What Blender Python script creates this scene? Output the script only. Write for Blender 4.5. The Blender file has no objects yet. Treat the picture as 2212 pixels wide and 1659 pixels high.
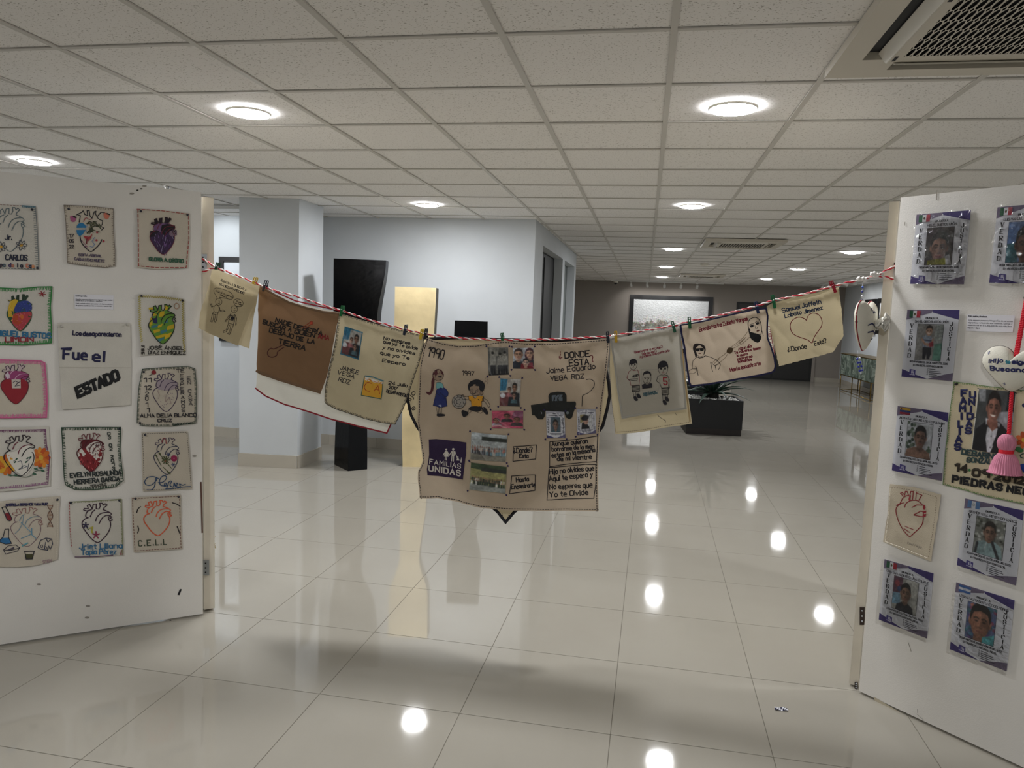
import bpy, bmesh, math, random
from mathutils import Vector as V, Matrix, noise
from mathutils.geometry import delaunay_2d_cdt
random.seed(7)
C = bpy.context.scene.collection
S = bpy.context.scene
# ------------------------------------------------------------------ camera
F, PIT, ROL, YAW = 1592.6, .0967, .0363, .1804      # focal length in pixels of a 2212 wide frame, radians
CH, EY = 2.572, 1.587                               # ceiling height, eye height
cp, sp, cy, sy = math.cos(PIT), math.sin(PIT), math.cos(YAW), math.sin(YAW)
FW = V((-sy*cp, cy*cp, -sp)); UP = V((-sy*sp, cy*sp, cp)); RT = V((cy, sy, 0))
RT, UP = RT*math.cos(ROL) + UP*math.sin(ROL), -RT*math.sin(ROL) + UP*math.cos(ROL)
EYE = V((0, 0, EY))
cam = bpy.data.cameras.new('camera'); cam.sensor_width = 36; cam.lens = F/2212*36; cam.clip_start = .05
camo = bpy.data.objects.new('camera', cam); C.objects.link(camo)
camo.matrix_world = Matrix(((RT.x, UP.x, -FW.x, 0), (RT.y, UP.y, -FW.y, 0), (RT.z, UP.z, -FW.z, EY), (0, 0, 0, 1)))
S.camera = camo
# ------------------------------------------------------------------ world, exposure
w = bpy.data.worlds.new('world'); S.world = w; w.use_nodes = True
w.node_tree.nodes['Background'].inputs[0].default_value = (.9, .95, 1, 1)
w.node_tree.nodes['Background'].inputs[1].default_value = .02
S.view_settings.view_transform = 'Standard'; S.view_settings.look = 'None'
S.view_settings.gamma = 1; S.view_settings.use_curve_mapping = False
S.view_settings.exposure = 0.45
LAMP = 200.0          # radiance of a ceiling light's diffuser
LAMPC = (.975, .98, 1)
SPOTW = 30.0          # watts of a track spotlight
S.cycles.max_bounces = 8; S.cycles.diffuse_bounces = 5; S.cycles.glossy_bounces = 4
S.cycles.transparent_max_bounces = 12; S.cycles.sample_clamp_indirect = 4
S.cycles.caustics_reflective = False; S.cycles.caustics_refractive = False
# ------------------------------------------------------------------ helpers
def ray(x, y): return FW + RT*((x-1106)/F) + UP*((829.5-y)/F)
def on_plane(x, y, p, n):
    d = ray(x, y); return EYE + d*((V(p)-EYE).dot(n)/d.dot(n))
def lin(c):
    if isinstance(c, str):
        c = c.lstrip('#'); c = [int(c[i:i+2], 16)/255 for i in (0, 2, 4)]
        return tuple((v/12.92 if v <= .04045 else ((v+.055)/1.055)**2.4) for v in c)
    return tuple(c)
_m = {}
def mat(name, col, rough=.6, metal=0, spec=.5, emit=0, nz=0, nscale=20, bump=0, bscale=60, trans=0, coat=0, stretch=None):
    """procedural principled material: colour mottling (nz) and relief (bump) from noise in object space"""
    if name in _m: return _m[name]
    m = bpy.data.materials.new(name); _m[name] = m; m.use_nodes = True
    nt = m.node_tree; b = nt.nodes['Principled BSDF']; c = lin(col)
    b.inputs['Base Color'].default_value = (*c, 1); b.inputs['Roughness'].default_value = rough
    b.inputs['Metallic'].default_value = metal; b.inputs['Specular IOR Level'].default_value = spec
    if coat: b.inputs['Coat Weight'].default_value = coat; b.inputs['Coat Roughness'].default_value = .05
    if emit:
        b.inputs['Emission Color'].default_value = (*c, 1); b.inputs['Emission Strength'].default_value = emit
    m.diffuse_color = (*c, 1)
    if nz or bump:
        tc = nt.nodes.new('ShaderNodeTexCoord'); vec = tc.outputs['Object']
        if stretch:
            mp = nt.nodes.new('ShaderNodeMapping'); mp.inputs['Scale'].default_value = stretch
            nt.links.new(vec, mp.inputs[0]); vec = mp.outputs[0]
    if nz:
        n = nt.nodes.new('ShaderNodeTexNoise'); n.inputs['Scale'].default_value = nscale; n.inputs['Detail'].default_value = 5
        nt.links.new(vec, n.inputs['Vector'])
        r = nt.nodes.new('ShaderNodeValToRGB')
        r.color_ramp.elements[0].position = .3; r.color_ramp.elements[1].position = .7
        r.color_ramp.elements[0].color = (*[v*(1-nz) for v in c], 1); r.color_ramp.elements[1].color = (*[min(1, v*(1+nz*.5)) for v in c], 1)
        nt.links.new(n.outputs[0], r.inputs[0]); nt.links.new(r.outputs[0], b.inputs['Base Color'])
    if bump:
        n = nt.nodes.new('ShaderNodeTexNoise'); n.inputs['Scale'].default_value = bscale; n.inputs['Detail'].default_value = 3
        nt.links.new(vec, n.inputs['Vector'])
        bp = nt.nodes.new('ShaderNodeBump'); bp.inputs['Strength'].default_value = bump; bp.inputs['Distance'].default_value = .004
        nt.links.new(n.outputs[0], bp.inputs['Height']); nt.links.new(bp.outputs[0], b.inputs['Normal'])
    if trans:
        t = nt.nodes.new('ShaderNodeBsdfTranslucent'); t.inputs[0].default_value = (*c, 1)
        mx = nt.nodes.new('ShaderNodeMixShader'); mx.inputs[0].default_value = trans
        out = nt.nodes['Material Output']
        nt.links.new(b.outputs[0], mx.inputs[1]); nt.links.new(t.outputs[0], mx.inputs[2]); nt.links.new(mx.outputs[0], out.inputs[0])
    return m
def wloc(o):
    p = V((0, 0, 0))
    while o is not None: p = p + o.location; o = o.parent
    return p
def tag(o, label=None, cat=None, group=None, kind=None):
    if label: o['label'] = label
    if cat: o['category'] = cat
    if group: o['group'] = group
    if kind: o['kind'] = kind
    return o
def empty(name, loc, label=None, cat=None, group=None, rz=0, parent=None):
    o = bpy.data.objects.new(name, None); C.objects.link(o); o.location = loc; o.rotation_euler.z = rz
    o.empty_display_size = .05; o.parent = parent
    return tag(o, label, cat, group)
class MB:
    """collects world-space (or local) polygons with material slots and links them as ONE mesh object"""
    def __init__(s): s.v = []; s.f = []; s.mi = []; s.ms = []; s.sm = []
    def slot(s, m):
        if m not in s.ms: s.ms.append(m)
        return s.ms.index(m)
    def poly(s, pts, m, smooth=False):
        k = len(s.v); s.v += [V(p) for p in pts]; s.f.append(list(range(k, k+len(pts)))); s.mi.append(s.slot(m)); s.sm.append(smooth)
    def mesh(s, vs, fs, m, smooth=False):
        k = len(s.v); s.v += [V(p) for p in vs]; i = s.slot(m)
        for f in fs: s.f.append([k+j for j in f]); s.mi.append(i); s.sm.append(smooth)
    def box(s, lo, hi, m, M=None, bev=0):
        x0, y0, z0 = lo; x1, y1, z1 = hi
        if bev:
            b = min(bev, (x1-x0)/2.01, (y1-y0)/2.01, (z1-z0)/2.01); bm = bmesh.new(); bmesh.ops.create_cube(bm, size=1)
            for v in bm.verts: v.co = V(((x0+x1)/2+v.co.x*(x1-x0), (y0+y1)/2+v.co.y*(y1-y0), (z0+z1)/2+v.co.z*(z1-z0)))
            bmesh.ops.bevel(bm, geom=bm.edges[:], offset=b, segments=2, affect='EDGES')
            bm.verts.index_update(); vs = [v.co.copy() for v in bm.verts]; fs = [[v.index for v in f.verts] for f in bm.faces]; bm.free()
        else:
            vs = [V(p) for p in ((x0,y0,z0),(x1,y0,z0),(x1,y1,z0),(x0,y1,z0),(x0,y0,z1),(x1,y0,z1),(x1,y1,z1),(x0,y1,z1))]
            fs = [(0,3,2,1),(4,5,6,7),(0,1,5,4),(1,2,6,5),(2,3,7,6),(3,0,4,7)]
        if M is not None: vs = [M @ v for v in vs]
        s.mesh(vs, fs, m)
    def tube(s, pts, r, m, seg=8, cap=True):
        pts = [V(p) for p in pts]; rings = []; vs = []
        up = V((0, 0, 1))
        for i, p in enumerate(pts):
            d = (pts[min(i+1, len(pts)-1)]-pts[max(i-1, 0)]).normalized()
            a = d.cross(up)
            if a.length < 1e-3: a = d.cross(V((0, 1, 0)))
            a.normalize(); b = d.cross(a)
            rr = r[i] if isinstance(r, (list, tuple)) else r
            rings.append([p+(a*math.cos(t)+b*math.sin(t))*rr for t in [2*math.pi*k/seg for k in range(seg)]])
        for q in rings: vs += q
        fs = [(i*seg+k, i*seg+(k+1) % seg, (i+1)*seg+(k+1) % seg, (i+1)*seg+k) for i in range(len(pts)-1) for k in range(seg)]
        if cap: fs += [tuple(range(seg))[::-1], tuple((len(pts)-1)*seg+k for k in range(seg))]
        s.mesh(vs, fs, m, True)
    def lathe(s, prof, m, at=(0, 0, 0), seg=24, M=None, smooth=True):
        vs = [V((r*math.cos(2*math.pi*k/seg), r*math.sin(2*math.pi*k/seg), z)) for r, z in prof for k in range(seg)]
        if M is not None: vs = [M @ v for v in vs]
        vs = [v+V(at) for v in vs]
        fs = [(i*seg+k, i*seg+(k+1) % seg, (i+1)*seg+(k+1) % seg, (i+1)*seg+k) for i in range(len(prof)-1) for k in range(seg)]
        s.mesh(vs, fs, m, smooth)
    def build(s, name, parent=None, origin=None, label=None, cat=None, group=None, kind=None):
        if not s.v: return None
        base = wloc(parent) if parent else V((0, 0, 0))
        if origin is None:
            if parent: origin = base
            else:
                xs = [v.x for v in s.v]; ys = [v.y for v in s.v]; zs = [v.z for v in s.v]
                origin = V(((min(xs)+max(xs))/2, (min(ys)+max(ys))/2, min(zs)))
        origin = V(origin)
        me = bpy.data.meshes.new(name); me.from_pydata([v-origin for v in s.v], [], s.f)
        for m in s.ms: me.materials.append(m)
        me.polygons.foreach_set('material_index', s.mi); me.polygons.foreach_set('use_smooth', s.sm); me.update()
        o = bpy.data.objects.new(name, me); C.objects.link(o); o.location = origin-base
        if parent: o.parent = parent
        return tag(o, label, cat, group, kind)
def copy_tree(o, parent=None):
    c = o.copy(); C.objects.link(c)
    if parent: c.parent = parent
    for ch in [x for x in S.objects if x.parent == o]: copy_tree(ch, c)
    return c
# ------------------------------------------------------------------ materials
def ceiling_material():
    m = mat('ceiling_tile', '#f0eeec', .95); nt = m.node_tree; b = nt.nodes['Principled BSDF']
    tc = nt.nodes.new('ShaderNodeTexCoord')
    mp = nt.nodes.new('ShaderNodeMapping'); mp.inputs['Scale'].default_value = (1, 1.7, 1); nt.links.new(tc.outputs['Object'], mp.inputs[0])
    oi = nt.nodes.new('ShaderNodeObjectInfo'); mp2 = nt.nodes.new('ShaderNodeVectorMath'); mp2.operation = 'ADD'
    nt.links.new(mp.outputs[0], mp2.inputs[0]); nt.links.new(oi.outputs['Random'], mp2.inputs[1])
    n = nt.nodes.new('ShaderNodeTexNoise'); n.inputs['Scale'].default_value = 105; n.inputs['Detail'].default_value = 1.5
    nt.links.new(mp2.outputs[0], n.inputs['Vector'])
    r = nt.nodes.new('ShaderNodeValToRGB'); r.color_ramp.elements[0].position = .31; r.color_ramp.elements[1].position = .37
    r.color_ramp.elements[0].color = (*lin('#a5a099'), 1); r.color_ramp.elements[1].color = (*lin('#f0eeec'), 1)
    nt.links.new(n.outputs[0], r.inputs[0]); nt.links.new(r.outputs[0], b.inputs['Base Color'])
    bp = nt.nodes.new('ShaderNodeBump'); bp.inputs['Strength'].default_value = .25; bp.inputs['Distance'].default_value = .003
    nt.links.new(r.outputs[0], bp.inputs['Height']); nt.links.new(bp.outputs[0], b.inputs['Normal'])
    return m
def floor_material():
    m = mat('polished_tile', '#a39f94', .045, spec=.9); nt = m.node_tree; b = nt.nodes['Principled BSDF']
    tc = nt.nodes.new('ShaderNodeTexCoord'); oi = nt.nodes.new('ShaderNodeObjectInfo')
    ad = nt.nodes.new('ShaderNodeVectorMath'); ad.operation = 'ADD'
    nt.links.new(tc.outputs['Object'], ad.inputs[0]); nt.links.new(oi.outputs['Location'], ad.inputs[1])
    n = nt.nodes.new('ShaderNodeTexNoise'); n.inputs['Scale'].default_value = 2.2; n.inputs['Detail'].default_value = 6
    nt.links.new(ad.outputs[0], n.inputs['Vector'])
    r = nt.nodes.new('ShaderNodeValToRGB'); r.color_ramp.elements[0].color = (*lin('#9f9a8f'), 1); r.color_ramp.elements[1].color = (*lin('#a8a499'), 1)
    nt.links.new(n.outputs[0], r.inputs[0]); nt.links.new(r.outputs[0], b.inputs['Base Color'])
    n2 = nt.nodes.new('ShaderNodeTexNoise'); n2.inputs['Scale'].default_value = 1.6; n2.inputs['Detail'].default_value = 8; nt.links.new(ad.outputs[0], n2.inputs['Vector'])
    r2 = nt.nodes.new('ShaderNodeMapRange'); r2.inputs[1].default_value = .35; r2.inputs[2].default_value = .75; r2.inputs[3].default_value = .03; r2.inputs[4].default_value = .075
    nt.links.new(n2.outputs[0], r2.inputs[0]); nt.links.new(r2.outputs[0], b.inputs['Roughness'])
    return m
M_TILE = ceiling_material(); M_FLOOR = floor_material()
M_BAR = mat('painted_steel', '#c9c6c0', .5)
M_GROUT = mat('grout', '#6a655a', .9)
M_WALL = mat('wall_paint', '#c4c9cd', .75, nz=.03, nscale=3, bump=.05, bscale=120)
M_TAUPE = mat('taupe_paint', '#938c85', .8, nz=.04, nscale=2)
M_SKIRT = mat('skirting_tile', '#b4aea2', .25, nz=.05, nscale=4)
M_CHAR = mat('charcoal_board', '#191b1b', .6)
M_GREY = mat('grey_board', '#7d8483', .6)
M_WHITE = mat('white_plastic', '#e8e4da', .35)
M_DARK = mat('dark_void', '#0c0d10', .8)
M_BLACK = mat('black_satin', '#101114', .35)
M_CHROME = mat('zinc_steel', '#a9adb0', .35, metal=1)
# ------------------------------------------------------------------ setting
X0, X1, Y0, Y1, YB, XC, YC, XL = -7.6, 5.15, -3.6, 21.3, 7.87, -1.24, 12.2, -5.2
def st(name, mb, parent=None): return mb.build(name, parent, kind=None if parent else 'structure')
def rect_wall(name, a, b, z0, z1, m, th=.12, side=1):
    a, b = V((*a, 0)), V((*b, 0)); t = (b-a).normalized(); n = V((-t.y, t.x, 0))*side
    q = MB(); P = [a, b, b+n*th, a+n*th]
    q.mesh([p+V((0, 0, z)) for z in (z0, z1) for p in P], [(0,3,2,1),(4,5,6,7),(0,1,5,4),(1,2,6,5),(2,3,7,6),(3,0,4,7)], m)
    return st(name, q)
TOP = CH+.05
rect_wall('wall_back', (XL, Y1), (X1, Y1), 0, TOP, M_TAUPE)
rect_wall('wall_far', (XL, YC), (XC, YC), 0, TOP, M_WALL)
rect_wall('wall_far_left', (XL, YC), (XL, Y1), 0, TOP, M_TAUPE)
rect_wall('wall_right', (X1, Y0), (X1, Y1), 0, TOP, M_WALL, side=-1)
rect_wall('wall_middle', (X0, YB), (XC, YB), 0, TOP, M_WALL)
rect_wall('wall_left', (X0, Y0), (X0, YB), 0, TOP, M_WALL)
rect_wall('wall_front', (X0, Y0), (X1, Y0), 0, TOP, M_WALL, side=-1)
# corridor wall with two tall recesses
NI = [(8.47, 10.42, M_CHAR, 2.36), (10.68, 12.08, M_GREY, 2.36)]
q = MB()
ys = [YB+.12, NI[0][0], NI[0][1], NI[1][0], NI[1][1], YC]
for a, b in ((ys[0], ys[1]), (ys[2], ys[3]), (ys[4], ys[5])): q.box((XC-.12, a, 0), (XC, b, TOP), M_WALL)
st('wall_corridor', q)
for i, (a, b, m, zt) in enumerate(NI):
    q = MB(); q.box((XC-.12, a, zt), (XC, b, TOP), M_WALL); st('trim_%d' % (i+1), q)
    q = MB(); q.box((XC-.30, a-.1, 0), (XC-.125, b+.1, TOP), m); d = st('door_%d' % (i+1), q)
    q = MB()
    for t in ((a+b)/2-.012, (a+b)/2+.004): q.box((XC-.125, t, .02), (XC-.112, t+.008, 2.3), m)
    st('panel', q, d)
# baseboards
def skirt(name, a, b, h=.115, th=.014, side=-1):
    a, b = V((*a, 0)), V((*b, 0)); L = (b-a).length; t = (b-a)/L; n = V((-t.y, t.x, 0))*side
    root = None; k = max(1, round(L/.6)); q = MB()
    for i in range(k):
        p, r = a+t*(L*i/k+.001), a+t*(L*(i+1)/k-.001); P = [p, r, r+n*th, p+n*th]
        q.mesh([v+V((0, 0, z)) for z in (0.0, h) for v in P], [(0,3,2,1),(4,5,6,7),(0,1,5,4),(1,2,6,5),(2,3,7,6),(3,0,4,7)], M_SKIRT)
    return st(name, q)
skirt('baseboard_middle', (X0, YB), (XC, YB)); skirt('baseboard_back', (XL, Y1), (X1, Y1)); skirt('baseboard_right', (X1, Y0), (X1, Y1), side=1)
# door in the back wall, dark
q = MB(); q.box((2.35, Y1-.02, 0), (4.42, Y1+.02, 2.1), M_CHAR); d3 = st('door_3', q)
for x in (2.42, 3.42):
    q = MB(); q.box((x, Y1-.032, .04), (x+.93, Y1-.021, 2.06), mat('dark_door', '#232323', .5)); st('door_leaf', q, d3)
q = MB(); q.box((4.42, Y1-.04, 0), (4.50, Y1, 2.14), M_TAUPE); st('jamb', q, d3)
# column
q = MB(); col = ((-3.875, 6.515), (-3.295, 6.575), (-3.295, 7.1), (-3.875, 7.1))
q.mesh([V((x, y, z)) for z in (0, TOP) for x, y in col], [(0,3,2,1),(4,5,6,7),(0,1,5,4),(1,2,6,5),(2,3,7,6),(3,0,4,7)], M_WALL); colo = st('wall_column', q)
for i, (a, b) in enumerate(zip(col, col[1:]+col[:1])):
    skirt('baseboard_column' if i == 0 else 'baseboard_column_%d' % i, a, b, h=.125)
# ------------------------------------------------------------------ ceiling grid
def proj(P):
    P = V(P)-EYE; d = P.dot(FW)
    return (1106+F*P.dot(RT)/d, 829.5-F*P.dot(UP)/d) if d > .05 else (9e9, 9e9)
def in_view(P, m=60):
    x, y = proj(P); return -m < x < 2212+m and -m < y < 1659+m
CA = .0045; CX, CY, CW, CD = -2.9726, 2.6879, .6031, .6159
def cg(i, j): x, y = CX+i*CW, CY+j*CD; return V((x-CA*y, y+CA*x, CH))
def ing(x, y, e=0): return X0-e < x < X1+e and Y0-e < y < Y1+e and (x > XC-e or y < YB+e or (y > YC-e and x > XL-e))
q = MB(); q.box((X0-.1, Y0-.1, CH+.06), (X1+.1, Y1+.1, CH+.16), M_WALL); ceil = st('ceiling', q)
AC_AT = [(.62, 2.19), (.62, 9.36), (.62, 16.72)]; AW = .95
def tile_mesh(name, w, d, h, m, bev=0):
    q = MB(); q.box((-w/2, -d/2, 0), (w/2, d/2, h), m, bev=bev); me = bpy.data.meshes.new(name); me.from_pydata(q.v, [], q.f); me.materials.append(m); return me
CT = tile_mesh('ceiling_tile', CW-.004, CD-.004, .015, M_TILE)
FT = None
cells = []
for i in range(-8, 14):
    for j in range(-10, 31):
        p = cg(i+.5, j+.5)
        if not ing(p.x, p.y, .3): continue
        cells.append(((p-EYE).length, in_view(p, 150), p))
cells.sort(key=lambda c: (not c[1], c[0]))
rest = MB()
for k, (d, v, p) in enumerate(cells):
    if v and k < 290:
        o = bpy.data.objects.new('ceiling_tile', CT); C.objects.link(o); o.parent = ceil
        o.location = p+V((0, 0, .006))-wloc(ceil); o.rotation_euler.z = CA
    else: rest.box((p.x-CW/2+.002, p.y-CD/2+.002, CH+.006), (p.x+CW/2-.002, p.y+CD/2-.002, CH+.021), M_TILE)
tag(rest.build('far_tiling', ceil), kind='stuff')
for i in range(-8, 15):
    x = CX+i*CW
    if X0 < x < X1:
        a, b = cg(i, -10), cg(i, (YB-CY)/CD if x < XC-.03 and x < XL else (Y1-CY)/CD)
        q = MB(); t = (b-a).normalized(); n = V((-t.y, t.x, 0)); 
        for hw, z0, z1 in ((.012, -.002, .004), (.003, .004, .03)):
            P = [a-n*hw, b-n*hw, b+n*hw, a+n*hw]
            q.mesh([v+V((0, 0, z)) for z in (z0, z1) for v in P], [(0,1,2,3),(4,7,6,5),(0,4,5,1),(1,5,6,2),(2,6,7,3),(3,7,4,0)], M_BAR)
        q.build('ceiling_runner', ceil)
for j in range(-10, 31):
    y = CY+j*CD
    if Y0 < y < Y1:
        i0, i1 = ((X0 if y < YB else (XC if y < YC else XL))-CX)/CW, (X1-CX)/CW; a, b = cg(i0, j), cg(i1, j); q = MB()
        P = [a+V((0, -.011, 0)), b+V((0, -.011, 0)), b+V((0, .011, 0)), a+V((0, .011, 0))]
        q.mesh([v+V((0, 0, z)) for z in (-.0005, .0045) for v in P], [(0,1,2,3),(4,7,6,5),(0,4,5,1),(1,5,6,2),(2,6,7,3),(3,7,4,0)], M_BAR)
        q.build('ceiling_tee', ceil)
# ------------------------------------------------------------------ floor
FA = -.0044; FX, FY, FWD, FD = -3.0418, 2.7023, .5935, .6070
def fg(i, j): x, y = FX+i*FWD, FY+j*FD; return V((x-FA*y, y+FA*x, 0))
q = MB(); q.box((X0-.1, Y0-.1, -.1), (X1+.1, Y1+.1, -.0012), M_GROUT); flo = st('floor', q)
FT = tile_mesh('floor_tile', FWD-.0026, FD-.0026, .0102, M_FLOOR, bev=.0006)
cells = []
for i in range(-9, 15):
    for j in range(-11, 32):
        p = fg(i+.5, j+.5)
        if ing(p.x, p.y, .3): cells.append(((p-EYE).length, in_view(p, 200), p))
cells.sort(key=lambda c: (not c[1], c[0]))
rest = MB()
for k, (d, v, p) in enumerate(cells):
    if v and k < 290:
        o = bpy.data.objects.new('floor_tile', FT); C.objects.link(o); o.parent = flo
        o.location = p+V((0, 0, -.0102))-wloc(flo); o.rotation_euler.z = FA
    else: rest.box((p.x-FWD/2+.0013, p.y-FD/2+.0013, -.0102), (p.x+FWD/2-.0013, p.y+FD/2-.0013, 0), M_FLOOR)
tag(rest.build('far_tiling', flo), kind='stuff')
# ------------------------------------------------------------------ ceiling lights
M_LED = mat('led_diffuser', LAMPC, .5, emit=LAMP)
LP = [(-2.1, 3.62, 'round recessed downlight above the brown hanging cloth, brightest at upper left'),
      (.33, 3.66, 'round recessed downlight beside the large air conditioner'),
      (-4.53, 4.84, 'round recessed downlight just above the top of the left screen'),
      (-2.12, 6.82, 'round recessed downlight in front of the pale wall behind the sculptures'),
      (.315, 6.74, 'round recessed downlight halfway along the ceiling, nearer than the far air conditioner'),
      (.285, 10.98, 'round recessed downlight left of the middle air conditioner'),
      (.265, 14.75, 'round recessed downlight left of the smoke detector'),
      (.25, 18.45, 'round recessed downlight nearest the big framed painting'),
      (2.68, 10.88, 'round recessed downlight close to the right screen edge'),
      (2.65, 14.5, 'round recessed downlight in the right row, second from the right screen'),
      (2.62, 18.1, 'round recessed downlight in the right row, farthest away above the green clothes peg')]
LP += [(x, y, 'round recessed downlight outside the frame, ' + w_) for x, y, w_ in (
    (2.68, 3.65, 'added for bounce, right of the large air conditioner'), (.33, .35, 'middle right row behind the viewer'), (-2.1, .35, 'middle left row behind the viewer'),  # the lamp by the air conditioner is added to even out the ceiling
    (-6.6, 4.84, 'added for bounce, far left beyond the left screen'))]  # unseen lamp added to lift the bounced light on the ceiling
dl = None
for x, y, lab in LP:
    if dl is None:
        dl = empty('ceiling_light', (x, y, CH), lab, 'ceiling light', 'round downlights in the tiled ceiling')
        q = MB(); q.lathe([(.1045, -.004), (.106, -.011), (.110, -.011), (.114, -.003), (.114, .0)], M_WHITE, seg=32); q.v = [v+V((x, y, CH)) for v in q.v]; q.build('trim_ring', dl)
        q = MB(); q.lathe([(.1055, -.0085), (.104, -.0115), (.098, -.0132), (.06, -.0148), (.03, -.0154), (.0005, -.0156)], M_LED, seg=32); q.v = [v+V((x, y, CH)) for v in q.v]; q.build('diffuser', dl)
    else:
        c = copy_tree(dl); c.location = (x, y, CH); c['label'] = lab
# ------------------------------------------------------------------ air conditioners
M_AC = mat('ac_plastic', '#cfc9bc', .45); M_SLOT = mat('ac_dark', '#15171b', .7); M_VANE = mat('ac_vane', '#dcd8ce', .35)
def air_conditioner(ax, ay, lab, fine):
    W = AW; z0, z1 = CH-.034, CH-.003
    t = empty('air_conditioner', (ax+W/2, ay+W/2, CH), lab, 'air conditioner', 'ceiling cassette air conditioners')
    q = MB()
    # frame ring with four outlet slots left open
    s0, s1, si = .085, .165, .20          # slot band from the outer edge, slot inset from the corners
    def bx(x0, y0, x1, y1, za=z0, zb=z1, m=M_AC): q.box((ax+x0, ay+y0, za), (ax+x1, ay+y1, zb), m)
    bx(0, 0, W, s0); bx(0, W-s0, W, W); bx(0, s0, s0, W-s0); bx(W-s0, s0, W, W-s0)
    for x in (s0, W-s1):
        for y in (s0, W-s0-(si-s0)): bx(x, y, x+s1-s0, y+si-s0)
    for y in (s0, W-s1):
        for x in (s1, W-si): bx(x, y, x+si-s1, y+s1-s0)
    q.build('panel', t)
    q = MB(); q.box((ax+s0-.004, ay+s0-.004, CH-.0065), (ax+W-s0+.004, ay+W-s0+.004, CH-.004), M_SLOT); q.build('shade_plate', t)  # thin dark plate, its colour stands for the shade inside the unit
    def vane(x0, y0, x1, y1, lo_is):          # tilted louvre blade along its slot
        v = MB(); L = max(x1-x0, y1-y0)
        if y1-y0 > x1-x0:
            M = Matrix.Translation((ax+x1-.012 if lo_is else ax+x0+.012, ay+(y0+y1)/2, z0+.004)) @ Matrix.Rotation(math.radians(52 if lo_is else -52), 4, 'Y')
            v.box((-.024, -L/2, -.003), (.024, L/2, .003), M_VANE, M, bev=.002)
        else:
            M = Matrix.Translation((ax+(x0+x1)/2, ay+y1-.012 if lo_is else ay+y0+.012, z0+.002)) @ Matrix.Rotation(math.radians(-24 if lo_is else 24), 4, 'X')
            v.box((-L/2, -.030, -.003), (L/2, .030, .003), M_VANE, M, bev=.002)
        v.build('louver', t)
    vane(s0, si, s1, W-si, True); vane(W-s1, si, W-s0, W-si, False)
    vane(si, W-s1, W-si, W-s0, False); vane(si, s0, W-si, s1, True)
    # inlet grille: plate pierced by rows of slanted oval slots
    g0, g1 = s1+.012, W-s1-.012; gz = z0-.003
    q = MB(); q.box((ax+s1, ay+s1, z0), (ax+W-s1, ay+g0, z1), M_AC); q.box((ax+s1, ay+W-s1-.012, z0), (ax+W-s1, ay+W-s1, z1), M_AC)
    q.box((ax+s1, ay+g0, z0), (ax+g0, ay+g1, z1), M_AC); q.box((ax+g1, ay+g0, z0), (ax+W-s1, ay+g1, z1), M_AC)
    nx, ny = (24, 6) if fine else (16, 5); m0 = .035
    cx0, cy0 = ax+g0+m0, ay+g0+.06; cw, cd = (g1-g0-2*m0)/nx, (g1-g0-.12)/ny
    q.box((ax+g0, ay+g0, gz), (ax+g1, cy0, z0), M_AC); q.box((ax+g0, cy0+cd*ny, gz), (ax+g1, ay+g1, z0), M_AC)
    q.box((ax+g0, cy0, gz), (cx0, cy0+cd*ny, z0), M_AC); q.box((cx0+cw*nx, cy0, gz), (ax+g1, cy0+cd*ny, z0), M_AC)
    K = 12
    for i in range(nx):
        for j in range(ny):
            ox, oy = cx0+(i+.5)*cw, cy0+(j+.5)*cd; inner = []; outer = []
            for k in range(K):
                a = 2*math.pi*k/K; c, s = math.cos(a), math.sin(a)
                inner.append((ox+c*cw*.36-s*cw*.05, oy+s*cd*.48, gz))
                r = 1/max(abs(c), abs(s)); outer.append((ox+c*r*cw/2, oy+s*r*cd/2, gz))
            vs = inner+outer+[(p[0], p[1], gz+.008) for p in inner]
            q.mesh(vs, [(k, K+k, K+(k+1) % K, (k+1) % K) for k in range(K)], M_AC); q.mesh(vs, [(k, (k+1) % K, 2*K+(k+1) % K, 2*K+k) for k in range(K)], M_SLOT)  # hole walls coloured dark, shade inside the ovals is painted in
    q.build('grille', t)
    q = MB()
    for x in (.2, W-.24): q = MB(); q.box((ax+s1+.02, ay+x, z0-.0035), (ax+s1+.032, ay+x+.05, z0), M_SLOT); q.build('latch', t)
air_conditioner(*AC_AT[0], 'large white ceiling air conditioner nearest the viewer, cut by the frame corner', True)
air_conditioner(*AC_AT[1], 'white ceiling air conditioner halfway down the room, nearer than the smoke detector', False)
air_conditioner(*AC_AT[2], 'small looking white ceiling air conditioner farthest away, near the big framed painting', False)
# smoke detector, dome camera
t = empty('smoke_detector', (.91, 13.57, CH), 'round white smoke detector on the ceiling between two air conditioners', 'smoke detector')
q = MB(); q.lathe([(.001, -.05), (.05, -.048), (.075, -.03), (.085, -.012), (.085, .003)], M_WHITE, at=(.91, 13.57, CH)); q.build('housing', t)
q = MB(); q.lathe([(.081, -.022), (.083, -.016)], M_DARK, at=(.91, 13.57, CH)); q.build('vent_ring', t)
t = empty('dome_camera', (-.98, 20.9, CH), 'small white dome camera at the far left corner of the ceiling', 'camera')
q = MB(); q.lathe([(.07, 0), (.07, -.05), (.05, -.055)], M_WHITE, at=(-.98, 20.9, CH)); q.build('housing', t)
q = MB(); q.lathe([(.05, -.05), (.045, -.08), (.025, -.1), (.001, -.105)], M_BLACK, at=(-.98, 20.9, CH)); q.build('lens_dome', t)
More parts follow.
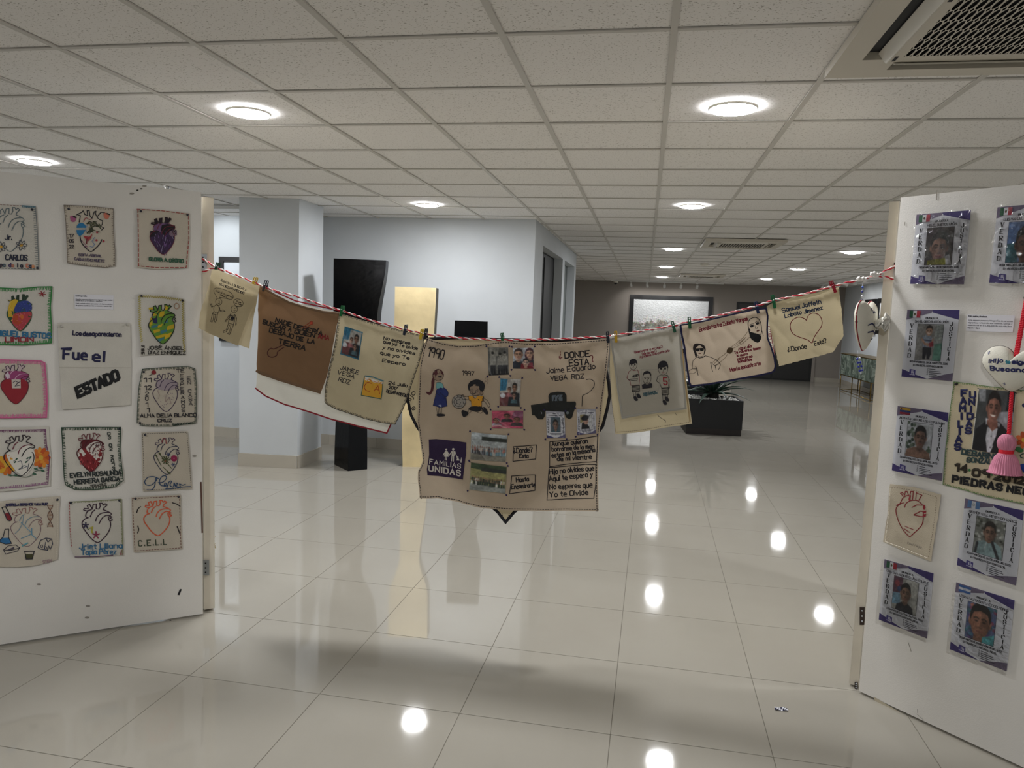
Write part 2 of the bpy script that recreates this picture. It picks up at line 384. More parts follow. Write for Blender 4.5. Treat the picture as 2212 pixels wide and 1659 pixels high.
# ------------------------------------------------------------------ track spotlights
M_TRACK = mat('track_white', '#d9d9d6', .4); M_LENS = mat('spot_lens', (1, .98, .95), .4, emit=30)
def track_light(a, b, spots, aim, lab, watts, cone=70, col=(1, .98, .95)):
    a, b = V(a), V(b); t = (b-a).normalized()
    root = empty('track_light', (a+b)/2, lab, 'track light')
    q = MB(); n = V((-t.y, t.x, 0))*.018
    P = [a-n, b-n, b+n, a+n]; q.mesh([v+V((0, 0, z)) for z in (-.035, 0) for v in P], [(0,1,2,3),(4,7,6,5),(0,4,5,1),(1,5,6,2),(2,6,7,3),(3,7,4,0)], M_TRACK); q.build('track', root)
    for s in spots:
        p = a+t*s+V((0, 0, -.035)); tgt = V(aim(p)); d = (tgt-(p+V((0, 0, -.09)))).normalized()
        h = MB(); h.tube([p, p+V((0, 0, -.045))], .008, M_TRACK); h.box(p+V((-.03, -.014, -.012)), p+V((.03, .014, .0)), M_TRACK)
        c = p+V((0, 0, -.085)); R = d.to_track_quat('-Z', 'Y').to_matrix().to_4x4()
        h.lathe([(.001, .055), (.03, .05), (.034, .03), (.038, -.05), (.034, -.052), (.032, -.03), (.001, -.03)], M_TRACK, at=c, M=R, seg=16)
        ho = h.build('spot_head', root)
        l = MB(); l.lathe([(.0005, -.032), (.031, -.032)], M_LENS, at=c, M=R, seg=16); l.build('lens', ho)
        ld = bpy.data.lights.new('spot', 'SPOT'); ld.energy = watts; ld.spot_size = math.radians(cone); ld.spot_blend = .6; ld.color = col; ld.shadow_soft_size = .028
        lo = bpy.data.objects.new('spot', ld); C.objects.link(lo); lo.parent = root
        lo.location = c+d*.06-root.location; lo.rotation_euler = d.to_track_quat('-Z', 'Y').to_euler()
track_light((-6.9, 7.05, CH), (-4.1, 7.05, CH), (1.1, 2.05), lambda p: (p.x+.02, YB, 1.95), 'white ceiling track with a can spotlight at the left wall beside the column', SPOTW*.65, 95, (.93, .97, 1))
track_light((-1.1, 20.55, CH), (1.9, 20.55, CH), (.55, .99, 1.45, 1.89, 2.31), lambda p: (p.x*.9+.05, Y1, 1.7), 'white ceiling track with five spotlights over the big framed painting', SPOTW*.2, 100)
track_light((4.1, 16.0, CH), (4.1, 19.4, CH), (.3, 1.0, 1.7, 2.4, 3.1), lambda p: (X1, p.y, 1.6), 'white ceiling track with a row of spotlights along the right wall', SPOTW*.4, 100)
# ------------------------------------------------------------------ pictures
def painting_material(name, kind):
    m = bpy.data.materials.new(name); m.use_nodes = True; nt = m.node_tree; b = nt.nodes['Principled BSDF']; b.inputs['Roughness'].default_value = .45
    tc = nt.nodes.new('ShaderNodeTexCoord'); sp_ = nt.nodes.new('ShaderNodeSeparateXYZ'); nt.links.new(tc.outputs['Generated'], sp_.inputs[0])
    n = nt.nodes.new('ShaderNodeTexNoise'); n.inputs['Scale'].default_value = 3.2 if kind == 'wide' else 2.2; n.inputs['Detail'].default_value = 9; n.inputs['Roughness'].default_value = .68
    nt.links.new(tc.outputs['Object'], n.inputs['Vector'])
    ma = nt.nodes.new('ShaderNodeMath'); ma.operation = 'MULTIPLY_ADD'; ma.inputs[1].default_value = .75; nt.links.new(n.outputs[0], ma.inputs[0]); nt.links.new(sp_.outputs['Z'], ma.inputs[2])
    r = nt.nodes.new('ShaderNodeValToRGB'); nt.links.new(ma.outputs[0], r.inputs[0]); cr = r.color_ramp
    stops = [(.0, '#c9ccce'), (.45, '#8e8f8d'), (.62, '#5e5a52'), (.74, '#b9b4aa'), (.86, '#8a8074'), (.94, '#8d744c'), (1.0, '#dfe3e6')] if kind == 'wide' else [(.0, '#d9dbdc'), (.6, '#8c8880'), (.8, '#3f3b36'), (.95, '#b3ac9f'), (1.0, '#e6e9ea')]
    while len(cr.elements) < len(stops): cr.elements.new(.5)
    for e, (p, c) in zip(cr.elements, stops): e.position = p*.86+.06; e.color = (*lin(c), 1)
    v = nt.nodes.new('ShaderNodeTexVoronoi'); v.inputs['Scale'].default_value = 26; nt.links.new(tc.outputs['Object'], v.inputs['Vector'])
    mx = nt.nodes.new('ShaderNodeMix'); mx.data_type = 'RGBA'; mx.blend_type = 'OVERLAY'; mx.inputs[0].default_value = .55
    nt.links.new(r.outputs[0], mx.inputs[6]); nt.links.new(v.outputs['Color'], mx.inputs[7])
    hs = nt.nodes.new('ShaderNodeHueSaturation'); hs.inputs['Saturation'].default_value = .35; nt.links.new(mx.outputs[2], hs.inputs['Color'])
    # the upper third stays pale sky
    mr = nt.nodes.new('ShaderNodeMapRange'); mr.inputs[1].default_value = .62; mr.inputs[2].default_value = .80
    nt.links.new(ma.outputs[0], mr.inputs[0]); mr.inputs[1].default_value = .99; mr.inputs[2].default_value = 1.09
    m2 = nt.nodes.new('ShaderNodeMix'); m2.data_type = 'RGBA'; nt.links.new(mr.outputs[0], m2.inputs[0]); nt.links.new(hs.outputs[0], m2.inputs[6]); m2.inputs[7].default_value = (*lin('#e3e7ea'), 1)
    nt.links.new(m2.outputs[2], b.inputs['Base Color'])
    bp = nt.nodes.new('ShaderNodeBump'); bp.inputs['Strength'].default_value = .5; bp.inputs['Distance'].default_value = .02; nt.links.new(v.outputs['Distance'], bp.inputs['Height']); nt.links.new(bp.outputs[0], b.inputs['Normal'])
    return m
M_FRAME = mat('black_frame', '#0f0f12', .3)
def framed(c, t, n, w, h, bar, depth, canvas, lab, matw=0, name='framed_painting'):
    """c centre on the wall, t horizontal direction, n normal into the room"""
    c, t, n, z = V(c), V(t), V(n), V((0, 0, 1)); r = empty(name, c, lab, 'painting')
    def slab(q, u0, u1, v0, v1, d0, d1, m):
        P = [c+t*u+z*v+n*d for d in (d0, d1) for u, v in ((u0, v0), (u1, v0), (u1, v1), (u0, v1))]
        q.mesh(P, [(0,3,2,1),(4,5,6,7),(0,1,5,4),(1,2,6,5),(2,3,7,6),(3,0,4,7)], m)
    q = MB(); W, H = w/2, h/2
    slab(q, -W, W, H-bar, H, .004, depth, M_FRAME); slab(q, -W, W, -H, -H+bar, .004, depth, M_FRAME)
    slab(q, -W, -W+bar, -H+bar, H-bar, .004, depth, M_FRAME); slab(q, W-bar, W, -H+bar, H-bar, .004, depth, M_FRAME)
    q.build('frame', r)
    if matw:
        q = MB(); slab(q, -W+bar, W-bar, -H+bar, H-bar, .004, depth*.5, mat('mat_board', '#d9dfe6', .8)); q.build('mat_board', r)
    q = MB(); k = bar+matw; slab(q, -W+k, W-k, -H+k, H-k, .004, depth*.6, canvas); q.build('canvas', r, origin=c)
    return r
framed((.567, Y1, 1.42), (1, 0, 0), (0, -1, 0), 2.284, 1.58, .115, .06, painting_material('abstract_wide', 'wide'), 'big wide abstract painting in silver and white, black frame, on the far wall')
PM = painting_material('abstract_tall', 'tall')
framed((X1, 18.72, 1.80), (0, 1, 0), (-1, 0, 0), .80, .80, .10, .07, PM, 'farther of the two black framed abstract paintings on the right wall')
framed((X1, 17.72, 1.80), (0, 1, 0), (-1, 0, 0), .80, .80, .10, .07, PM, 'nearer of the two black framed abstract paintings on the right wall')
fp = framed((-4.56, YB, 1.62), (1, 0, 0), (0, -1, 0), .71, .97, .055, .04, mat('pale_paper', '#d5dbe2', .7), 'black framed picture of a yellow flower left of the column', .10)
q = MB(); z = V((0, 0, 1))
for k in range(9):
    a = k*.7; c0 = V((-4.55+.07*math.cos(a), YB-.028, 1.80+.10*math.sin(a*1.3)))
    q.poly([c0+V((.035*math.cos(u+a), -.0004*k, .055*math.sin(u))) for u in [i*math.pi/5 for i in range(10)]], mat('flower_yellow', '#c9b733', .6) if k % 3 else mat('stem_dark', '#2a2c24', .6))
q.build('painted_flower', fp, kind='stuff')
framed((-5.34, YB, 1.62), (1, 0, 0), (0, -1, 0), .5, .97, .055, .04, mat('pale_paper', '#d5dbe2', .7), 'black framed picture on the left wall, mirrored in the floor beside the left screen', .10)
# ------------------------------------------------------------------ twisted column sculptures
def sculpture_mat(name, col, metal, rough, nz, bscale, bs):
    m = mat(name, col, rough, metal=metal, spec=.5 if metal else .16, nz=nz, nscale=3.5, bump=bs, bscale=bscale, coat=.0 if not metal else 0); return m
M_LACQ = sculpture_mat('black_lacquer', '#07080b', 0, .2, .1, 7, .7); M_GOLD = sculpture_mat('gold_leaf', '#ecd9ab', .3, .4, .22, 14, .35)  # gold paled, the glare on its front is put into the colour
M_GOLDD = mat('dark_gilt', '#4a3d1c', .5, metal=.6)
def twisted(name, lab, secs, m, tops):
    """lofted rectangular section that narrows and turns: secs = z, x, y, width, depth, angle"""
    import bisect
    q = MB(); N = 42; rings = []
    zs = [s[0] for s in secs]
    for i in range(N+1):
        z = zs[0]+(zs[-1]-zs[0])*i/N; k = min(max(bisect.bisect_right(zs, z)-1, 0), len(secs)-2); u = (z-zs[k])/(zs[k+1]-zs[k]); u = u*u*(3-2*u)
        _, x, y, w, d, a = [p+(r-p)*u for p, r in zip(secs[k], secs[k+1])]
        c, s = math.cos(math.radians(a)), math.sin(math.radians(a)); ring = []
        M_ = 8
        base = [(-w/2, -d/2), (w/2, -d/2), (w/2, d/2), (-w/2, d/2)]
        for e in range(4):
            p0, p1 = base[e], base[(e+1) % 4]
            for g in range(M_):
                px, py = p0[0]+(p1[0]-p0[0])*g/M_, p0[1]+(p1[1]-p0[1])*g/M_
                ring.append(V((x+px*c-py*s, y+px*s+py*c, z)))
        rings.append(ring)
    n = len(rings[0]); vs = [v for r in rings for v in r]
    t = empty(name, (secs[0][1], secs[0][2], 0), lab, 'sculpture', 'twisted column sculptures')
    fs = [(i*n+k, i*n+(k+1) % n, (i+1)*n+(k+1) % n, (i+1)*n+k) for i in range(N) for k in range(n)]
    # the two narrow sides take a second colour; gold wide faces carry glare
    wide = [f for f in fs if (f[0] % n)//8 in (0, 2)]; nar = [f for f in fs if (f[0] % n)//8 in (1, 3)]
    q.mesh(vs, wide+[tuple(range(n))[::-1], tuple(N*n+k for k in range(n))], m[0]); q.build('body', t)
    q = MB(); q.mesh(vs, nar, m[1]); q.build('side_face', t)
twisted('twisted_sculpture', 'tall black lacquered twisted column sculpture beside the wall column',
        [(0, -2.846, 6.82, .345, .20, -44), (.55, -2.846, 6.82, .33, .19, -44), (1.02, -2.84, 6.80, .18, .17, -20), (1.45, -2.80, 6.82, .43, .15, 6), (2.04, -2.775, 6.84, .50, .17, 12)], (M_LACQ, mat('black_lacquer_side', '#0b0e12', .4, spec=.2)), 0)
twisted('twisted_sculpture', 'gold leafed twisted column sculpture between the two black ones',
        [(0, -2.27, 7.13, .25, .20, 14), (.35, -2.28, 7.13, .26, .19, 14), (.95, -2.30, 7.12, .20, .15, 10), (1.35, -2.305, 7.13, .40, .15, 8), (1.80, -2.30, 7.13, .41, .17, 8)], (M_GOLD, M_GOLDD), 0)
twisted('twisted_sculpture', 'short black twisted column sculpture behind the big middle cloth',
        [(0, -1.78, 7.38, .28, .20, -30), (.35, -1.78, 7.38, .27, .19, -30), (.72, -1.78, 7.38, .17, .15, -10), (1.05, -1.79, 7.38, .34, .15, 6), (1.485, -1.79, 7.38, .33, .16, 8)], (M_LACQ, mat('black_lacquer_side', '#0b0e12', .4, spec=.2)), 0)
# ------------------------------------------------------------------ planter with agave
M_PLANT = mat('planter_navy', '#070a0e', .5); M_WOOD = mat('dark_wood', '#1e1512', .5, nz=.3, nscale=8, stretch=(1, 8, 8))
M_LEAF = mat('agave_leaf', '#1f3a2c', .45, nz=.3, nscale=6); M_PEB = mat('white_pebble', '#d8d8d4', .6)
t = empty('planter', (.93, 10.75, 0), 'low dark planter box with wood base and white pebbles on the floor', 'planter', rz=.07)
def planter(t, w, d, h, cx, cyy, pebble=True):
    q = MB(); q.box((cx-w/2+.005, cyy-d/2+.005, 0), (cx+w/2-.005, cyy+d/2-.005, .085), M_WOOD); q.v = [v+V((t.location.x, t.location.y, 0)) for v in q.v]; q.build('base', t)
    q = MB(); b = .03
    for lo, hi in (((-w/2, -d/2), (w/2, -d/2+b)), ((-w/2, d/2-b), (w/2, d/2)), ((-w/2, -d/2+b), (-w/2+b, d/2-b)), ((w/2-b, -d/2+b), (w/2, d/2-b))):
        q.box((cx+lo[0], cyy+lo[1], .085), (cx+hi[0], cyy+hi[1], h), M_PLANT)
    q.box((cx-w/2+b, cyy-d/2+b, .085), (cx+w/2-b, cyy+d/2-b, h-.03), M_DARK)
    q.v = [v+V((t.location.x, t.location.y, 0)) for v in q.v]; q.build('box', t)
    q = MB()
    for k in range(260):
        x, y = random.uniform(-w/2+b+.02, w/2-b-.02), random.uniform(-d/2+b+.02, d/2-b-.02); r = random.uniform(.014, .026)
        q.lathe([(.0005, -r*.6), (r*.8, -r*.3), (r, 0), (r*.7, r*.45), (.0005, r*.6)], M_PEB, at=(t.location.x+cx+x, t.location.y+cyy+y, h-.022+random.uniform(0, .016)), seg=7, M=Matrix.Rotation(random.uniform(0, 3), 4, 'Z') @ Matrix.Scale(.7, 4, (1, 0, 0)))
    q.build('pebble_bed', t, kind='stuff')
planter(t, .76, .62, .49, 0, 0)
t2 = empty('planter', (.60, 12.0, 0), 'taller dark planter box standing behind the low one', 'planter', rz=.07)
planter(t2, .95, .5, .62, 0, 0)
pl = empty('agave_plant', (.93, 10.78, .44), 'dark green agave with spiky leaves growing in the low planter', 'plant')
q = MB(); q.lathe([(.10, 0), (.105, .05), (.09, .12), (.07, .2), (.001, .22)], mat('agave_stump', '#1a1a15', .9, bump=.8, bscale=40), at=(.93, 10.78, .42)); q.build('stump', pl)
for k in range(30):
    a = k*2.39996; e = math.radians(78-60*(k/30)**.8*1.15); L = random.uniform(.46, .62); q = MB(); ring = []
    d = V((math.cos(a), math.sin(a), 0)); side = V((-math.sin(a), math.cos(a), 0)); p0 = V((.93, 10.78, .52+.08*(1-k/30)))
    vs = []
    for i in range(8):
        u = i/7; ee = e-u*u*.5; p = p0+d*(.05+L*u*math.cos(e-.25*u))+V((0, 0, L*u*math.sin(e-.35*u)))
        wd = .042*(1-u)**.7*(.6+1.2*u*(1-u)*2)+.0015; up_ = V((-d.x*math.sin(ee), -d.y*math.sin(ee), math.cos(ee)))
        vs += [p-side*wd+up_*wd*.45, p-up_*.006*(1-u), p+side*wd+up_*wd*.45, p+up_*.01*(1-u)]
    q.mesh(vs, [(i*4+j, i*4+(j+1) % 4, i*4+4+(j+1) % 4, i*4+4+j) for i in range(7) for j in range(4)], M_LEAF, True); q.build('leaf', pl)
# ------------------------------------------------------------------ console cabinet at the right wall
def marble(name):
    m = mat(name, '#5f6b60', .25); nt = m.node_tree; b = nt.nodes['Principled BSDF']
    tc = nt.nodes.new('ShaderNodeTexCoord'); n = nt.nodes.new('ShaderNodeTexNoise'); n.inputs['Scale'].default_value = 2.5; n.inputs['Detail'].default_value = 8; n.inputs['Distortion'].default_value = 2.5
    nt.links.new(tc.outputs['Object'], n.inputs['Vector']); r = nt.nodes.new('ShaderNodeValToRGB'); nt.links.new(n.outputs[0], r.inputs[0])
    for p, c in ((.35, '#47544a'), (.5, '#66736a'), (.56, '#94a094'), (.7, '#525f56')):
        e = r.color_ramp.elements.new(p); e.color = (*lin(c), 1)
    nt.links.new(r.outputs[0], b.inputs['Base Color']); return m
M_MARB = marble('green_marble'); M_BRASS = mat('aged_brass', '#8a7444', .35, metal=.9)
t = empty('console_cabinet', (4.82, 17.85, 0), 'green marble console cabinet on thin brass legs at the right wall', 'cabinet')
q = MB(); x0, x1, ya, yb = 4.60, 5.05, 16.4, 18.95
q.box((x0, ya, .40), (x1, yb, .885), M_MARB, bev=.006); q.build('body', t)
q = MB(); q.box((x0-.01, ya-.01, .885), (x1, yb+.01, .90), M_BRASS); q.box((x0-.008, ya-.008, .385), (x1, yb+.008, .40), M_BRASS); q.build('trim', t)
for y in (ya+.02, (ya+yb)/2-.55, (ya+yb)/2+.2, yb-.06):
    q = MB(); q.box((x0-.004, y-.004, .41), (x0+.001, y+.004, .875), M_DARK); q.build('door_gap', t)
for x in (x0+.02, x1-.03):
    for y in (ya+.03, 17.25, 17.9, yb-.03): q = MB(); q.tube([(x, y, 0), (x, y, .39)], .011, M_BRASS, 6); q.build('leg', t)
for a, b in (((x0+.02, ya+.03, .03), (x0+.02, yb-.03, .03)), ((x1-.03, ya+.03, .03), (x1-.03, yb-.03, .03)), ((x0+.02, yb-.03, .03), (x1-.03, yb-.03, .03)), ((x0+.02, ya+.03, .03), (x1-.03, ya+.03, .03))):
    q = MB(); q.tube([a, b], .009, M_BRASS, 6); q.build('stretcher', t)
# ------------------------------------------------------------------ folding screens
M_PANEL = mat('screen_paint', '#dddad4', .65, nz=.05, nscale=2.5, bump=.12, bscale=220); M_EDGE = mat('screen_edge', '#d2cbbc', .7, nz=.10, nscale=7)
M_RUST = mat('brown_hinge', '#3b2f2a', .5, metal=.3); M_SCUFF = mat('scuff', '#8f8a82', .9)
LA, LD, LN = V((-2.147, 3.272, 0)), V((-.776, -.6307, 0)).normalized(), V((.6307, -.776, 0)).normalized()
RA, RD, RN = V((.977, 3.286, 0)), V((.704, -.71, 0)).normalized(), V((-.71, -.704, 0)).normalized()
def slab(q, a, t, n, L, z0, z1, d0, d1, m):
    P = [a+t*u+n*d+V((0, 0, z)) for z in (z0, z1) for u, d in ((0, d0), (L, d0), (L, d1), (0, d1))]
    q.mesh(P, [(0,1,2,3),(4,7,6,5),(0,4,5,1),(1,5,6,2),(2,6,7,3),(3,7,4,0)], m)
def screen(lab, A, D, N, A2, D2, th2, top2, hinges, hm):
    r = empty('folding_screen', A+D*.6, lab, 'folding screen')
    q = MB(); slab(q, A, D, N, 1.22, .010, 2.108, -.032, 0, M_PANEL); leaf = q.build('leaf', r)
    q = MB(); slab(q, A-D*.0012, D, N, .0012, .010, 2.108, -.032, -.0005, M_EDGE); q.build('edge_strip', leaf)
    n2 = V((-D2.y, D2.x, 0)); 
    q = MB(); slab(q, A2, D2, n2, 1.2, .010, top2, -th2/2, th2/2, M_EDGE); q.build('leaf', r)
    for px0, py0, px1, py1 in hinges:
        nn = V((-math.sin(.1), -1, 0)).normalized() if A.x > 0 else V((.3, -.95, 0)).normalized()
        p = A2-V((A2.x, A2.y, 0)).normalized()*.012
        P = [on_plane(x, y, p, V((A2.x, A2.y, 0)).normalized()) for x, y in ((px0, py0), (px1, py0), (px1, py1), (px0, py1))]
        q = MB(); bk = V((A2.x, A2.y, 0)).normalized()*.006
        q.mesh(P+[v+bk for v in P], [(0,3,2,1),(4,5,6,7),(0,1,5,4),(1,2,6,5),(2,3,7,6),(3,0,4,7)], hm); h = q.build('hinge', r)
        for f in (.2, .5, .8):
            c = (P[0]*.5+P[1]*.5)*(1-f)+(P[3]*.5+P[2]*.5)*f-bk*.3; q = MB()
            q.lathe([(.004, 0), (.003, .002), (.0004, .0025)], M_DARK if A.x < 0 else M_CHROME, at=c, seg=8, M=(-bk).to_track_quat('Z', 'Y').to_matrix().to_4x4()); q.build('screw', h)
    return r
A2L = V((-2.150, 3.335, 0)); D2L = V((-.70, .714, 0)).normalized()
ls = screen('left white folding display screen covered with embroidered heart patches', LA, LD, LN, A2L, D2L, .052, 2.093, ((430, 549, 447, 584), (436, 1210, 452, 1243)), M_CHROME)
A2R = V((.968, 3.335, 0)); D2R = V((.40, .917, 0)).normalized()
rs = screen('right white folding display screen covered with missing person posters', RA, RD, RN, A2R, D2R, .036, 2.10, ((1931, 567, 1944, 605), (1857, 1312, 1868, 1350), (1846, 1474, 1853, 1488)), M_RUST)
# ------------------------------------------------------------------ stitching, lettering and print on cloth or paper
G = {}
for ln in '''A022842|1434
B0208384746353505|354443320 2
C4738180703123243
D02082847433202
E48080242|0535
F480802|0535
G47381807031232434525
H0802|4842|0545
I0802
J38332212 03
K0802|4805|1542
L080232
M0208254842
N02084248
O120307183847433212
P02083847463505
Q120307183847433212|2442
R02083847463505|2542
S47381807061535444332 1203
T0848|2822
U080312324348
V082248
W0812366268
X0842|4802
Y082548|2522
Z08480242
Ñ02084248|191a2939
Á022842|1434|293b
É48080242|0535|192b
Í0802|091b
Ó120307183847433212|192b
0120307183847433212
107182822
207183847460242
3071838474625444332 1203
4323804 44
548080535444332 1203
6381806031232434435 1504
7084812
8150607183847463515 0403123243443515
945150607183847 4542
a352616050312 2233|3632
b0802|051626353322 1203
c352616050312 2233
d3832|352616050312 2233
e0434352616050312 32
f281712|0626
g352616050312 2233|3631201001
h0802|0516263532
i0602|0807
j161100|1817
k0802|3604|1432
l0802
m0602|05162522|25364542
n0602|0516263532
o120305162635332212
p0600|051626353322 1203
q352616050312 2233|3630
r0602|051626
s352616051424332212 03
t181322|0626
u0603122233|3632
v061236
w0612243246
x0632|3602
y0614|3600
z06360232
ñ0602|0516263532|08183839
í0602|081a
é0434352616050312 32|172a
ó120305162635332212|172a
.0203
,0201
-0525
:0203|0506
?071838474624|2223
¿432312030414 26|2728
!0804|0302
¡0602|0807
·0506
/0028
(2806042 2
)0826240 2'''.split('\n'):
    ch, st_ = ln[0], ln[1:].replace(' ', '')
    G[ch] = [[(int(p[i], 16), int(p[i+1], 16)-2) for i in range(0, len(p)-1, 2)] for p in st_.split('|')]
GW = {c: max(x for s_ in g for x, _ in s_) for c, g in G.items()}
def th(c, rough=.75): return mat('thread_'+c.lstrip('#'), c, rough)
class Art:
    """draws strokes and fills that lie on a vertical sheet (plane through base, normal n, relief wr)"""
    def __init__(s, base, n, wr=None, off=.0008, step=.00006):
        s.base = V(base); s.n = V(n).normalized(); s.t = V((-s.n.y, s.n.x, 0)); s.wr = wr; s.o = off; s.st = step; s.mb = MB(); s.k = 0; s.map = s.ab; s.th3 = True; s.lock = False
    def ab(s, x, y):
        P = on_plane(x, y, s.base, s.n)-s.base; return (P.dot(s.t), P.z)
    def p3(s, a, b, off=0): return s.base+s.t*a+V((0, 0, b))+s.n*(off+(s.wr(a, b) if s.wr else 0))
    def crop(s, x0, y0, k): s.map = lambda x, y: s.ab(x0+x*k, y0+y*k); return s
    def quad(s, c):
        q = [V((*s.map(*p), 0)) for p in c]
        def f(u, v): p = (q[0]*(1-u)+q[1]*u)*(1-v)+(q[3]*(1-u)+q[2]*u)*v; return (p.x, p.y)
        s.map = f; return s
    def sub(s, u0, v0, u1, v1):
        g = s.map; s.map = lambda u, v: g(u0+(u1-u0)*u, v0+(v1-v0)*v); return s
    def scale(s, x, y):
        a, b = V(s.map(x, y)), V(s.map(x, y+1e-2)); return (b-a).length/1e-2
    def off(s):
        if not s.lock: s.k += 1
        return s.o+s.k*s.st
    def rib(s, ab, w, m, closed=False):
        p = [V(q) for q in ab]; out = [p[0]]
        for q in p[1:]:
            d = (q-out[-1]).length
            if d < 1e-5: continue
            if s.wr:
                for i in range(1, int(d/.012)+1): out.append(out[-1]+(q-out[-1])*min(1, .012/max((q-out[-1]).length, 1e-6)))
            if (q-out[-1]).length > 1e-6: out.append(q)
        if len(out) < 2: out.append(out[0]+V((w*.3, 0)))
        e0, e1 = (out[1]-out[0]).normalized(), (out[-1]-out[-2]).normalized()
        if not closed: out[0] = out[0]-e0*w*.35; out[-1] = out[-1]+e1*w*.35
        vs = []; o = s.off(); n = len(out); tri = w > .0028 and s.th3
        for i, q in enumerate(out):
            if closed: d0, d1 = (q-out[i-1] if i else q-out[-2]), (out[(i+1) % n]-q if i < n-1 else out[1]-q)
            else: d0, d1 = (q-out[i-1] if i else out[1]-q), (out[i+1]-q if i < n-1 else q-out[i-1])
            d0 = d0.normalized() if d0.length else d1.normalized(); d1 = d1.normalized() if d1.length else d0
            d = d0+d1; d = d.normalized() if d.length > .3 else d1
            k = 1/max(.6, d.dot(d1)); nn = V((-d.y, d.x))*w/2*k
            vs.append(s.p3(*(q+nn), o))
            if tri: vs.append(s.p3(*q, o+w*.22))
            vs.append(s.p3(*(q-nn), o))
        c = 3 if tri else 2
        s.mb.mesh(vs, [(i*c+j, i*c+j+1, (i+1)*c+j+1, (i+1)*c+j) for i in range(n-1) for j in range(c-1)], m)
    def line(s, pts, w, c, closed=False, smooth=0, thread=True):
        """pts in the current drawing frame, w in its units"""
        ww = w*s.scale(*pts[0]); ab = [V(s.map(*p)) for p in pts]
        if smooth:
            P = ([ab[-1]]+ab+[ab[0], ab[1]]) if closed else ([ab[0]]+ab+[ab[-1]]); o = []
            for i in range(1, len(P)-2):
                for j in range(4):
                    t = j/4; a, b, c_, d = P[i-1:i+3]
                    o.append(.5*((2*b)+(-a+c_)*t+(2*a-5*b+4*c_-d)*t*t+(-a+3*b-3*c_+d)*t**3))
            o.append(P[-2]); ab = o
        elif closed: ab = ab+[ab[0]]
        s.rib(ab, ww, th(c) if isinstance(c, str) else c, closed)
    def fill(s, pts, c, smooth=0):
        ab = [V(s.map(*p)) for p in pts]
        if smooth:
            P = [ab[-1]]+ab+[ab[0], ab[1]]; o = []
            for i in range(1, len(P)-2):
                for j in range(4):
                    t = j/4; a, b, c_, d = P[i-1:i+3]
                    o.append(.5*((2*b)+(-a+c_)*t+(2*a-5*b+4*c_-d)*t*t+(-a+3*b-3*c_+d)*t**3))
            ab = o
        m = th(c) if isinstance(c, str) else c; o = s.off()
        if not s.wr: s.mb.poly([s.p3(*p, o) for p in ab], m); return
        x0, x1 = min(p.x for p in ab), max(p.x for p in ab); y0, y1 = min(p.y for p in ab), max(p.y for p in ab); g = .014
        vs = []
        for i, p in enumerate(ab):
            q = ab[(i+1) % len(ab)]; k = max(1, int((q-p).length/g)); vs += [p+(q-p)*j/k for j in range(k)]
        nb = len(vs); ed = [(i, (i+1) % nb) for i in range(nb)]
        ny = int((y1-y0)/g); nx = int((x1-x0)/g)
        vs = vs+[V((x0+(i+.5+.25*(j % 2))*g, y0+(j+.5)*g)) for i in range(nx) for j in range(ny)]
        r = delaunay_2d_cdt(vs, ed, [list(range(nb))], 1, 1e-5)
        s.mb.mesh([s.p3(p.x, p.y, o) for p in r[0]], r[2], m)
    def ell(s, cx, cy, rx, ry, c, rot=0, n=20, a0=0, a1=360):
        r = math.radians(rot); full = a1-a0 >= 360
        s.fill([(cx+rx*math.cos(t)*math.cos(r)-ry*math.sin(t)*math.sin(r), cy+rx*math.cos(t)*math.sin(r)+ry*math.sin(t)*math.cos(r)) for t in [math.radians(a0+(a1-a0)*k/(n if full else n-1)) for k in range(n)]], c)
    def ring(s, cx, cy, rx, ry, w, c, n=20, rot=0):
        r = math.radians(rot)
        s.line([(cx+rx*math.cos(t)*math.cos(r)-ry*math.sin(t)*math.sin(r), cy+rx*math.cos(t)*math.sin(r)+ry*math.sin(t)*math.cos(r)) for t in [2*math.pi*k/n for k in range(n+1)]], w, c)
    def text(s, str_, p0, p1, h, w, c, serif=False, jit=0, up=None, sp=1.3):
        """p0, p1 baseline ends in the drawing frame; h cap height in its units"""
        p0, p1 = V(p0), V(p1); d = p1-p0; L = d.length; d = d/L; s.off(); lk, s.lock = s.lock, True
        u = V(up).normalized() if up else V((d.y, -d.x)); adv = []; x = 0
        for ch in str_:
            adv.append(x); x += (2.2 if ch == ' ' else GW.get(ch, 3)+(sp if not serif else sp+.6))
        W = max(x-sp, .5); k = L/W; ky = h/6
        for ch, a in zip(str_, adv):
            if ch == ' ': continue
            jy = random.uniform(-jit, jit)*h; jr = random.uniform(-jit, jit)
            for stn in G.get(ch, [[(0, 0), (3, 0), (3, 6), (0, 6)]]):
                P = [p0+d*((gx+a)*k)+u*(gy*ky+jy)+d*(gy*ky*jr*.3) for gx, gy in stn]
                if serif:
                    for (g0, g1, q0, q1) in zip(stn, stn[1:], P, P[1:]):
                        dx, dy = g1[0]-g0[0], g1[1]-g0[1]; vert = abs(dy) >= abs(dx)*.9
                        asc = vert and dx*dy > 0
                        s.line([q0, q1], w if vert and not asc else w*.42, c)
                    for g, nb, q in ((stn[0], stn[1], P[0]), (stn[-1], stn[-2], P[-1])):
                        if g[1] in (0, 6) and abs(nb[1]-g[1]) >= 1: s.line([q-d*.75*k, q+d*.75*k], w*.4, c)
                else: s.line(P, w, c)
        s.lock = lk
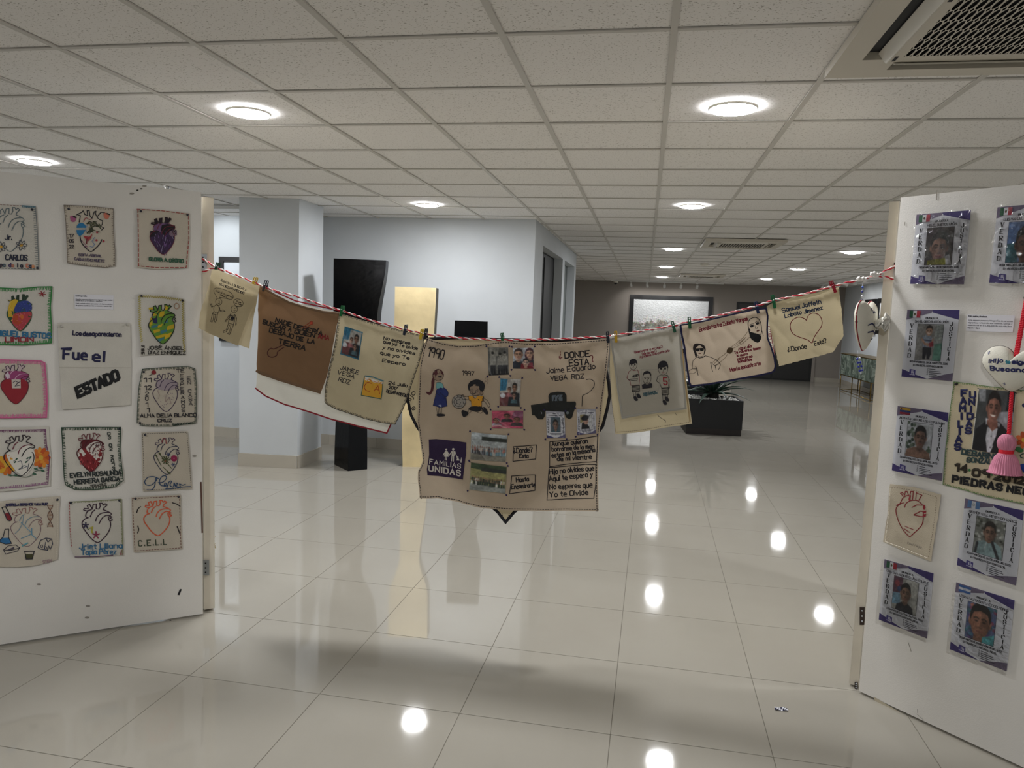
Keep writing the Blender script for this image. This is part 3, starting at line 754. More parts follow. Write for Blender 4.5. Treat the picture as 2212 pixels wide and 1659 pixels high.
    def vtext(s, str_, top, bot, h, wid, w, c, serif=True):
        """letters stacked one under the other from top to bot (baseline centres)"""
        top, bot = V(top), V(bot); n = len(str_)
        for i, ch in enumerate(str_):
            p = top+(bot-top)*(i/(n-1)); g = GW.get(ch, 3)/4*wid
            s.text(ch, (p.x-g/2, p.y), (p.x+g/2+1e-4, p.y), h, w, c, serif=serif)
    def dash(s, pts, on, gap, w, c, jit=0):
        P = [V(p) for p in pts]; state = True; left = on; s.off(); s.lock = True
        for p, q in zip(P, P[1:]):
            L = (q-p).length; pos = 0
            while pos < L:
                stp = min(left, L-pos); a, b = p+(q-p)*pos/L, p+(q-p)*(pos+stp)/L
                if state: s.line([a, b], w, c)
                pos += stp; left -= stp
                if left <= 1e-6: state = not state; left = on if state else gap
        s.lock = False
    def blanket(s, pts, tooth, gap, w, c, side=1, rim=True, lean=.15):
        P = [V(p) for p in pts]
        if rim: s.line(P, w, c)
        s.lock = True
        for p, q in zip(P, P[1:]):
            L = (q-p).length; d = (q-p)/L; n = V((-d.y, d.x))*side; k = int(L/gap)
            for i in range(k):
                a = p+d*(i+.5)*gap; s.line([a, a+n*tooth*random.uniform(.75, 1.1)+d*gap*random.uniform(-lean, lean)*2], w*.9, c)
        s.lock = False
    def flush(s, name, parent, **kw):
        if not s.mb.v: return None
        kw.setdefault('kind', 'stuff'); o = s.mb.build(name, parent, **kw); s.mb = MB(); s.k = min(s.k, 40); return o
def noisewr(seed, amp, sc, drape=0):
    def f(a, b):
        r = 1-abs(noise.noise(V((a*sc*1.1+b*sc*.8+seed, b*sc*.5-a*2, seed+9))))*2.2
        return amp*.55*max(0, r)**3+amp*(noise.noise(V((a*sc+seed*7.3, b*sc*.45, seed)))+.45*noise.noise(V((a*sc*2.3, b*sc*1.9, seed+4.1))))+(drape*math.sin(a*19+seed*2) if drape else 0)
    return f
def sample(pl, n):
    P = [V(p) for p in pl]; L = [0]
    for p, q in zip(P, P[1:]): L.append(L[-1]+(q-p).length)
    out = []; k = 0
    for i in range(n+1):
        t = L[-1]*i/n
        while k < len(P)-2 and L[k+1] < t: k += 1
        out.append(P[k]+(P[k+1]-P[k])*min(1, max(0, (t-L[k])/max(1e-9, L[k+1]-L[k]))))
    return out
def sheet(art, top, right, bottom, left, N, M, m, off=0, thick=0, fray=0):
    """Coons patch of four drawn edges: top (left to right), right (down), bottom (left to right), left (down)"""
    f = lambda pl: [V(art.map(*p)) for p in pl]
    T, R_, B, L = sample(f(top), N), sample(f(right), M), sample(f(bottom), N), sample(f(left), M)
    vs = []; mb = MB(); c00, c10, c01, c11 = T[0], T[-1], B[0], B[-1]
    for j in range(M+1):
        v = j/M
        for i in range(N+1):
            u = i/N
            p = T[i]*(1-v)+B[i]*v+L[j]*(1-u)+R_[j]*u-((c00*(1-u)+c10*u)*(1-v)+(c01*(1-u)+c11*u)*v)
            if fray and (i in (0, N) or j in (0, M)): p = p+V((random.uniform(-fray, fray), random.uniform(-fray, fray)))
            vs.append(art.p3(p.x, p.y, off))
    fs = [(j*(N+1)+i, (j+1)*(N+1)+i, (j+1)*(N+1)+i+1, j*(N+1)+i+1) for j in range(M) for i in range(N)]
    if thick:
        k = len(vs); vs += [p-art.n*thick for p in vs]; fs2 = [tuple(x+k for x in q[::-1]) for q in fs]
        edge = [i for i in range(N+1)]+[(j*(N+1)+N) for j in range(1, M+1)]+[M*(N+1)+i for i in range(N-1, -1, -1)]+[j*(N+1) for j in range(M-1, 0, -1)]
        rim = [(a, b, b+k, a+k) for a, b in zip(edge, edge[1:]+edge[:1])]; mb.mesh(vs, fs, m, True); mb.mesh(vs, fs2, m, True); mb.mesh(vs, rim, m)
    else: mb.mesh(vs, fs, m, True)
    return mb
def cloth_mat(name, col, trans=.30, nz=.07): return mat(name, col, .9, spec=.15, nz=nz, nscale=9, bump=.35, bscale=420, trans=trans)
M_MUSLIN = cloth_mat('muslin', '#c9bd9f'); M_BROWN = cloth_mat('brown_cotton', '#86694f', .22); M_CREAM = cloth_mat('cream_cotton', '#c0b394'); M_WHITEC = cloth_mat('white_cotton', '#d6d4ca', .35)
M_GREYC = cloth_mat('grey_white_cotton', '#b3afa5', .3); M_PINKC = cloth_mat('pinkish_muslin', '#c0b09c', .3)
import numpy as np
class Canvas:
    """soft raster print of a snapshot, painted in 0..1 coordinates (v down); becomes a fine colour grid on the paper"""
    def __init__(s, w, h):
        s.w, s.h = w, h; s.a = np.full((h, w, 3), .6); s.U, s.V = np.meshgrid((np.arange(w)+.5)/w, (np.arange(h)+.5)/h); s.px = .8/min(w, h); s.rs = np.random.RandomState(5)
    def put(s, al, c):
        c = c.lstrip('#'); col = np.array([int(c[i:i+2], 16)/255 for i in (0, 2, 4)]); al = np.clip(al, 0, 1)[..., None]; s.a = s.a*(1-al)+col*al
    def seg(s, p, q):
        dx, dy = q[0]-p[0], q[1]-p[1]; t = np.clip(((s.U-p[0])*dx+(s.V-p[1])*dy)/max(1e-9, dx*dx+dy*dy), 0, 1); return np.hypot(s.U-p[0]-t*dx, s.V-p[1]-t*dy)
    def fill(s, pts, c, smooth=0):
        ins = np.zeros((s.h, s.w), bool); d = np.full((s.h, s.w), 9.)
        for (x0, y0), (x1, y1) in zip(pts, list(pts[1:])+[pts[0]]):
            if y0 != y1: ins ^= ((y0 > s.V) != (y1 > s.V)) & (s.U < (x1-x0)*(s.V-y0)/(y1-y0)+x0)
            d = np.minimum(d, s.seg((x0, y0), (x1, y1)))
        s.put(np.where(ins, d, -d)/(2*s.px)+.5, c)
    def ell(s, cx, cy, rx, ry, c, rot=0, n=0, soft=0):
        r = math.radians(rot); x, y = s.U-cx, s.V-cy; X_, Y_ = x*math.cos(r)+y*math.sin(r), -x*math.sin(r)+y*math.cos(r)
        d = np.sqrt((X_/rx)**2+(Y_/ry)**2); s.put((1-d)*min(rx, ry)/(2*max(s.px, soft))+.5, c)
    def line(s, pts, w, c, closed=False, smooth=0, thread=True):
        P = list(pts)+([pts[0]] if closed else []); d = np.full((s.h, s.w), 9.)
        for p, q in zip(P, P[1:]): d = np.minimum(d, s.seg(p, q))
        s.put((w/2-d)/(2*s.px)+.5, c)
    def ring(s, cx, cy, rx, ry, w, c, n=20): s.line([(cx+rx*math.cos(t), cy+ry*math.sin(t)) for t in [2*math.pi*k/n for k in range(n+1)]], w, c)
    def tone(s, cx, cy, rx, ry, k): s.a *= (1+(k-1)*np.exp(-((s.U-cx)/rx)**2-((s.V-cy)/ry)**2))[..., None]
    def grain(s, amp):
        for n in (5, 11, 23):
            g = s.rs.rand(n+2, n+2); y, x = s.V*n, s.U*n; i, j = y.astype(int), x.astype(int); fy, fx = y-i, x-j; fy, fx = fy*fy*(3-2*fy), fx*fx*(3-2*fx)
            v = (g[i, j]*(1-fx)+g[i, j+1]*fx)*(1-fy)+(g[i+1, j]*(1-fx)+g[i+1, j+1]*fx)*fy; s.a *= (1+amp*(v-.5))[..., None]
    def blur(s):
        b = np.pad(s.a, ((1, 1), (1, 1), (0, 0)), 'edge'); s.a = (b[1:-1, 1:-1]*4+b[:-2, 1:-1]+b[2:, 1:-1]+b[1:-1, :-2]+b[1:-1, 2:])/8
def print_material():
    m = bpy.data.materials.new('photo_print'); m.use_nodes = True; nt = m.node_tree; n = nt.nodes.new('ShaderNodeAttribute'); n.attribute_name = 'print'
    nt.links.new(n.outputs['Color'], nt.nodes['Principled BSDF'].inputs['Base Color']); nt.nodes['Principled BSDF'].inputs['Roughness'].default_value = .4; return m
M_PRINT = print_material()
def raster(a, o, quad, draw, w, h, name, lift=.0003):
    c = Canvas(w, h); draw(c); c.blur(); c.grain(.22); sv = a.map; a.quad(quad); off = a.off()+lift
    vs = [a.p3(*a.map(i/w, j/h), off) for j in range(h+1) for i in range(w+1)]
    mb = MB(); mb.mesh(vs, [(j*(w+1)+i, (j+1)*(w+1)+i, (j+1)*(w+1)+i+1, j*(w+1)+i+1) for j in range(h) for i in range(w)], M_PRINT); ob = mb.build(name, o)
    L = np.clip(c.a, 0, 1); L = np.where(L <= .04045, L/12.92, ((L+.055)/1.055)**2.4); col = np.ones((h*w, 4, 4)); col[:, :, :3] = L.reshape(-1, 1, 3)
    at = ob.data.color_attributes.new('print', 'FLOAT_COLOR', 'CORNER'); at.data.foreach_set('color', col.ravel().astype(np.float32)); a.map = sv; return ob
def person(a, u, v, s, skin, hair, shirt, hy=1.0, ears=True, face=True, long_=False):
    """head and shoulders print, centred on the face"""
    a.fill([(u-s*1.5, v+s*2.6), (u-s*1.25, v+s*1.55), (u-s*.45, v+s*1.15), (u+s*.45, v+s*1.15), (u+s*1.25, v+s*1.55), (u+s*1.5, v+s*2.6)], shirt)
    if long_: a.ell(u, v+.35*s*hy, s*.95, s*1.35*hy, hair)
    a.fill([(u-s*.35, v+s*.6), (u+s*.35, v+s*.6), (u+s*.42, v+s*1.25), (u, v+s*1.5), (u-s*.42, v+s*1.25)], skin)
    if ears: a.ell(u-s*.74, v+.1*s, s*.13, s*.24*hy, skin); a.ell(u+s*.74, v+.1*s, s*.13, s*.24*hy, skin)
    a.ell(u, v-.25*s*hy, s*.78, s*.82*hy, hair)
    a.ell(u, v+.12*s*hy, s*.70, s*.92*hy, skin)
    a.fill([(u-s*.72, v-.1*s*hy), (u-s*.66, v-.75*s*hy), (u, v-1.03*s*hy), (u+s*.66, v-.75*s*hy), (u+s*.72, v-.1*s*hy), (u+s*.5, v-.48*s*hy), (u, v-.6*s*hy), (u-s*.5, v-.46*s*hy)], hair)
    if face and isinstance(a, Canvas):
        a.tone(u+s*.5, v+.15*s*hy, s*.38, s*.9*hy, .72); a.tone(u-s*.1, v-.35*s*hy, s*.4, s*.22*hy, 1.10); a.tone(u, v+1.12*s*hy, s*.55, s*.18*hy, .68); a.tone(u, v-.55*s*hy, s*.7, s*.14*hy, .86)
        for e in (-1, 1): a.tone(u+e*s*.29, v+.0*s*hy, s*.2, s*.13*hy, .74); a.tone(u+e*s*.33, v+.34*s*hy, s*.16, s*.14*hy, 1.08); a.tone(u+e*s*.62, v+.4*s*hy, s*.14, s*.4*hy, .84)
        for e in (-1, 1): a.ell(u+e*s*.29, v+.05*s*hy, s*.115, s*.045*hy, '#2a1d18'); a.line([(u+e*s*.13, v-.11*s*hy), (u+e*s*.3, v-.17*s*hy), (u+e*s*.47, v-.10*s*hy)], s*.075, '#2c2019')
        a.tone(u+s*.08, v+.25*s*hy, s*.09, s*.25*hy, .82); a.tone(u-s*.03, v+.22*s*hy, s*.06, s*.2*hy, 1.12); a.tone(u, v+.42*s*hy, s*.2, s*.055*hy, .62); a.line([(u-s*.22, v+.62*s*hy), (u, v+.645*s*hy), (u+s*.22, v+.62*s*hy)], s*.085, '#7a4640'); a.tone(u, v+.76*s*hy, s*.22, s*.07*hy, .82)
        a.tone(u-s*.9, v+2.0*s, s*.5, s*.7, 1.15); a.tone(u+s*.9, v+2.0*s, s*.5, s*.7, .8)
    elif face:
        dk = '#2a1d18'
        for e in (-1, 1):
            a.ell(u+e*s*.29, v+.05*s*hy, s*.13, s*.055*hy, dk); a.line([(u+e*s*.12, v-.1*s*hy), (u+e*s*.3, v-.17*s*hy), (u+e*s*.47, v-.09*s*hy)], s*.07, dk)
        a.line([(u+s*.04, v+.1*s*hy), (u+s*.1, v+.38*s*hy), (u-s*.06, v+.4*s*hy)], s*.045, '#7a5240')
        a.line([(u-s*.24, v+.62*s*hy), (u, v+.66*s*hy), (u+s*.24, v+.62*s*hy)], s*.075, '#7d4238')
# ------------------------------------------------------------------ clothesline
LN_ = V((0, -1, 0)); LY = 3.30
ROPE = [(437,558),(468,579),(505,592),(550,611),(590,627),(640,640),(700,660),(738,671),(800,692),(876,712),(918,722),(1000,731),(1086,735),(1200,733),(1313,727),(1331,724),(1455,704),(1490,694),(1560,680),(1635,661),(1670,649),(1740,635),(1800,618),(1850,606),(1895,595),(1938,572)]
RP = lambda p, y=LY: on_plane(p[0], p[1], (0, y, 0), LN_)
rope = empty('clothesline', RP((1086, 735)), 'red and white twisted cord strung between the two screens', 'rope')
def twist(paths, name, c, ph):
    q = MB()
    for path in paths:
        P = sample([RP(p) for p in path], max(12, int(sum((V(b)-V(a)).length for a, b in zip(path, path[1:]))/2.2))); out = []
        for i, p in enumerate(P):
            t = i*.55+ph; d = (P[min(i+1, len(P)-1)]-P[max(0, i-1)]).normalized(); u = V((0, -1, 0)); w_ = d.cross(u)
            out.append(p+u*math.cos(t)*.0026+w_*math.sin(t)*.0026)
        q.tube(out, .0030, c, 6)
    return q.build(name, rope)
PATHS = [ROPE, [(437,587),(452,582),(468,579)], [(1895,595),(1915,599),(1938,604)]]
twist(PATHS, 'red_strand', th('#c3132d', .6), 0); twist(PATHS, 'white_strand', th('#e6dcd8', .6), math.pi)
q = MB(); random.seed(3)
for c, r in (((1893, 595), .012), ((1862, 604), .012), ((1322, 727), .008)):
    P = RP(c, LY-.01)
    for k in range(4): q.lathe([(.0005, -.7*r), (.7*r, -.3*r), (r, .1*r), (.6*r, .6*r), (.0005, .8*r)], th('#e9e6e2'), at=P+V((random.uniform(-1, 1)*r*1.4, 0, random.uniform(-.5, .5)*r)), seg=8, M=Matrix.Rotation(random.uniform(0, 3), 4, 'Y'))
q.build('knot', rope, kind='stuff')
PEGS = [((472,567),(464.5,589),'#14452f','dark green clothes peg at the left end of the line'),
 ((553,599),(545,620),'#c2a52a','yellow clothes peg on the small cartoon cloth'),
 ((576,606),(569,629),'#151b33','navy clothes peg holding the brown cloth by its left corner'),
 ((741,660),(736,683),'#0f6a36','green clothes peg between the brown cloth and the white cloth with a family photo'),
 ((878,701),(873,724),'#151c30','navy clothes peg near the right end of the white cloth with black stitching'),
 ((913,711),(908,733),'#d0b42c','yellow clothes peg half hidden behind a black one left of the big cloth'),
 ((921.5,710),(918,733),'#12141c','black clothes peg at the upper left corner of the big middle cloth'),
 ((1084,719),(1087,744),'#0f5a2f','green clothes peg at the middle of the big cloth'),
 ((1312,716),(1314,741),'#161b2a','black clothes peg at the upper right corner of the big middle cloth'),
 ((1329.7,715),(1331,740),'#c79d1e','yellow clothes peg on the grey white cloth with three figures'),
 ((1452,694),(1458,718),'#0d5238','green clothes peg at the right corner of the grey white cloth with three figures'),
 ((1488.7,684),(1490.5,710),'#0f5a30','green clothes peg at the left corner of the navy bordered cloth'),
 ((1632,651),(1638,677),'#1b2a52','dark blue clothes peg near the right corner of the navy bordered cloth'),
 ((1668.5,637),(1673.5,666),'#0d6a3c','green clothes peg at the left corner of the cloth with the heart outline'),
 ((1795,607),(1804.6,632),'#a3142c','red clothes peg at the right corner of the cloth with the heart outline')]
for i, (a, b, c, lab) in enumerate(PEGS):
    A_, B_ = RP(a, LY-.012), RP(b, LY-.012); up = (A_-B_); L = max(up.length, .042); up.normalize(); n = V((0, -1, 0)); x = up.cross(n); c0 = (A_+B_)/2
    M = Matrix(((x.x, up.x, n.x, c0.x), (x.y, up.y, n.y, c0.y), (x.z, up.z, n.z, c0.z), (0, 0, 0, 1))); m = mat('peg_'+c.lstrip('#'), c, .35)
    t = empty('clothes_peg', B_, lab, 'clothes peg', 'clothes pegs on the line')
    for sgn, yaw_ in ((1, 0), (-1, .18 if i < 7 else 0)):
        q = MB(); R = M @ Matrix.Rotation(yaw_, 4, 'Z') @ Matrix.Translation((0, 0, sgn*.0055 if sgn > 0 else -.016)) @ Matrix.Rotation(sgn*.09, 4, 'X'); wd = .0062
        q.box((-wd, -L/2, -.002), (wd, L*.10, .002), m, R, bev=.001)              # jaw
        q.box((-wd, L*.10, -.002), (-wd*.42, L*.42, .002), m, R); q.box((wd*.42, L*.10, -.002), (wd, L*.42, .002), m, R)   # slotted handle
        q.box((-wd, L*.42, -.002), (wd, L/2, .002), m, R, bev=.001); q.box((-wd, L*.22, -.002), (wd, L*.27, .002), m, R)
        q.build('jaw', t)
    q = MB(); q.tube([M @ V((-.0072, .004, .001)), M @ V((.0072, .004, .001))], .0026, M_CHROME, 8); q.build('spring', t)
# ------------------------------------------------------------------ hanging cloths
INK = '#17141c'
GRP = 'embroidered cloths pegged on the clothesline'
def hang(lab, y, seed, amp=.006, drape=.003): return Art((0, y, EY), LN_, noisewr(seed, amp, 9, drape), off=.0010), lab
def cloth_root(name, mb, lab, grp=GRP): return mb.build(name, label=lab, cat='cloth', group=grp)
YF, YK = LY-.012, LY+.034
# 1 small cartoon cloth folded over the line
a, lab = hang('small cream cloth with two cartoon figures and speech bubbles, hung at the left end', LY-.085, 1)
a.crop(425, 540, .13258)
o = cloth_root('hanging_cloth', sheet(a, [(250,318),(350,322),(520,385),(740,470),(880,560),(1020,578)], [(1020,578),(985,780),(880,990),(800,1190),(720,1400),(670,1562)], [(20,1268),(350,1420),(670,1562)], [(250,318),(205,560),(95,890),(50,1050),(20,1268)], 30, 30, M_CREAM), lab)
k = Art((0, LY-.062, EY), LN_, noisewr(11, .004, 9)); k.crop(425, 540, .13258)
sheet(k, [(260,330),(1020,590)], [(1020,590),(985,800),(930,1080),(885,1400),(860,1606)], [(150,1345),(500,1480),(860,1606)], [(260,330),(200,900),(150,1345)], 20, 20, M_CREAM).build('back_flap', o)
a.text('SALGAN A BUSCAR A', (405,508), (805,672), 34, 8, INK, jit=.12); a.text('SU DESAPARECIDO', (385,570), (768,722), 34, 8, INK, jit=.12); a.flush('lettering', o)
a.line([(350,775),(300,700),(290,650),(330,620),(420,635),(540,680),(600,740),(600,780),(560,805),(480,790),(380,770)], 7, INK, smooth=1); a.ring(682,862,80,62,7,INK, rot=20); a.line([(640,915),(660,925),(655,950)], 6, INK)
a.text('¿Qué quieres', (318,672), (590,782), 24, 5, INK); a.text('saber?', (390,735), (490,785), 22, 5, INK); a.text('Pues', (655,845), (725,868), 20, 5, INK); a.text('un Tata', (625,870), (735,905), 18, 5, INK)
for (hx, hy, hr, bx, by) in ((370,845,52,325,955), (610,965,52,575,1130)):
    a.ring(hx, hy, hr, hr+4, 6, INK)
    a.line([(hx+5,hy-15),(hx+18,hy-8)], 5, INK); a.line([(hx-8,hy+22),(hx+8,hy+28),(hx+22,hy+18)], 5, INK)
a.ring(330,960,48,65,6,INK); a.line([(285,910),(250,935),(225,885),(240,875),(262,920)], 7, INK); a.line([(385,930),(390,990),(420,1005),(470,1000),(440,975),(400,985)], 8, INK)
a.line([(280,1005),(265,1040),(345,1060),(360,1020)], 7, INK)
for x in (262, 320): a.line([(x,1045),(x-22,1140),(x-30,1165),(x-5,1175),(x+12,1140),(x+25,1055)], 7, INK)
a.line([(560,1040),(520,1080),(470,1165),(490,1160),(545,1080)], 7, INK); a.line([(625,1050),(650,1110),(630,1230),(645,1200)], 9, INK)
a.line([(555,1040),(530,1130),(520,1190),(600,1215),(625,1120),(620,1050)], 7, INK); a.ell(585,1110,30,32,INK); a.line([(545,1070),(620,1060)], 12, INK); a.line([(530,1130),(620,1160)], 8, INK)
a.line([(525,1190),(490,1300),(440,1325),(445,1345),(490,1335),(545,1220)], 7, INK); a.line([(560,1225),(540,1340),(510,1365),(540,1378),(555,1340),(600,1225)], 7, INK); a.flush('embroidery', o)
# 2 brown cloth and the white one behind it
k = Art((0, YK, EY), LN_, noisewr(12, .005, 7)); k.crop(420, 540, .2411)
ob = cloth_root('hanging_cloth', sheet(k, [(580,332),(900,470),(1300,560),(1600,660),(1905,750)], [(1905,750),(1860,1200),(1795,1430),(1760,1560),(1725,1640)], [(550,1240),(640,1310),(800,1380),(1000,1440),(1240,1520),(1500,1585),(1725,1640)], [(580,332),(570,700),(560,1120),(550,1240)], 40, 24, M_WHITEC), 'white cloth with dark red hem, mostly hidden behind the brown cloth')
k.line([(550,1240),(640,1310),(800,1380),(1000,1440),(1240,1520),(1500,1585),(1725,1640),(1762,1560)], 13, '#8e1526'); k.line([(640,335),(900,455),(1300,545)], 12, '#a81428'); k.flush('red_hem', ob)
a, lab = hang('brown cotton cloth lettered NADIE DEBERÍA BUSCAR, second from the left', YF, 2)
a.crop(420, 540, .2411)
o = cloth_root('hanging_cloth', sheet(a, [(575,320),(640,340),(720,390),(850,460),(1000,510),(1150,545),(1300,560)], [(1300,560),(1290,620),(1260,760),(1230,950),(1190,1130),(1130,1290)], [(562,1095),(590,1115),(700,1150),(900,1220),(1130,1290)], [(575,320),(572,500),(570,800),(560,1000),(562,1095)], 40, 40, M_BROWN), lab)
a.line([(562,1085),(700,1138),(900,1205),(1130,1272)], 22, mat('brown_hem', '#735a43', .9)); a.line([(600,335),(720,402),(850,472),(1000,522),(1150,557),(1290,572)], 14, mat('brown_hem', '#735a43', .9)); a.flush('hem', o)
B2 = '#1b1512'; W2 = 11
a.text('NADIE', (728,645), (868,690), 36, W2, B2, jit=.06); a.text('DEBERÍA', (890,700), (1140,765), 36, W2, B2, jit=.06)
a.text('BUSCAR', (615,660), (812,722), 36, W2, B2, jit=.06); a.text('A', (845,722), (868,730), 32, W2, B2); a.text('QUIEN', (900,745), (1070,785), 34, W2, B2, jit=.06); a.text('AMA', (1105,790), (1205,805), 38, 10, '#7e1c22', jit=.06)
a.text('DEBAJO', (672,735), (885,792), 37, W2, B2, jit=.06); a.text('DE', (915,805), (975,817), 34, W2, B2); a.text('LA', (1012,828), (1070,840), 33, W2, B2); a.text('TIERRA', (752,835), (990,902), 44, W2, B2, jit=.08); a.flush('lettering', o)
a.line([(805,845),(720,885),(690,880),(660,910),(665,945),(700,960),(740,945),(750,910),(805,870)], 8, '#4a211c', smooth=1); a.line([(970,695),(1030,650),(1040,640),(1058,645),(1055,665),(1040,668),(990,705)], 7, '#8e3a22'); a.ell(1043,653,14,14,'#b9452c'); a.flush('embroidery', o)
# 3 white cloth with black blanket stitch
a, lab = hang('white cloth edged in black blanket stitch with small family photo, right of the brown cloth', YF, 3, .007)
a.crop(700, 640, .18082)
T3 = [(165,200),(240,215),(400,265),(600,320),(800,375),(950,415),(1100,450),(1200,480)]; R3 = [(1200,480),(1195,560),(1140,790),(1040,1070),(1000,1190),(950,1340),(850,1530)]
B3 = [(10,1260),(30,1290),(150,1350),(300,1405),(500,1465),(700,1510),(850,1530)]; L3 = [(165,200),(165,340),(120,640),(60,880),(20,1100),(10,1260)]
o = cloth_root('hanging_cloth', sheet(a, T3, R3, B3, L3, 40, 40, M_MUSLIN), lab)
a.blanket(T3, 20, 15, 6, INK); a.blanket(R3, 20, 15, 6, INK); a.blanket(B3, 22, 15, 6, INK, side=-1); a.blanket(L3, 22, 15, 6, INK, side=-1); a.flush('border_stitch', o)
for s_, p, r in (('No esperes', (710,515), (1025,580)), ('que yo Te olvide', (705,560), (1115,640)), ('y no olvides', (700,625), (1085,700)), ('que yo Te', (672,690), (1015,760)), ('Espero', (700,778), (968,828))): a.text(s_, p, r, 36, 9, INK, jit=.08)
a.text('JAIME.E', (190,868), (408,935), 44, 8, '#25232b', jit=.06); a.text('VEGA', (158,925), (358,985), 46, 8, '#25232b', jit=.06); a.text('RDZ', (170,1012), (300,1055), 50, 8, '#25232b')
a.text('24 Julio', (775,1050), (992,1085), 36, 9, INK, jit=.08); a.text('2017', (785,1100), (875,1120), 34, 9, INK); a.text('DESAPARECIO', (752,1145), (985,1205), 34, 9, INK, jit=.08); a.flush('lettering', o)
def photo(a, o, quad, draw, name='photo', size=None):
    if size: return raster(a, o, quad, draw, *size, name)
    sv = a.map; a.quad(quad); a.th3 = False; draw(a); p = a.flush(name, o); a.map = sv; a.th3 = True; return p
def fam(a):
    a.fill([(0,0),(1,0),(1,1),(0,1)], '#a9a6a0'); a.fill([(0,0),(.36,.02),(.3,.42),(0,.45)], '#2f6f8f'); a.line([(.12,.02),(.1,.4)], .03, '#1d4b66'); a.fill([(0,.55),(.4,.5),(.5,1),(0,1)], '#6a3a3a')
    person(a, .72, .30, .15, '#8b6a57', '#1a1512', '#20242a'); a.fill([(.45,.62),(.95,.5),(1,1),(.4,1)], '#1d1f24'); person(a, .46, .40, .10, '#c49b86', '#3a2a22', '#a46a6e'); person(a, .70, .60, .11, '#b58d78', '#2a201b', '#46626b'); a.ell(.14, .62, .14, .09, '#c9cdd2')
photo(a, o, [(245,358),(468,428),(415,760),(195,692)], lambda a: (fam(a), a.line([(0,0),(1,0),(1,1),(0,1)], .09, '#2b6d86', closed=True)), size=(48, 72))
a.fill([(490,965),(715,1030),(690,1222),(450,1178)], '#cf9a2c'); a.fill([(495,960),(718,1025),(712,1050),(492,1000)], '#d9d7cf'); a.line([(495,950),(600,965),(718,1010)], 14, '#4f7d88'); a.line([(485,960),(450,1180),(690,1225),(715,1030)], 9, '#2f5a52')
a.line([(570,1040),(520,1030),(485,1080),(510,1125),(555,1132)], 9, '#a33a1c', smooth=1); a.line([(605,1130),(655,1065),(672,1165)], 9, '#a33a1c'); a.line([(620,1105),(670,1120)], 8, '#a33a1c'); a.line([(497,985),(705,1045)], 6, '#c26a2a'); a.flush('embroidery', o)
# 4 big middle cloth, a heart shaped one behind it
k = Art((0, YK, EY), LN_, noisewr(14, .006, 6)); k.crop(880, 700, .2653)
HT = [(800,1612),(735,1530),(560,1370),(350,1150),(160,950),(75,830),(30,740),(0,600),(30,420),(90,250),(180,120),(400,112),(790,128),(1200,135),(1560,125),(1600,300),(1640,480),(1648,580),(1625,700),(1590,830),(1480,980),(1250,1200),(1000,1420),(870,1530)]
k.fill(HT, M_CREAM); oh = k.mb; k.mb = MB(); oh = cloth_root('hanging_cloth', oh, 'heart shaped cream cloth with black border, mostly hidden behind the big cloth')
k.line(HT, 24, '#12121c', closed=True); k.flush('border', oh)
k.dash([(770,1540),(785,1590)], 8, 6, 4, INK); k.dash([(830,1540),(815,1590)], 8, 6, 4, INK); k.text('hijo', (10,650), (70,560), 40, 6, INK); k.text('te', (15,720), (70,690), 36, 6, INK); k.flush('lettering', oh)
a, lab = hang('biggest cloth in the middle of the line, with drawings, photos and framed verses', YF, 4, .009, .004)
a.crop(880, 700, .2653)
T4 = [(160,110),(280,150),(420,172),(560,168),(700,145),(790,135),(1000,155),(1200,150),(1400,135),(1540,125),(1640,118)]; R4 = [(1640,118),(1645,180),(1620,420),(1590,640),(1565,880),(1555,1100),(1553,1300),(1556,1527)]
B4 = [(103,1420),(250,1420),(400,1450),(600,1495),(800,1515),(1000,1520),(1300,1520),(1556,1527)]; L4 = [(160,110),(130,200),(100,360),(90,600),(85,800),(105,950),(130,1110),(110,1160),(88,1200),(90,1300),(103,1420)]
o = cloth_root('hanging_cloth', sheet(a, T4, R4, B4, L4, 60, 56, M_PINKC), lab)
sh = lambda pl, dx, dy: [(x+dx, y+dy) for x, y in pl]
for pl_, dx, dy in ((T4, 0, 13), (R4, -13, 0), (B4, 0, -14), (L4, 12, 0)): a.dash(sh(pl_, dx, dy), 11, 10, 6, INK)
a.flush('border_stitch', o)
a.text('1990', (165,258), (290,288), 74, 9, INK); a.text('1997', (445,415), (540,422), 34, 6, INK)
a.text('¿', (1240,285), (1262,283), 62, 7, '#6b1f2a'); a.text('DONDE', (1285,278), (1485,262), 46, 9, INK); a.text('ESTA', (1322,340), (1478,328), 48, 9, INK); a.text('?', (1500,312), (1522,305), 56, 7, '#6b1f2a')
a.text('Jaime Eduardo', (1135,403), (1530,365), 42, 7, '#241f26', jit=.06); a.text('VEGA  RDZ', (1168,460), (1440,440), 36, 7, '#241f26', jit=.06)
for s_, p, r, h in (('¿Donde?', (865,1055), (1018,1040), 40), ('Esta', (912,1092), (985,1088), 30), ('Hasta', (888,1285), (988,1278), 34), ('Encontrarte', (850,1342), (1040,1325), 34), ('Aunque quieran', (1178,992), (1468,968), 34), ('borrarme de la men', (1178,1035), (1520,1008), 32), ('estas en la memoria', (1178,1085), (1528,1040), 34), ('de mi vientre', (1222,1113), (1500,1095), 34), ('Hijo no olvides que', (1160,1218), (1520,1190), 40), ('Aqui te espero y', (1158,1278), (1510,1240), 40), ('No esperes que', (1160,1345), (1505,1325), 40), ('Yo te Olvide', (1160,1405), (1472,1390), 40)): a.text(s_, p, r, h, 7.5, INK, jit=.07)
a.flush('lettering', o)
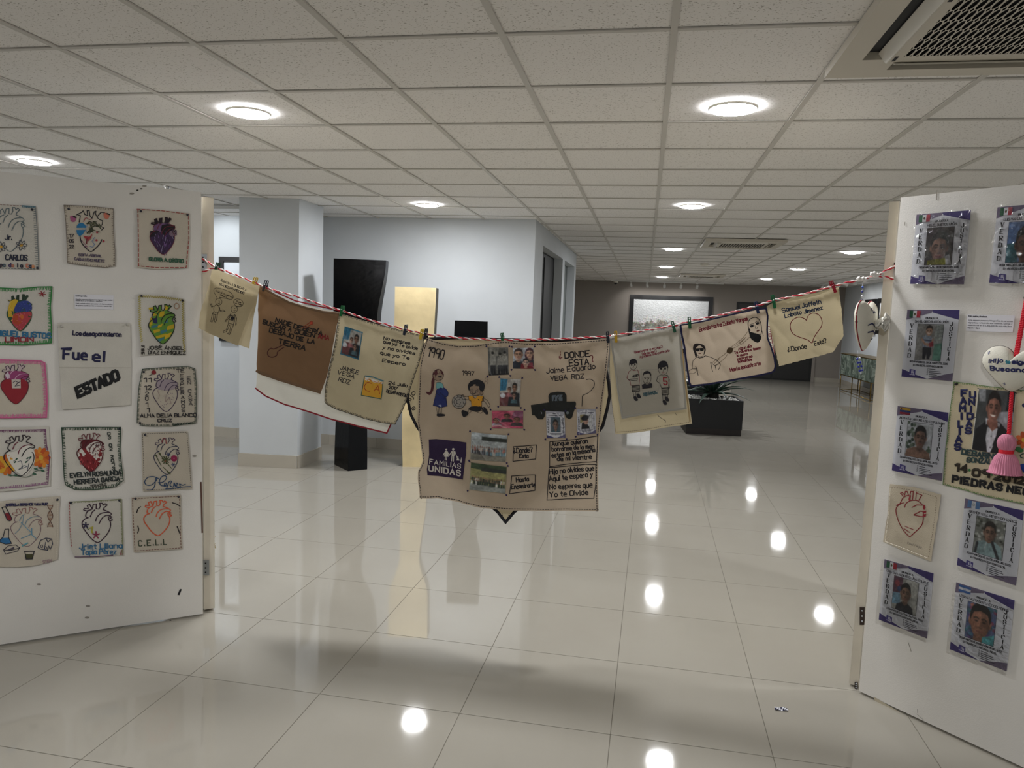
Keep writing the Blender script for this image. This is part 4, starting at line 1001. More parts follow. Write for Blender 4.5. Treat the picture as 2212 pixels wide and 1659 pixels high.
for bxs in ([(862,1000),(1050,985),(1045,1098),(860,1118)], [(852,1235),(1042,1228),(1038,1355),(835,1378)], [(1160,958),(1300,945),(1420,930),(1550,910),(1540,1118),(1420,1125),(1250,1145),(1160,1158)], [(1155,1165),(1300,1155),(1450,1140),(1535,1142),(1535,1300),(1518,1418),(1300,1422),(1138,1430)]): a.line(bxs, 6, INK, closed=True)
a.line([(1458,452),(1490,448),(1520,470),(1518,510),(1480,555),(1430,580),(1425,610),(1422,668)], 5, INK, smooth=1); a.flush('line_stitch', o)
D2_ = (900, 720, .12055)
a.crop(*D2_)                                                   # girl in blue
SK = '#8f7a66'
a.fill([(170,1050),(240,1045),(265,950),(270,860),(300,790),(330,800),(320,930),(290,1040),(235,1105)], '#4a1a20', 1); a.ell(395,745,95,105,SK); a.ring(395,745,95,105,7,INK)
a.fill([(300,800),(298,720),(340,660),(400,640),(460,665),(490,720),(488,760),(440,715),(380,730),(340,790)], '#4a1a20', 1); a.ell(410,770,15,20,INK); a.ell(440,775,14,20,INK); a.line([(415,825),(445,828)], 6, INK)
a.fill([(365,880),(430,870),(480,915),(495,985),(355,985)], '#6aa0a0'); a.fill([(385,915),(450,910),(460,980),(390,985)], '#2b6a9a'); a.line([(355,985),(365,880),(430,870),(480,915),(495,985)], 7, INK)
a.fill([(380,990),(495,970),(560,1030),(575,1090),(545,1140),(440,1160),(350,1080)], '#1c2a66', 1); a.ring(470,1070,100,85,6,INK)
a.fill([(345,1080),(540,1150),(560,1300),(430,1325),(300,1290)], '#1a2560'); a.line([(345,1080),(330,1200),(300,1290),(430,1328),(558,1300),(530,1150)], 7, INK); a.fill([(400,1280),(450,1275),(455,1322),(395,1322)], '#8d93a8')
a.line([(350,1000),(360,1080),(460,1135),(530,1135),(480,1105),(400,1040),(375,1000)], 7, INK)
for x in (385, 440): a.line([(x-25,1325),(x-10,1440)], 7, INK); a.line([(x+20,1325),(x+10,1440)], 7, INK)
a.fill([(375,1440),(500,1445),(505,1480),(380,1488)], INK, 1); a.flush('girl_embroidery', o)
# boy running with a ball
a.ell(1060,1010,115,100,SK); a.ring(1060,1010,115,105,7,INK); a.fill([(925,1010),(920,930),(970,860),(1080,825),(1180,860),(1225,930),(1210,1010),(1185,1040),(1130,1010),(1120,950),(1040,940),(960,960),(950,1020)], '#121016', 1)
a.ell(1165,1065,28,40,SK); a.ring(1165,1065,28,40,6,INK)
for x in (990, 1080): a.ring(x,1025,24,32,6,INK); a.ell(x,1027,9,11,INK)
a.line([(1000,1070),(1030,1085),(1060,1065)], 12, INK)
a.fill([(930,1125),(1000,1118),(1050,1170),(1100,1120),(1205,1130),(1195,1215),(1160,1215),(1165,1315),(985,1315),(975,1210),(940,1200)], '#c98d1e'); a.line([(930,1125),(1000,1118),(1050,1175),(1100,1120),(1205,1130),(1195,1215),(1160,1215),(1165,1315),(985,1315),(975,1210),(940,1200)], 7, INK, closed=True); a.fill([(930,1125),(955,1122),(965,1200),(938,1200)], INK); a.fill([(1180,1128),(1208,1130),(1198,1218),(1178,1215)], INK); a.ell(1103,1200,18,22,INK); a.ell(1103,1200,8,10,'#b03a2a')
a.line([(940,1130),(860,1130),(800,1110),(830,1100),(860,1125)], 7, INK); a.line([(940,1195),(850,1180)], 7, INK); a.line([(1205,1150),(1280,1200),(1325,1280),(1310,1325),(1270,1290),(1245,1240),(1195,1205)], 7, INK)
a.fill([(985,1310),(1165,1315),(1150,1380),(1080,1410),(1000,1390),(930,1360)], '#121016', 1); a.line([(930,1370),(925,1440),(985,1395)], 8, INK); a.fill([(805,1400),(830,1375),(900,1395),(930,1420),(920,1460),(850,1500),(815,1460)], '#121016', 1); a.line([(1150,1360),(1190,1400),(1150,1435),(1080,1420)], 7, INK); a.fill([(1165,1350),(1220,1320),(1280,1400),(1280,1445),(1240,1445)], '#121016', 1); a.line([(1195,1345),(1250,1420)], 6, '#b9b4a8')
a.ell(760,1225,120,118,'#8f8980'); a.ring(760,1225,120,120,9,INK)
for r_, n_, ph in ((45, 5, 0), (88, 9, .3)):
    P = [(760+r_*math.cos(t), 1225+r_*math.sin(t)) for t in [2*math.pi*i/n_+ph for i in range(n_)]]; a.line(P, 8, INK, closed=True)
    for i, p in enumerate(P): a.line([p, (760+(p[0]-760)*(1.95 if r_ < 60 else 1.35), 1225+(p[1]-1225)*(1.95 if r_ < 60 else 1.35))], 8, INK)
a.line([(1200,885),(1250,860),(1280,830),(1255,775),(1225,830),(1240,855),(1270,870),(1275,905)], 4, '#4a3038'); a.line([(1255,775),(1290,735)], 4, '#4a3038'); a.flush('boy_embroidery', o)
# truck
a.crop(1100, 720, .14467)
a.fill([(325,1070),(590,1030),(585,930),(610,890),(720,870),(830,875),(860,920),(860,1015),(990,1015),(1002,1050),(985,1120),(960,1190),(945,1250),(900,1278),(850,1250),(830,1180),(545,1165),(530,1240),(500,1285),(440,1285),(400,1250),(380,1220),(345,1222)], '#11130f'); a.fill([(635,925),(800,912),(800,1005),(640,1010)], '#59626a'); a.ell(468,1190,25,22,'#6d7276'); a.ell(876,1180,20,22,'#6d7276'); a.flush('truck_applique', o)
# logo patch
a.crop(900, 900, .14464)
a.fill([(190,335),(300,330),(520,355),(745,385),(740,560),(725,640),(710,780),(690,940),(520,915),(330,885),(175,868),(165,780),(180,700),(195,560)], '#230a36'); a.flush('logo_patch', o)
LW = '#c9c2b8'
a.text('FAMILIAS', (205,690), (655,775), 62, 14, LW, up=(0.05,-1), sp=2.0); a.text('UNIDAS', (195,800), (650,888), 80, 20, LW, up=(0.05,-1), sp=2.2)
a.ell(446,490,14,16,LW); a.fill([(430,512),(462,512),(480,600),(410,596)], LW); a.line([(432,520),(400,572)], 12, LW); a.line([(460,520),(490,575)], 12, LW); a.line([(432,600),(428,648)], 11, LW); a.line([(452,600),(445,650)], 11, LW)
a.ell(547,487,17,19,LW); a.fill([(525,515),(570,517),(562,590),(522,588)], LW); a.line([(525,520),(490,575)], 12, LW); a.line([(570,520),(600,610)], 12, LW); a.line([(528,590),(522,662)], 14, LW); a.line([(552,590),(548,665)], 14, LW); a.line([(545,518),(545,560)], 7, '#230a36')
a.ell(614,608,9,10,LW); a.fill([(600,625),(625,622),(634,658),(594,656)], LW); a.line([(622,640),(650,655)], 8, LW); a.ell(668,622,9,10,LW); a.fill([(658,635),(675,637),(668,690),(652,685)], LW); a.flush('logo_print', o)
# photos on the big cloth
a.crop(880, 700, .2653)
def stitch_corners(q):
    for i, (x, y) in enumerate(q):
        sx = -1 if i in (0, 3) else 1; sy = -1 if i < 2 else 1; x += sx*6; y += sy*5
        for dx, dy in ((10, 2), (3, 10), (8, 8)): a.line([(x, y), (x+sx*dx, y+sy*dy)], 6, '#241a4a')
def group_bw(a):
    a.fill([(0,0),(1,0),(1,1),(0,1)], '#5b5a55'); a.fill([(.08,0),(.55,0),(.5,.3),(.1,.35)], '#86847c')
    for x, h in ((.24, .24), (.60, .27), (.84, .22)):
        a.fill([(x-.13,h+.08),(x+.13,h+.08),(x+.16,.66),(x-.16,.66)], '#8d8b83'); a.fill([(x-.13,.64),(x+.13,.64),(x+.1,.98),(x+.02,.98),(x,.75),(x-.03,.98),(x-.12,.98)], '#15151a'); a.ell(x,h,.065,.075,'#a39f96'); a.ell(x,h-.04,.07,.05,'#22211f')
    a.fill([(0,.95),(1,.95),(1,1),(0,1)], '#15151a')
def selfie(a):
    a.fill([(0,0),(1,0),(1,1),(0,1)], '#b8bcc2'); person(a, .26, .30, .27, '#c49a80', '#3a2b26', '#242a36', long_=False); person(a, .80, .26, .24, '#c79d86', '#4a2230', '#2b3038', long_=True); a.fill([(.4,.75),(.95,.7),(1,1),(.35,1)], '#7a1c2a'); person(a, .62, .70, .19, '#cfa690', '#221b1a', '#7a1c2a')
def trio(a):
    a.fill([(0,0),(1,0),(1,1),(0,1)], '#b04a62'); a.fill([(.72,0),(1,0),(1,.5),(.62,.4)], '#7a3a58'); person(a, .14, .56, .13, '#a06a5c', '#2a1a18', '#8d8a96'); person(a, .48, .30, .13, '#8d5c50', '#201615', '#2e2c30'); person(a, .80, .50, .14, '#945f54', '#4a302a', '#3e3438'); a.line([(.0,.9),(.25,.84),(.45,.98)], .08, '#d99aa0')
def crowd(bg, sky, ground, n, rows, dark):
    def f(a):
        a.fill([(0,0),(1,0),(1,1),(0,1)], bg); a.fill([(0,0),(1,0),(1,.25),(0,.2)], sky); a.fill([(.3,.12),(1,.14),(1,.28),(.3,.26)], '#2a2f2a'); a.fill([(0,.74),(1,.8),(1,1),(0,1)], ground)
        r = random.Random(n)
        for j in range(rows):
            for i in range(n):
                x = .03+.94*(i+r.uniform(-.2, .2)+.5)/n; y = .50+.10*j+.05*x+r.uniform(-.02, .02)
                a.fill([(x-.022,y+.03),(x+.022,y+.03),(x+.026,y+.17),(x-.026,y+.17)], r.choice(dark)); a.ell(x, y, .016, .032, r.choice(['#8a6350', '#6d4a3c', '#9b7460']), n=8)
    return f
PH = [([(655,190),(822,190),(832,410),(665,418)], group_bw), ([(862,195),(1025,193),(1028,365),(862,362)], selfie), ([(762,440),(925,448),(915,672),(755,662)], fam), ([(693,702),(945,706),(943,850),(692,845)], trio),
      ([(522,880),(815,905),(803,1120),(515,1100)], crowd('#9aa0a0', '#a9b1b4', '#7a776c', 14, 2, ['#a05048', '#b8b4ac', '#5a7a86', '#3a3a40', '#c4c0b8'])), ([(520,1125),(812,1160),(800,1378),(505,1345)], crowd('#8d8a5a', '#35452f', '#8b8f8a', 15, 2, ['#26352c', '#2d3a38', '#c8cac6', '#1f2a26']))]
for qd, fn in PH: photo(a, o, qd, fn, size=(80, 64) if qd[1][0]-qd[0][0] > 230 else (56, 64))
def minipost(a, s_=1):
    a.fill([(0,0),(1,0),(1,1),(0,1)], '#9a9aa4'); a.fill([(.02,.12),(.5,.03),(.98,.12),(.98,.98),(.02,.98)], '#c3c3c8'); a.fill([(0,.88),(.5,1),(0,1)], '#3c3a66'); a.fill([(1,.86),(.5,1),(1,1)], '#5a5674')
    a.text('BUSCO A', (.38,.10), (.62,.10), .022, .008, '#3a3844'); a.line([(.12,.155),(.88,.15)], .022, '#2a2933'); a.vtext('VERDAD', (.10,.34), (.10,.80), .055, .05, .014, '#1c1b22', serif=False); a.vtext('JUSTICIA', (.90,.28), (.90,.80), .05, .045, .014, '#1c1b22', serif=False)
    a.line([(.18,.83),(.82,.83)], .014, '#2a2933'); a.line([(.25,.87),(.75,.87)], .012, '#2a2933')
def mp1(a): a.fill([(0,0),(1,0),(1,1),(0,1)], '#4c5a64'); person(a, .5, .5, .33, '#8c7062', '#1f1c1e', '#3a5a66')
def mp2(a):
    a.fill([(0,0),(1,0),(1,1),(0,1)], '#b4b4b6'); a.fill([(0,.0),(.45,0),(.3,.5),(0,.6)], '#8a7f5c'); a.fill([(.1,1),(.15,.6),(.4,.5),(.75,.85),(.8,1)], '#16151a'); a.ell(.48, .45, .22, .26, '#a98472'); a.ell(.42, .25, .32, .18, '#17161a', rot=-8); a.line([(.6,.25),(.85,.05)], .03, '#17161a'); a.line([(.45,.42),(.62,.42)], .04, '#2a2022')
M1, M2 = [(1128,705),(1282,712),(1288,925),(1135,928)], [(1380,690),(1532,690),(1538,888),(1385,902)]
for qd, fn, r in ((M1, mp1, (.24, .21, .76, .77)), (M2, mp2, (.17, .21, .80, .78))):
    po = photo(a, o, qd, minipost, 'small_poster'); Q = [V(p) for p in qd]; g = lambda u, v: tuple((Q[0]*(1-u)+Q[1]*u)*(1-v)+(Q[3]*(1-u)+Q[2]*u)*v)
    raster(a, po, [g(r[0], r[1]), g(r[2], r[1]), g(r[2], r[3]), g(r[0], r[3])], fn, 32, 40, 'portrait_photo', .0032)
for qd in [p[0] for p in PH]+[M1, M2]: stitch_corners(qd)
a.flush('corner_stitch', o)
# 5 grey white cloth with three figures, cream one behind
k = Art((0, YK-.008, EY), LN_, noisewr(15, .005, 7)); k.crop(1310, 690, .1567)
T5 = [(55,292),(160,255),(400,205),(700,160),(900,125),(1005,115)]
ob = cloth_root('hanging_cloth', sheet(k, T5, [(1005,115),(1060,500),(1120,1000),(1180,1435)], [(125,1582),(400,1562),(600,1532),(800,1490),(1000,1462),(1180,1435)], [(55,292),(45,700),(80,1200),(125,1582)], 30, 36, M_CREAM), 'cream cloth hanging behind the grey white cloth with three figures')
k.dash([(40,560),(45,800),(80,1200),(130,1555),(400,1535),(600,1505),(800,1465),(1150,1412),(1110,1000),(1050,500)], 14, 12, 5, '#5a4a3c'); k.line([(1030,300),(1080,800),(1150,1400)], 22, mat('tan_hem', '#b59f78', .9)); k.line([(700,1312),(740,1350),(800,1385),(815,1395),(808,1425)], 6, INK); k.line([(945,1285),(968,1320)], 5, INK); k.flush('stitching', ob)
a, lab = hang('grey white cloth embroidered with two boys and a man, right of the big cloth', YF, 5, .005)
a.crop(1310, 690, .1567)
o = cloth_root('hanging_cloth', sheet(a, T5, [(1005,115),(1030,350),(1060,700),(1085,1000),(1108,1240)], [(210,1372),(500,1322),(800,1282),(1108,1240)], [(55,292),(100,600),(150,1000),(210,1372)], 36, 40, M_GREYC), lab)
a.line([(66,300),(115,620),(165,1000),(222,1350),(500,1302),(800,1262),(1092,1222),(1068,900),(1040,600),(1002,135)], 26, mat('grey_hem', '#a19e95', .9)); a.flush('hem', o)
RD_ = '#7d1f35'
a.text('Queremos a mi papá', (388,468), (772,388), 30, 7, RD_, jit=.08); a.text('Dónde está', (495,492), (690,448), 30, 7, RD_, jit=.08); a.text('Ayudame a encontrarlo', (462,535), (872,440), 30, 7, RD_, jit=.08)
a.text('Jaime Eduardo', (500,1035), (680,1005), 24, 6, '#1d4a55', jit=.08); a.text('Vega Rodriguez', (505,1060), (710,1020), 26, 6, '#1d4a55', jit=.08); a.flush('lettering', o)
def kid(a, hx, hy, rx, ry, sh, shc, by, legs, shoes, num=None):
    a.ring(hx, hy+8, rx, ry, 5, INK); a.fill([(hx-rx-4,hy+10),(hx-rx-2,hy-ry*.5),(hx-rx*.6,hy-ry*1.0),(hx,hy-ry*1.15),(hx+rx*.7,hy-ry),(hx+rx+4,hy-ry*.4),(hx+rx+2,hy+10),(hx+rx*.75,hy-ry*.25),(hx+rx*.2,hy-ry*.12),(hx-rx*.4,hy-ry*.05),(hx-rx*.7,hy)], INK, 1)
    for e in (-1, 1): a.ell(hx+e*rx*.42, hy+ry*.12, rx*.22, ry*.13, INK); a.line([(hx+e*rx*.2,hy-ry*.06),(hx+e*rx*.6,hy-ry*.08)], 5, INK)
    a.line([(hx,hy+ry*.2),(hx+6,hy+ry*.5),(hx-5,hy+ry*.5)], 4, INK); a.line([(hx-rx*.25,hy+ry*.75),(hx+rx*.25,hy+ry*.72)], 6, RD_)
    a.line(sh, 6, shc, closed=False)
    x0, x1, y0, y1 = by
    a.line([(x0,y0),(x1,y0-12),(x1+6,y1-10),(x0+12,y1),(x0,y0)], 6, INK)
    for i in range(5): y = y0+(y1-y0)*(i+.5)/5; a.line([(x0+3,y),(x1+3,y-10)], 7, INK)
    for p in legs: a.line(p, 5, INK)
    for x, y, r in shoes: a.fill([(x-26,y-28),(x+8,y-34),(x+34,y+6),(x+28,y+26),(x-8,y+22)], INK, 1)
kid(a, 370, 618, 52, 66, [(345,690),(310,720),(283,800),(305,830),(325,845),(335,905),(450,900),(455,830),(452,760),(430,695),(375,705),(345,690)], RD_, (350,455,915,1000), [[(370,1005),(380,1075)],[(405,1000),(408,1065)],[(420,990),(425,1040)],[(448,985),(448,1045)]], [(400,1095,0),(440,1058,0)])
a.text('MEXICO', (365,800), (452,775), 26, 7, INK); a.line([(305,830),(420,845),(430,815),(330,820)], 6, INK)
kid(a, 780, 670, 66, 88, [(735,770),(705,790),(690,850),(735,880),(760,945),(855,940),(868,830),(840,765),(790,780),(735,770)], INK, (760,855,950,1045), [[(775,1050),(780,1125)],[(805,1045),(806,1115)],[(815,1035),(818,1080)],[(845,1030),(845,1085)]], [(800,1150,0),(830,1102,0)])
a.text('5', (790,900), (838,898), 98, 16, '#8a1d2c'); a.line([(858,830),(870,945),(852,945)], 6, INK)
a.ring(558, 810, 58, 80, 5, INK); a.fill([(500,790),(510,735),(560,708),(610,735),(616,780),(590,745),(545,750),(515,760)], INK, 1); a.fill([(488,900),(530,885),(560,905),(600,880),(632,885),(632,940),(495,955)], INK); a.line([(525,880),(525,900)], 5, INK); a.line([(598,870),(600,890)], 5, INK)
for e in (535, 580): a.line([(e-15,800),(e+15,795)], 7, INK); a.ell(e, 815, 10, 5, INK)
a.line([(560,815),(565,842),(550,845)], 4, INK); a.line([(545,868),(578,862)], 6, INK); a.line([(480,690),(490,980),(720,975),(740,720),(700,690),(480,690)], 3, '#8d8a86'); a.flush('embroidery', o)
# 6 navy bordered cloth
k = Art((0, YK-.01, EY), LN_, noisewr(16, .004, 7)); k.crop(1470, 640, .12055)
ob = cloth_root('hanging_cloth', sheet(k, [(1480,235),(1600,205)], [(1600,205),(1625,500),(1660,800),(1695,1060)], [(1480,1090),(1600,1080),(1695,1060)], [(1480,235),(1480,1090)], 8, 20, M_WHITEC), 'narrow white cloth strip with red stitched edge behind the navy bordered cloth')
k.blanket([(1600,520),(1640,800),(1690,1050)], 55, 32, 12, '#8e2032', side=1); k.flush('border_stitch', ob)
a, lab = hang('cloth with thick navy border and two figures holding arms, second from right', YF, 6, .006)
a.crop(1470, 640, .12055)
T6 = [(0,515),(150,495),(400,450),(700,380),(1000,310),(1350,235),(1530,220)]; R6 = [(1530,220),(1560,350),(1550,600),(1560,750),(1620,900),(1680,1100),(1700,1250),(1680,1330),(1620,1370)]; B6 = [(190,1610),(500,1575),(800,1525),(1100,1470),(1400,1415),(1620,1370)]; L6 = [(0,515),(20,680),(70,900),(100,1150),(130,1350),(160,1550),(190,1610)]
o = cloth_root('hanging_cloth', sheet(a, T6, R6, B6, L6, 44, 40, M_PINKC), lab)
NV = '#171844'; a.line(T6+R6[1:], 26, NV); a.line(L6+B6[1:], 34, NV); a.line(R6, 30, NV); a.flush('navy_border', o)
RD2 = '#7c1c30'
a.text('Brenda Marina Zubieta Vargas', (345,630), (1200,425), 64, 15, RD2, jit=.07)
for s_, p, r, h in (('Algun día', (1040,965), (1272,915), 46), ('Te volvere a tomar', (968,1030), (1440,945), 44), ('la mano', (1015,1085), (1205,1050), 44), ('para ya no', (1025,1145), (1285,1090), 44), ('soltarnos', (1035,1195), (1280,1150), 44), ('Hasta encontrarte', (895,1350), (1435,1225), 62)): a.text(s_, p, r, h, 14, RD2, jit=.07)
a.flush('lettering', o)
a.line([(1250,610),(1215,560),(1210,460),(1260,400),(1330,378),(1400,410),(1440,500),(1450,600),(1445,660),(1420,690)], 12, INK, smooth=1); a.line([(1445,600),(1465,640),(1482,705)], 8, INK); a.line([(1222,590),(1235,660)], 22, INK)
for x, y in ((1275,535), (1375,485)): a.ell(x, y, 34, 22, INK, rot=-18); a.line([(x-42,y-15),(x-10,y-38),(x+38,y-42)], 9, INK)
a.line([(1330,520),(1340,580),(1375,575),(1365,545)], 7, INK); a.ell(1385,618,30,15,'#6e4238', rot=-20); a.fill([(1240,645),(1330,660),(1420,690),(1445,745),(1390,830),(1290,790),(1240,720)], '#0e0c10', 1)
BR = '#5d4a2a'
for P in ([(1205,630),(1120,740),(1000,840),(910,910)],[(1235,730),(1140,820),(1050,880),(940,935)],[(1165,735),(1060,830),(970,890)],[(1150,760),(1060,845)],[(830,1000),(740,1075),(640,1135),(570,1190)],[(840,1040),(800,1100),(720,1170),(620,1240)],[(690,1125),(600,1210)]): a.line(P, 7, BR, smooth=1)
a.fill([(830,960),(860,920),(910,918),(945,930),(930,1000),(890,1030),(840,1020),(825,990)], '#4d3a1f')
a.fill([(225,960),(225,900),(260,850),(340,848),(420,880),(450,950),(430,1030),(415,1035),(425,950),(390,915),(350,880),(300,900),(270,940),(275,1000),(295,1060),(270,1095),(245,1010)], '#24191a', 1)
a.line([(285,1000),(295,1050),(340,1085),(400,1070),(420,1030)], 7, INK); a.ell(305,962,35,27,'#0d0d10'); a.ell(380,955,38,27,'#0d0d10'); a.line([(275,940),(420,930)], 12, '#0d0d10'); a.ell(345,1022,28,10,'#7d4a40')
a.line([(300,1085),(340,1105),(400,1095),(440,1065)], 14, INK); a.line([(440,1065),(520,1085),(620,1130),(690,1185),(712,1215),(700,1275),(680,1310)], 9, INK, smooth=1); a.line([(285,1095),(225,1150),(215,1200),(205,1300),(290,1300)], 9, INK); a.line([(270,1255),(295,1300),(315,1415)], 10, INK); a.line([(205,1300),(150,1340)], 7, INK); a.line([(290,1310),(270,1360),(230,1385),(150,1385)], 7, INK)
a.line([(575,1350),(535,1180),(620,1245),(635,1310)], 9, INK); a.line([(620,1245),(710,1200)], 7, INK); a.flush('embroidery', o)
# 7 cream cloth with a heart outline
a, lab = hang('cream cloth with plain red heart outline and one cut corner, at right end', YF, 7, .006)
a.crop(1640, 590, .12658)
o = cloth_root('hanging_cloth', sheet(a, [(130,560),(230,510),(400,470),(600,420),(800,380),(1000,330),(1150,285),(1250,255),(1360,240)], [(1360,240),(1375,420),(1410,620),(1420,800),(1445,1000),(1440,1090),(1350,1215),(1265,1345)], [(340,1590),(600,1522),(780,1472),(1000,1420),(1265,1345)], [(130,560),(140,700),(190,950),(250,1200),(300,1420),(340,1590)], 44, 44, M_CREAM, fray=.0012), lab)
a.fill([(285,498),(400,465),(600,415),(800,375),(1000,325),(1150,282),(1235,262),(1180,300),(1000,372),(800,425),(600,462),(400,500),(300,520)], mat('cream_fold', '#e2d3ac', .9)); a.flush('folded_edge', o)
a.text('Samuel Jaffeth', (398,670), (1055,520), 70, 15, '#1a3050', jit=.06); a.text('Lobato Jimenez', (440,760), (1080,618), 64, 15, '#1a3050', jit=.06)
a.text('¿Donde', (490,1345), (805,1278), 76, 14, INK, jit=.05); a.text('Esta?', (950,1240), (1150,1180), 72, 14, INK, jit=.05); a.flush('lettering', o)
a.line([(800,805),(740,765),(660,752),(580,790),(535,850),(525,920),(550,1000),(610,1060),(720,1105),(820,1140),(898,1190),(925,1110),(990,1010),(1050,930),(1072,850),(1055,770),(1010,710),(930,682),(860,700),(820,745),(800,805)], 13, '#7d1c2a', smooth=1); a.flush('heart_outline', o)
# ------------------------------------------------------------------ stuffed hearts
def cushion(a, ol, T, m, name, parent, back=.8):
    c = V((sum(p[0] for p in ol)/len(ol), sum(p[1] for p in ol)/len(ol))); n = len(ol); pol = sorted((math.atan2(p[1]-c.y, p[0]-c.x), (V(p)-c).length) for p in ol)
    def rad(t):
        for (t0, r0), (t1, r1) in zip(pol, pol[1:]+[(pol[0][0]+2*math.pi, pol[0][1])]):
            if t0 <= t <= t1: return r0+(r1-r0)*(t-t0)/max(1e-6, t1-t0)
        return pol[-1][1]
    def h(x, y):
        d = V((x, y))-c
        if d.length < 1e-6: return T
        s = min(1, d.length/rad(math.atan2(d.y, d.x))); return T*(1-s**2.4)**.6+.0015*noise.noise(V((x*60, y*60, 3)))*(1-s)
    q = MB(); R_ = [1, .97, .9, .8, .66, .5, .3, .12]; vs = []
    for sgn in (1, -back):
        rings = [[a.base+a.t*(c.x+(p[0]-c.x)*s)+V((0, 0, c.y+(p[1]-c.y)*s))+a.n*sgn*h(c.x+(p[0]-c.x)*s*.9999, c.y+(p[1]-c.y)*s*.9999) for p in ol] for s in R_]
        v = [x for r in rings for x in r]; fs = [(i*n+j, i*n+(j+1) % n, (i+1)*n+(j+1) % n, (i+1)*n+j) for i in range(len(R_)-1) for j in range(n)]
        fs.append(tuple((len(R_)-1)*n+j for j in range(n))); q.mesh(v, fs, m, True)
    q.build(name, parent); a.wr = h; a.o = .0012
def smoothpts(P, closed=True, k=4):
    P = [V(p) for p in P]; Q = [P[-1]]+P+[P[0], P[1]]; o = []
    for i in range(1, len(Q)-2):
        for j in range(k):
            t = j/k; a, b, c_, d = Q[i-1:i+3]; o.append(.5*((2*b)+(-a+c_)*t+(2*a-5*b+4*c_-d)*t*t+(-a+3*b-3*c_+d)*t**3))
    return o
M_CUSH = mat('cushion_cotton', '#d9d6c8', .85, bump=.3, bscale=300)
HB = RP((1868, 702)); a = Art(HB, (.83, -.558, 0), None, step=.00004)
HO = [(0, .062), (.02, .088), (.055, .100), (.088, .085), (.102, .045), (.095, 0), (.07, -.045), (.035, -.085), (0, -.108), (-.035, -.085), (-.07, -.045), (-.095, 0), (-.102, .045), (-.088, .085), (-.055, .100), (-.02, .088)]
t = empty('heart_ornament', HB-V((0, 0, .11)), 'white stuffed heart seen edge on with blue bead strings, hung from the cord', 'ornament')
ol = smoothpts(HO); cushion(a, ol, .036, M_CUSH, 'cushion', t)
q = MB(); P = [a.base+a.t*p.x+V((0, 0, p.y)) for p in ol]; q.tube(P+[P[0], P[1]], .0024, th('#8a1426'), 6); q.build('red_piping', t)
a.map = lambda x, y: (x, -y)
for P in ([(-.05,.0),(-.02,-.008),(.01,.003)], [(-.04,.03),(0,.024),(.02,.03)], [(-.03,-.06),(-.015,-.07),(-.01,-.05),(.01,-.055)], [(0,.06),(.02,.055)], [(.03,.035),(.05,.03)]): a.line(P, .006, '#1c2452')
a.flush('stitching', t)
q = MB(); random.seed(5); fc = a.p3(.03, .01, .006)
for k in range(14):
    d = (a.n+V((random.uniform(-.5, .5), random.uniform(-.5, .5), random.uniform(-.6, .6)))).normalized(); c0 = fc+V((random.uniform(-.02, .02), random.uniform(-.02, .01), random.uniform(-.022, .022)))
    q.lathe([(.001, 0), (.007, .006), (.013, .016), (.017, .020), (.0165, .019), (.012, .013), (.005, .004), (.001, .003)], th('#e4e2da'), at=c0, seg=10, M=d.to_track_quat('Z', 'Y').to_matrix().to_4x4())
q.build('cloth_flower', t, kind='stuff')
def beads(pts, name, par, base_y=LY):
    q = MB()
    for x, y, c, r in pts: q.lathe([(.0004, -r), (r*.75, -r*.5), (r, 0), (r*.75, r*.5), (.0004, r)], mat('bead_'+c, '#'+c, .08, spec=.8), at=RP((x, y), base_y), seg=10)
    return q.build(name, par, kind='stuff')
C0 = (1780, 580, .1929); f = lambda L_: [(C0[0]+x*C0[2], C0[1]+y*C0[2], c, r) for x, y, c, r in L_]
beads(f([(433,210,'2a55b8',.0056),(430,258,'1a2a80',.0056),(428,312,'c8ccd2',.0056),(427,358,'1a2258',.0056),(425,405,'1a2a80',.0056)]), 'upper_beads', t)
beads(f([(374,1012,'1a2a9a',.0055),(400,1003,'d8dce2',.0045),(380,1055,'1a2a9a',.0055),(407,1052,'1a2a9a',.0055),(388,1100,'1a2a9a',.0055),(420,1095,'1a2a9a',.0055),(400,1145,'1a2a9a',.0055),(427,1138,'1a2a9a',.0055),(412,1170,'c8ccd2',.004)]), 'lower_beads', t)
q = MB()
for P in ([(1863,604),(1862,660)], [(1853,757),(1854,775)], [(1853,772),(1857,802)], [(1857,772),(1862,800)]): q.tube([RP(p) for p in P], .0005, th('#b9bcc2'), 4)
q.build('thread', t, kind='stuff')
# ------------------------------------------------------------------ embroidered patches on the left screen
M_PATCH = cloth_mat('patch_cotton', '#cfc6b6', .12); M_PATCH2 = cloth_mat('patch_white', '#d4d0c6', .12); PG = 'embroidered heart patches on the left screen'
def patch(seed, lab, cr, T, R_, B, L, m=None, wr=.0022, grp=PG, fr=.0006):
    a = Art(LA+LN*.0075, LN, noisewr(seed, wr, 14), off=.0016); a.crop(*cr)
    o = sheet(a, T, R_, B, L, 16, 16, m or M_PATCH, thick=.0018, fray=fr).build('heart_patch', label=lab, cat='patch', group=grp); return a, o
def pins(a, o, pts, c='#151a2c'):
    for x, y in pts:
        q = MB(); p = a.p3(*a.map(x, y), .0012); q.lathe([(.0052, 0), (.0050, .002), (.003, .0038), (.0028, .007), (.0046, .008), (.004, .0095), (.0005, .01)], mat('pin_'+c.lstrip('#'), c, .3), at=p, seg=12, M=a.n.to_track_quat('Z', 'Y').to_matrix().to_4x4()); q.build('push_pin', o)
HBODY = [(.20,.37),(.08,.41),(.0,.50),(.02,.60),(.10,.70),(.20,.80),(.32,.91),(.48,.99),(.60,.97),(.75,.86),(.88,.72),(.94,.58),(.93,.47),(.88,.42)]
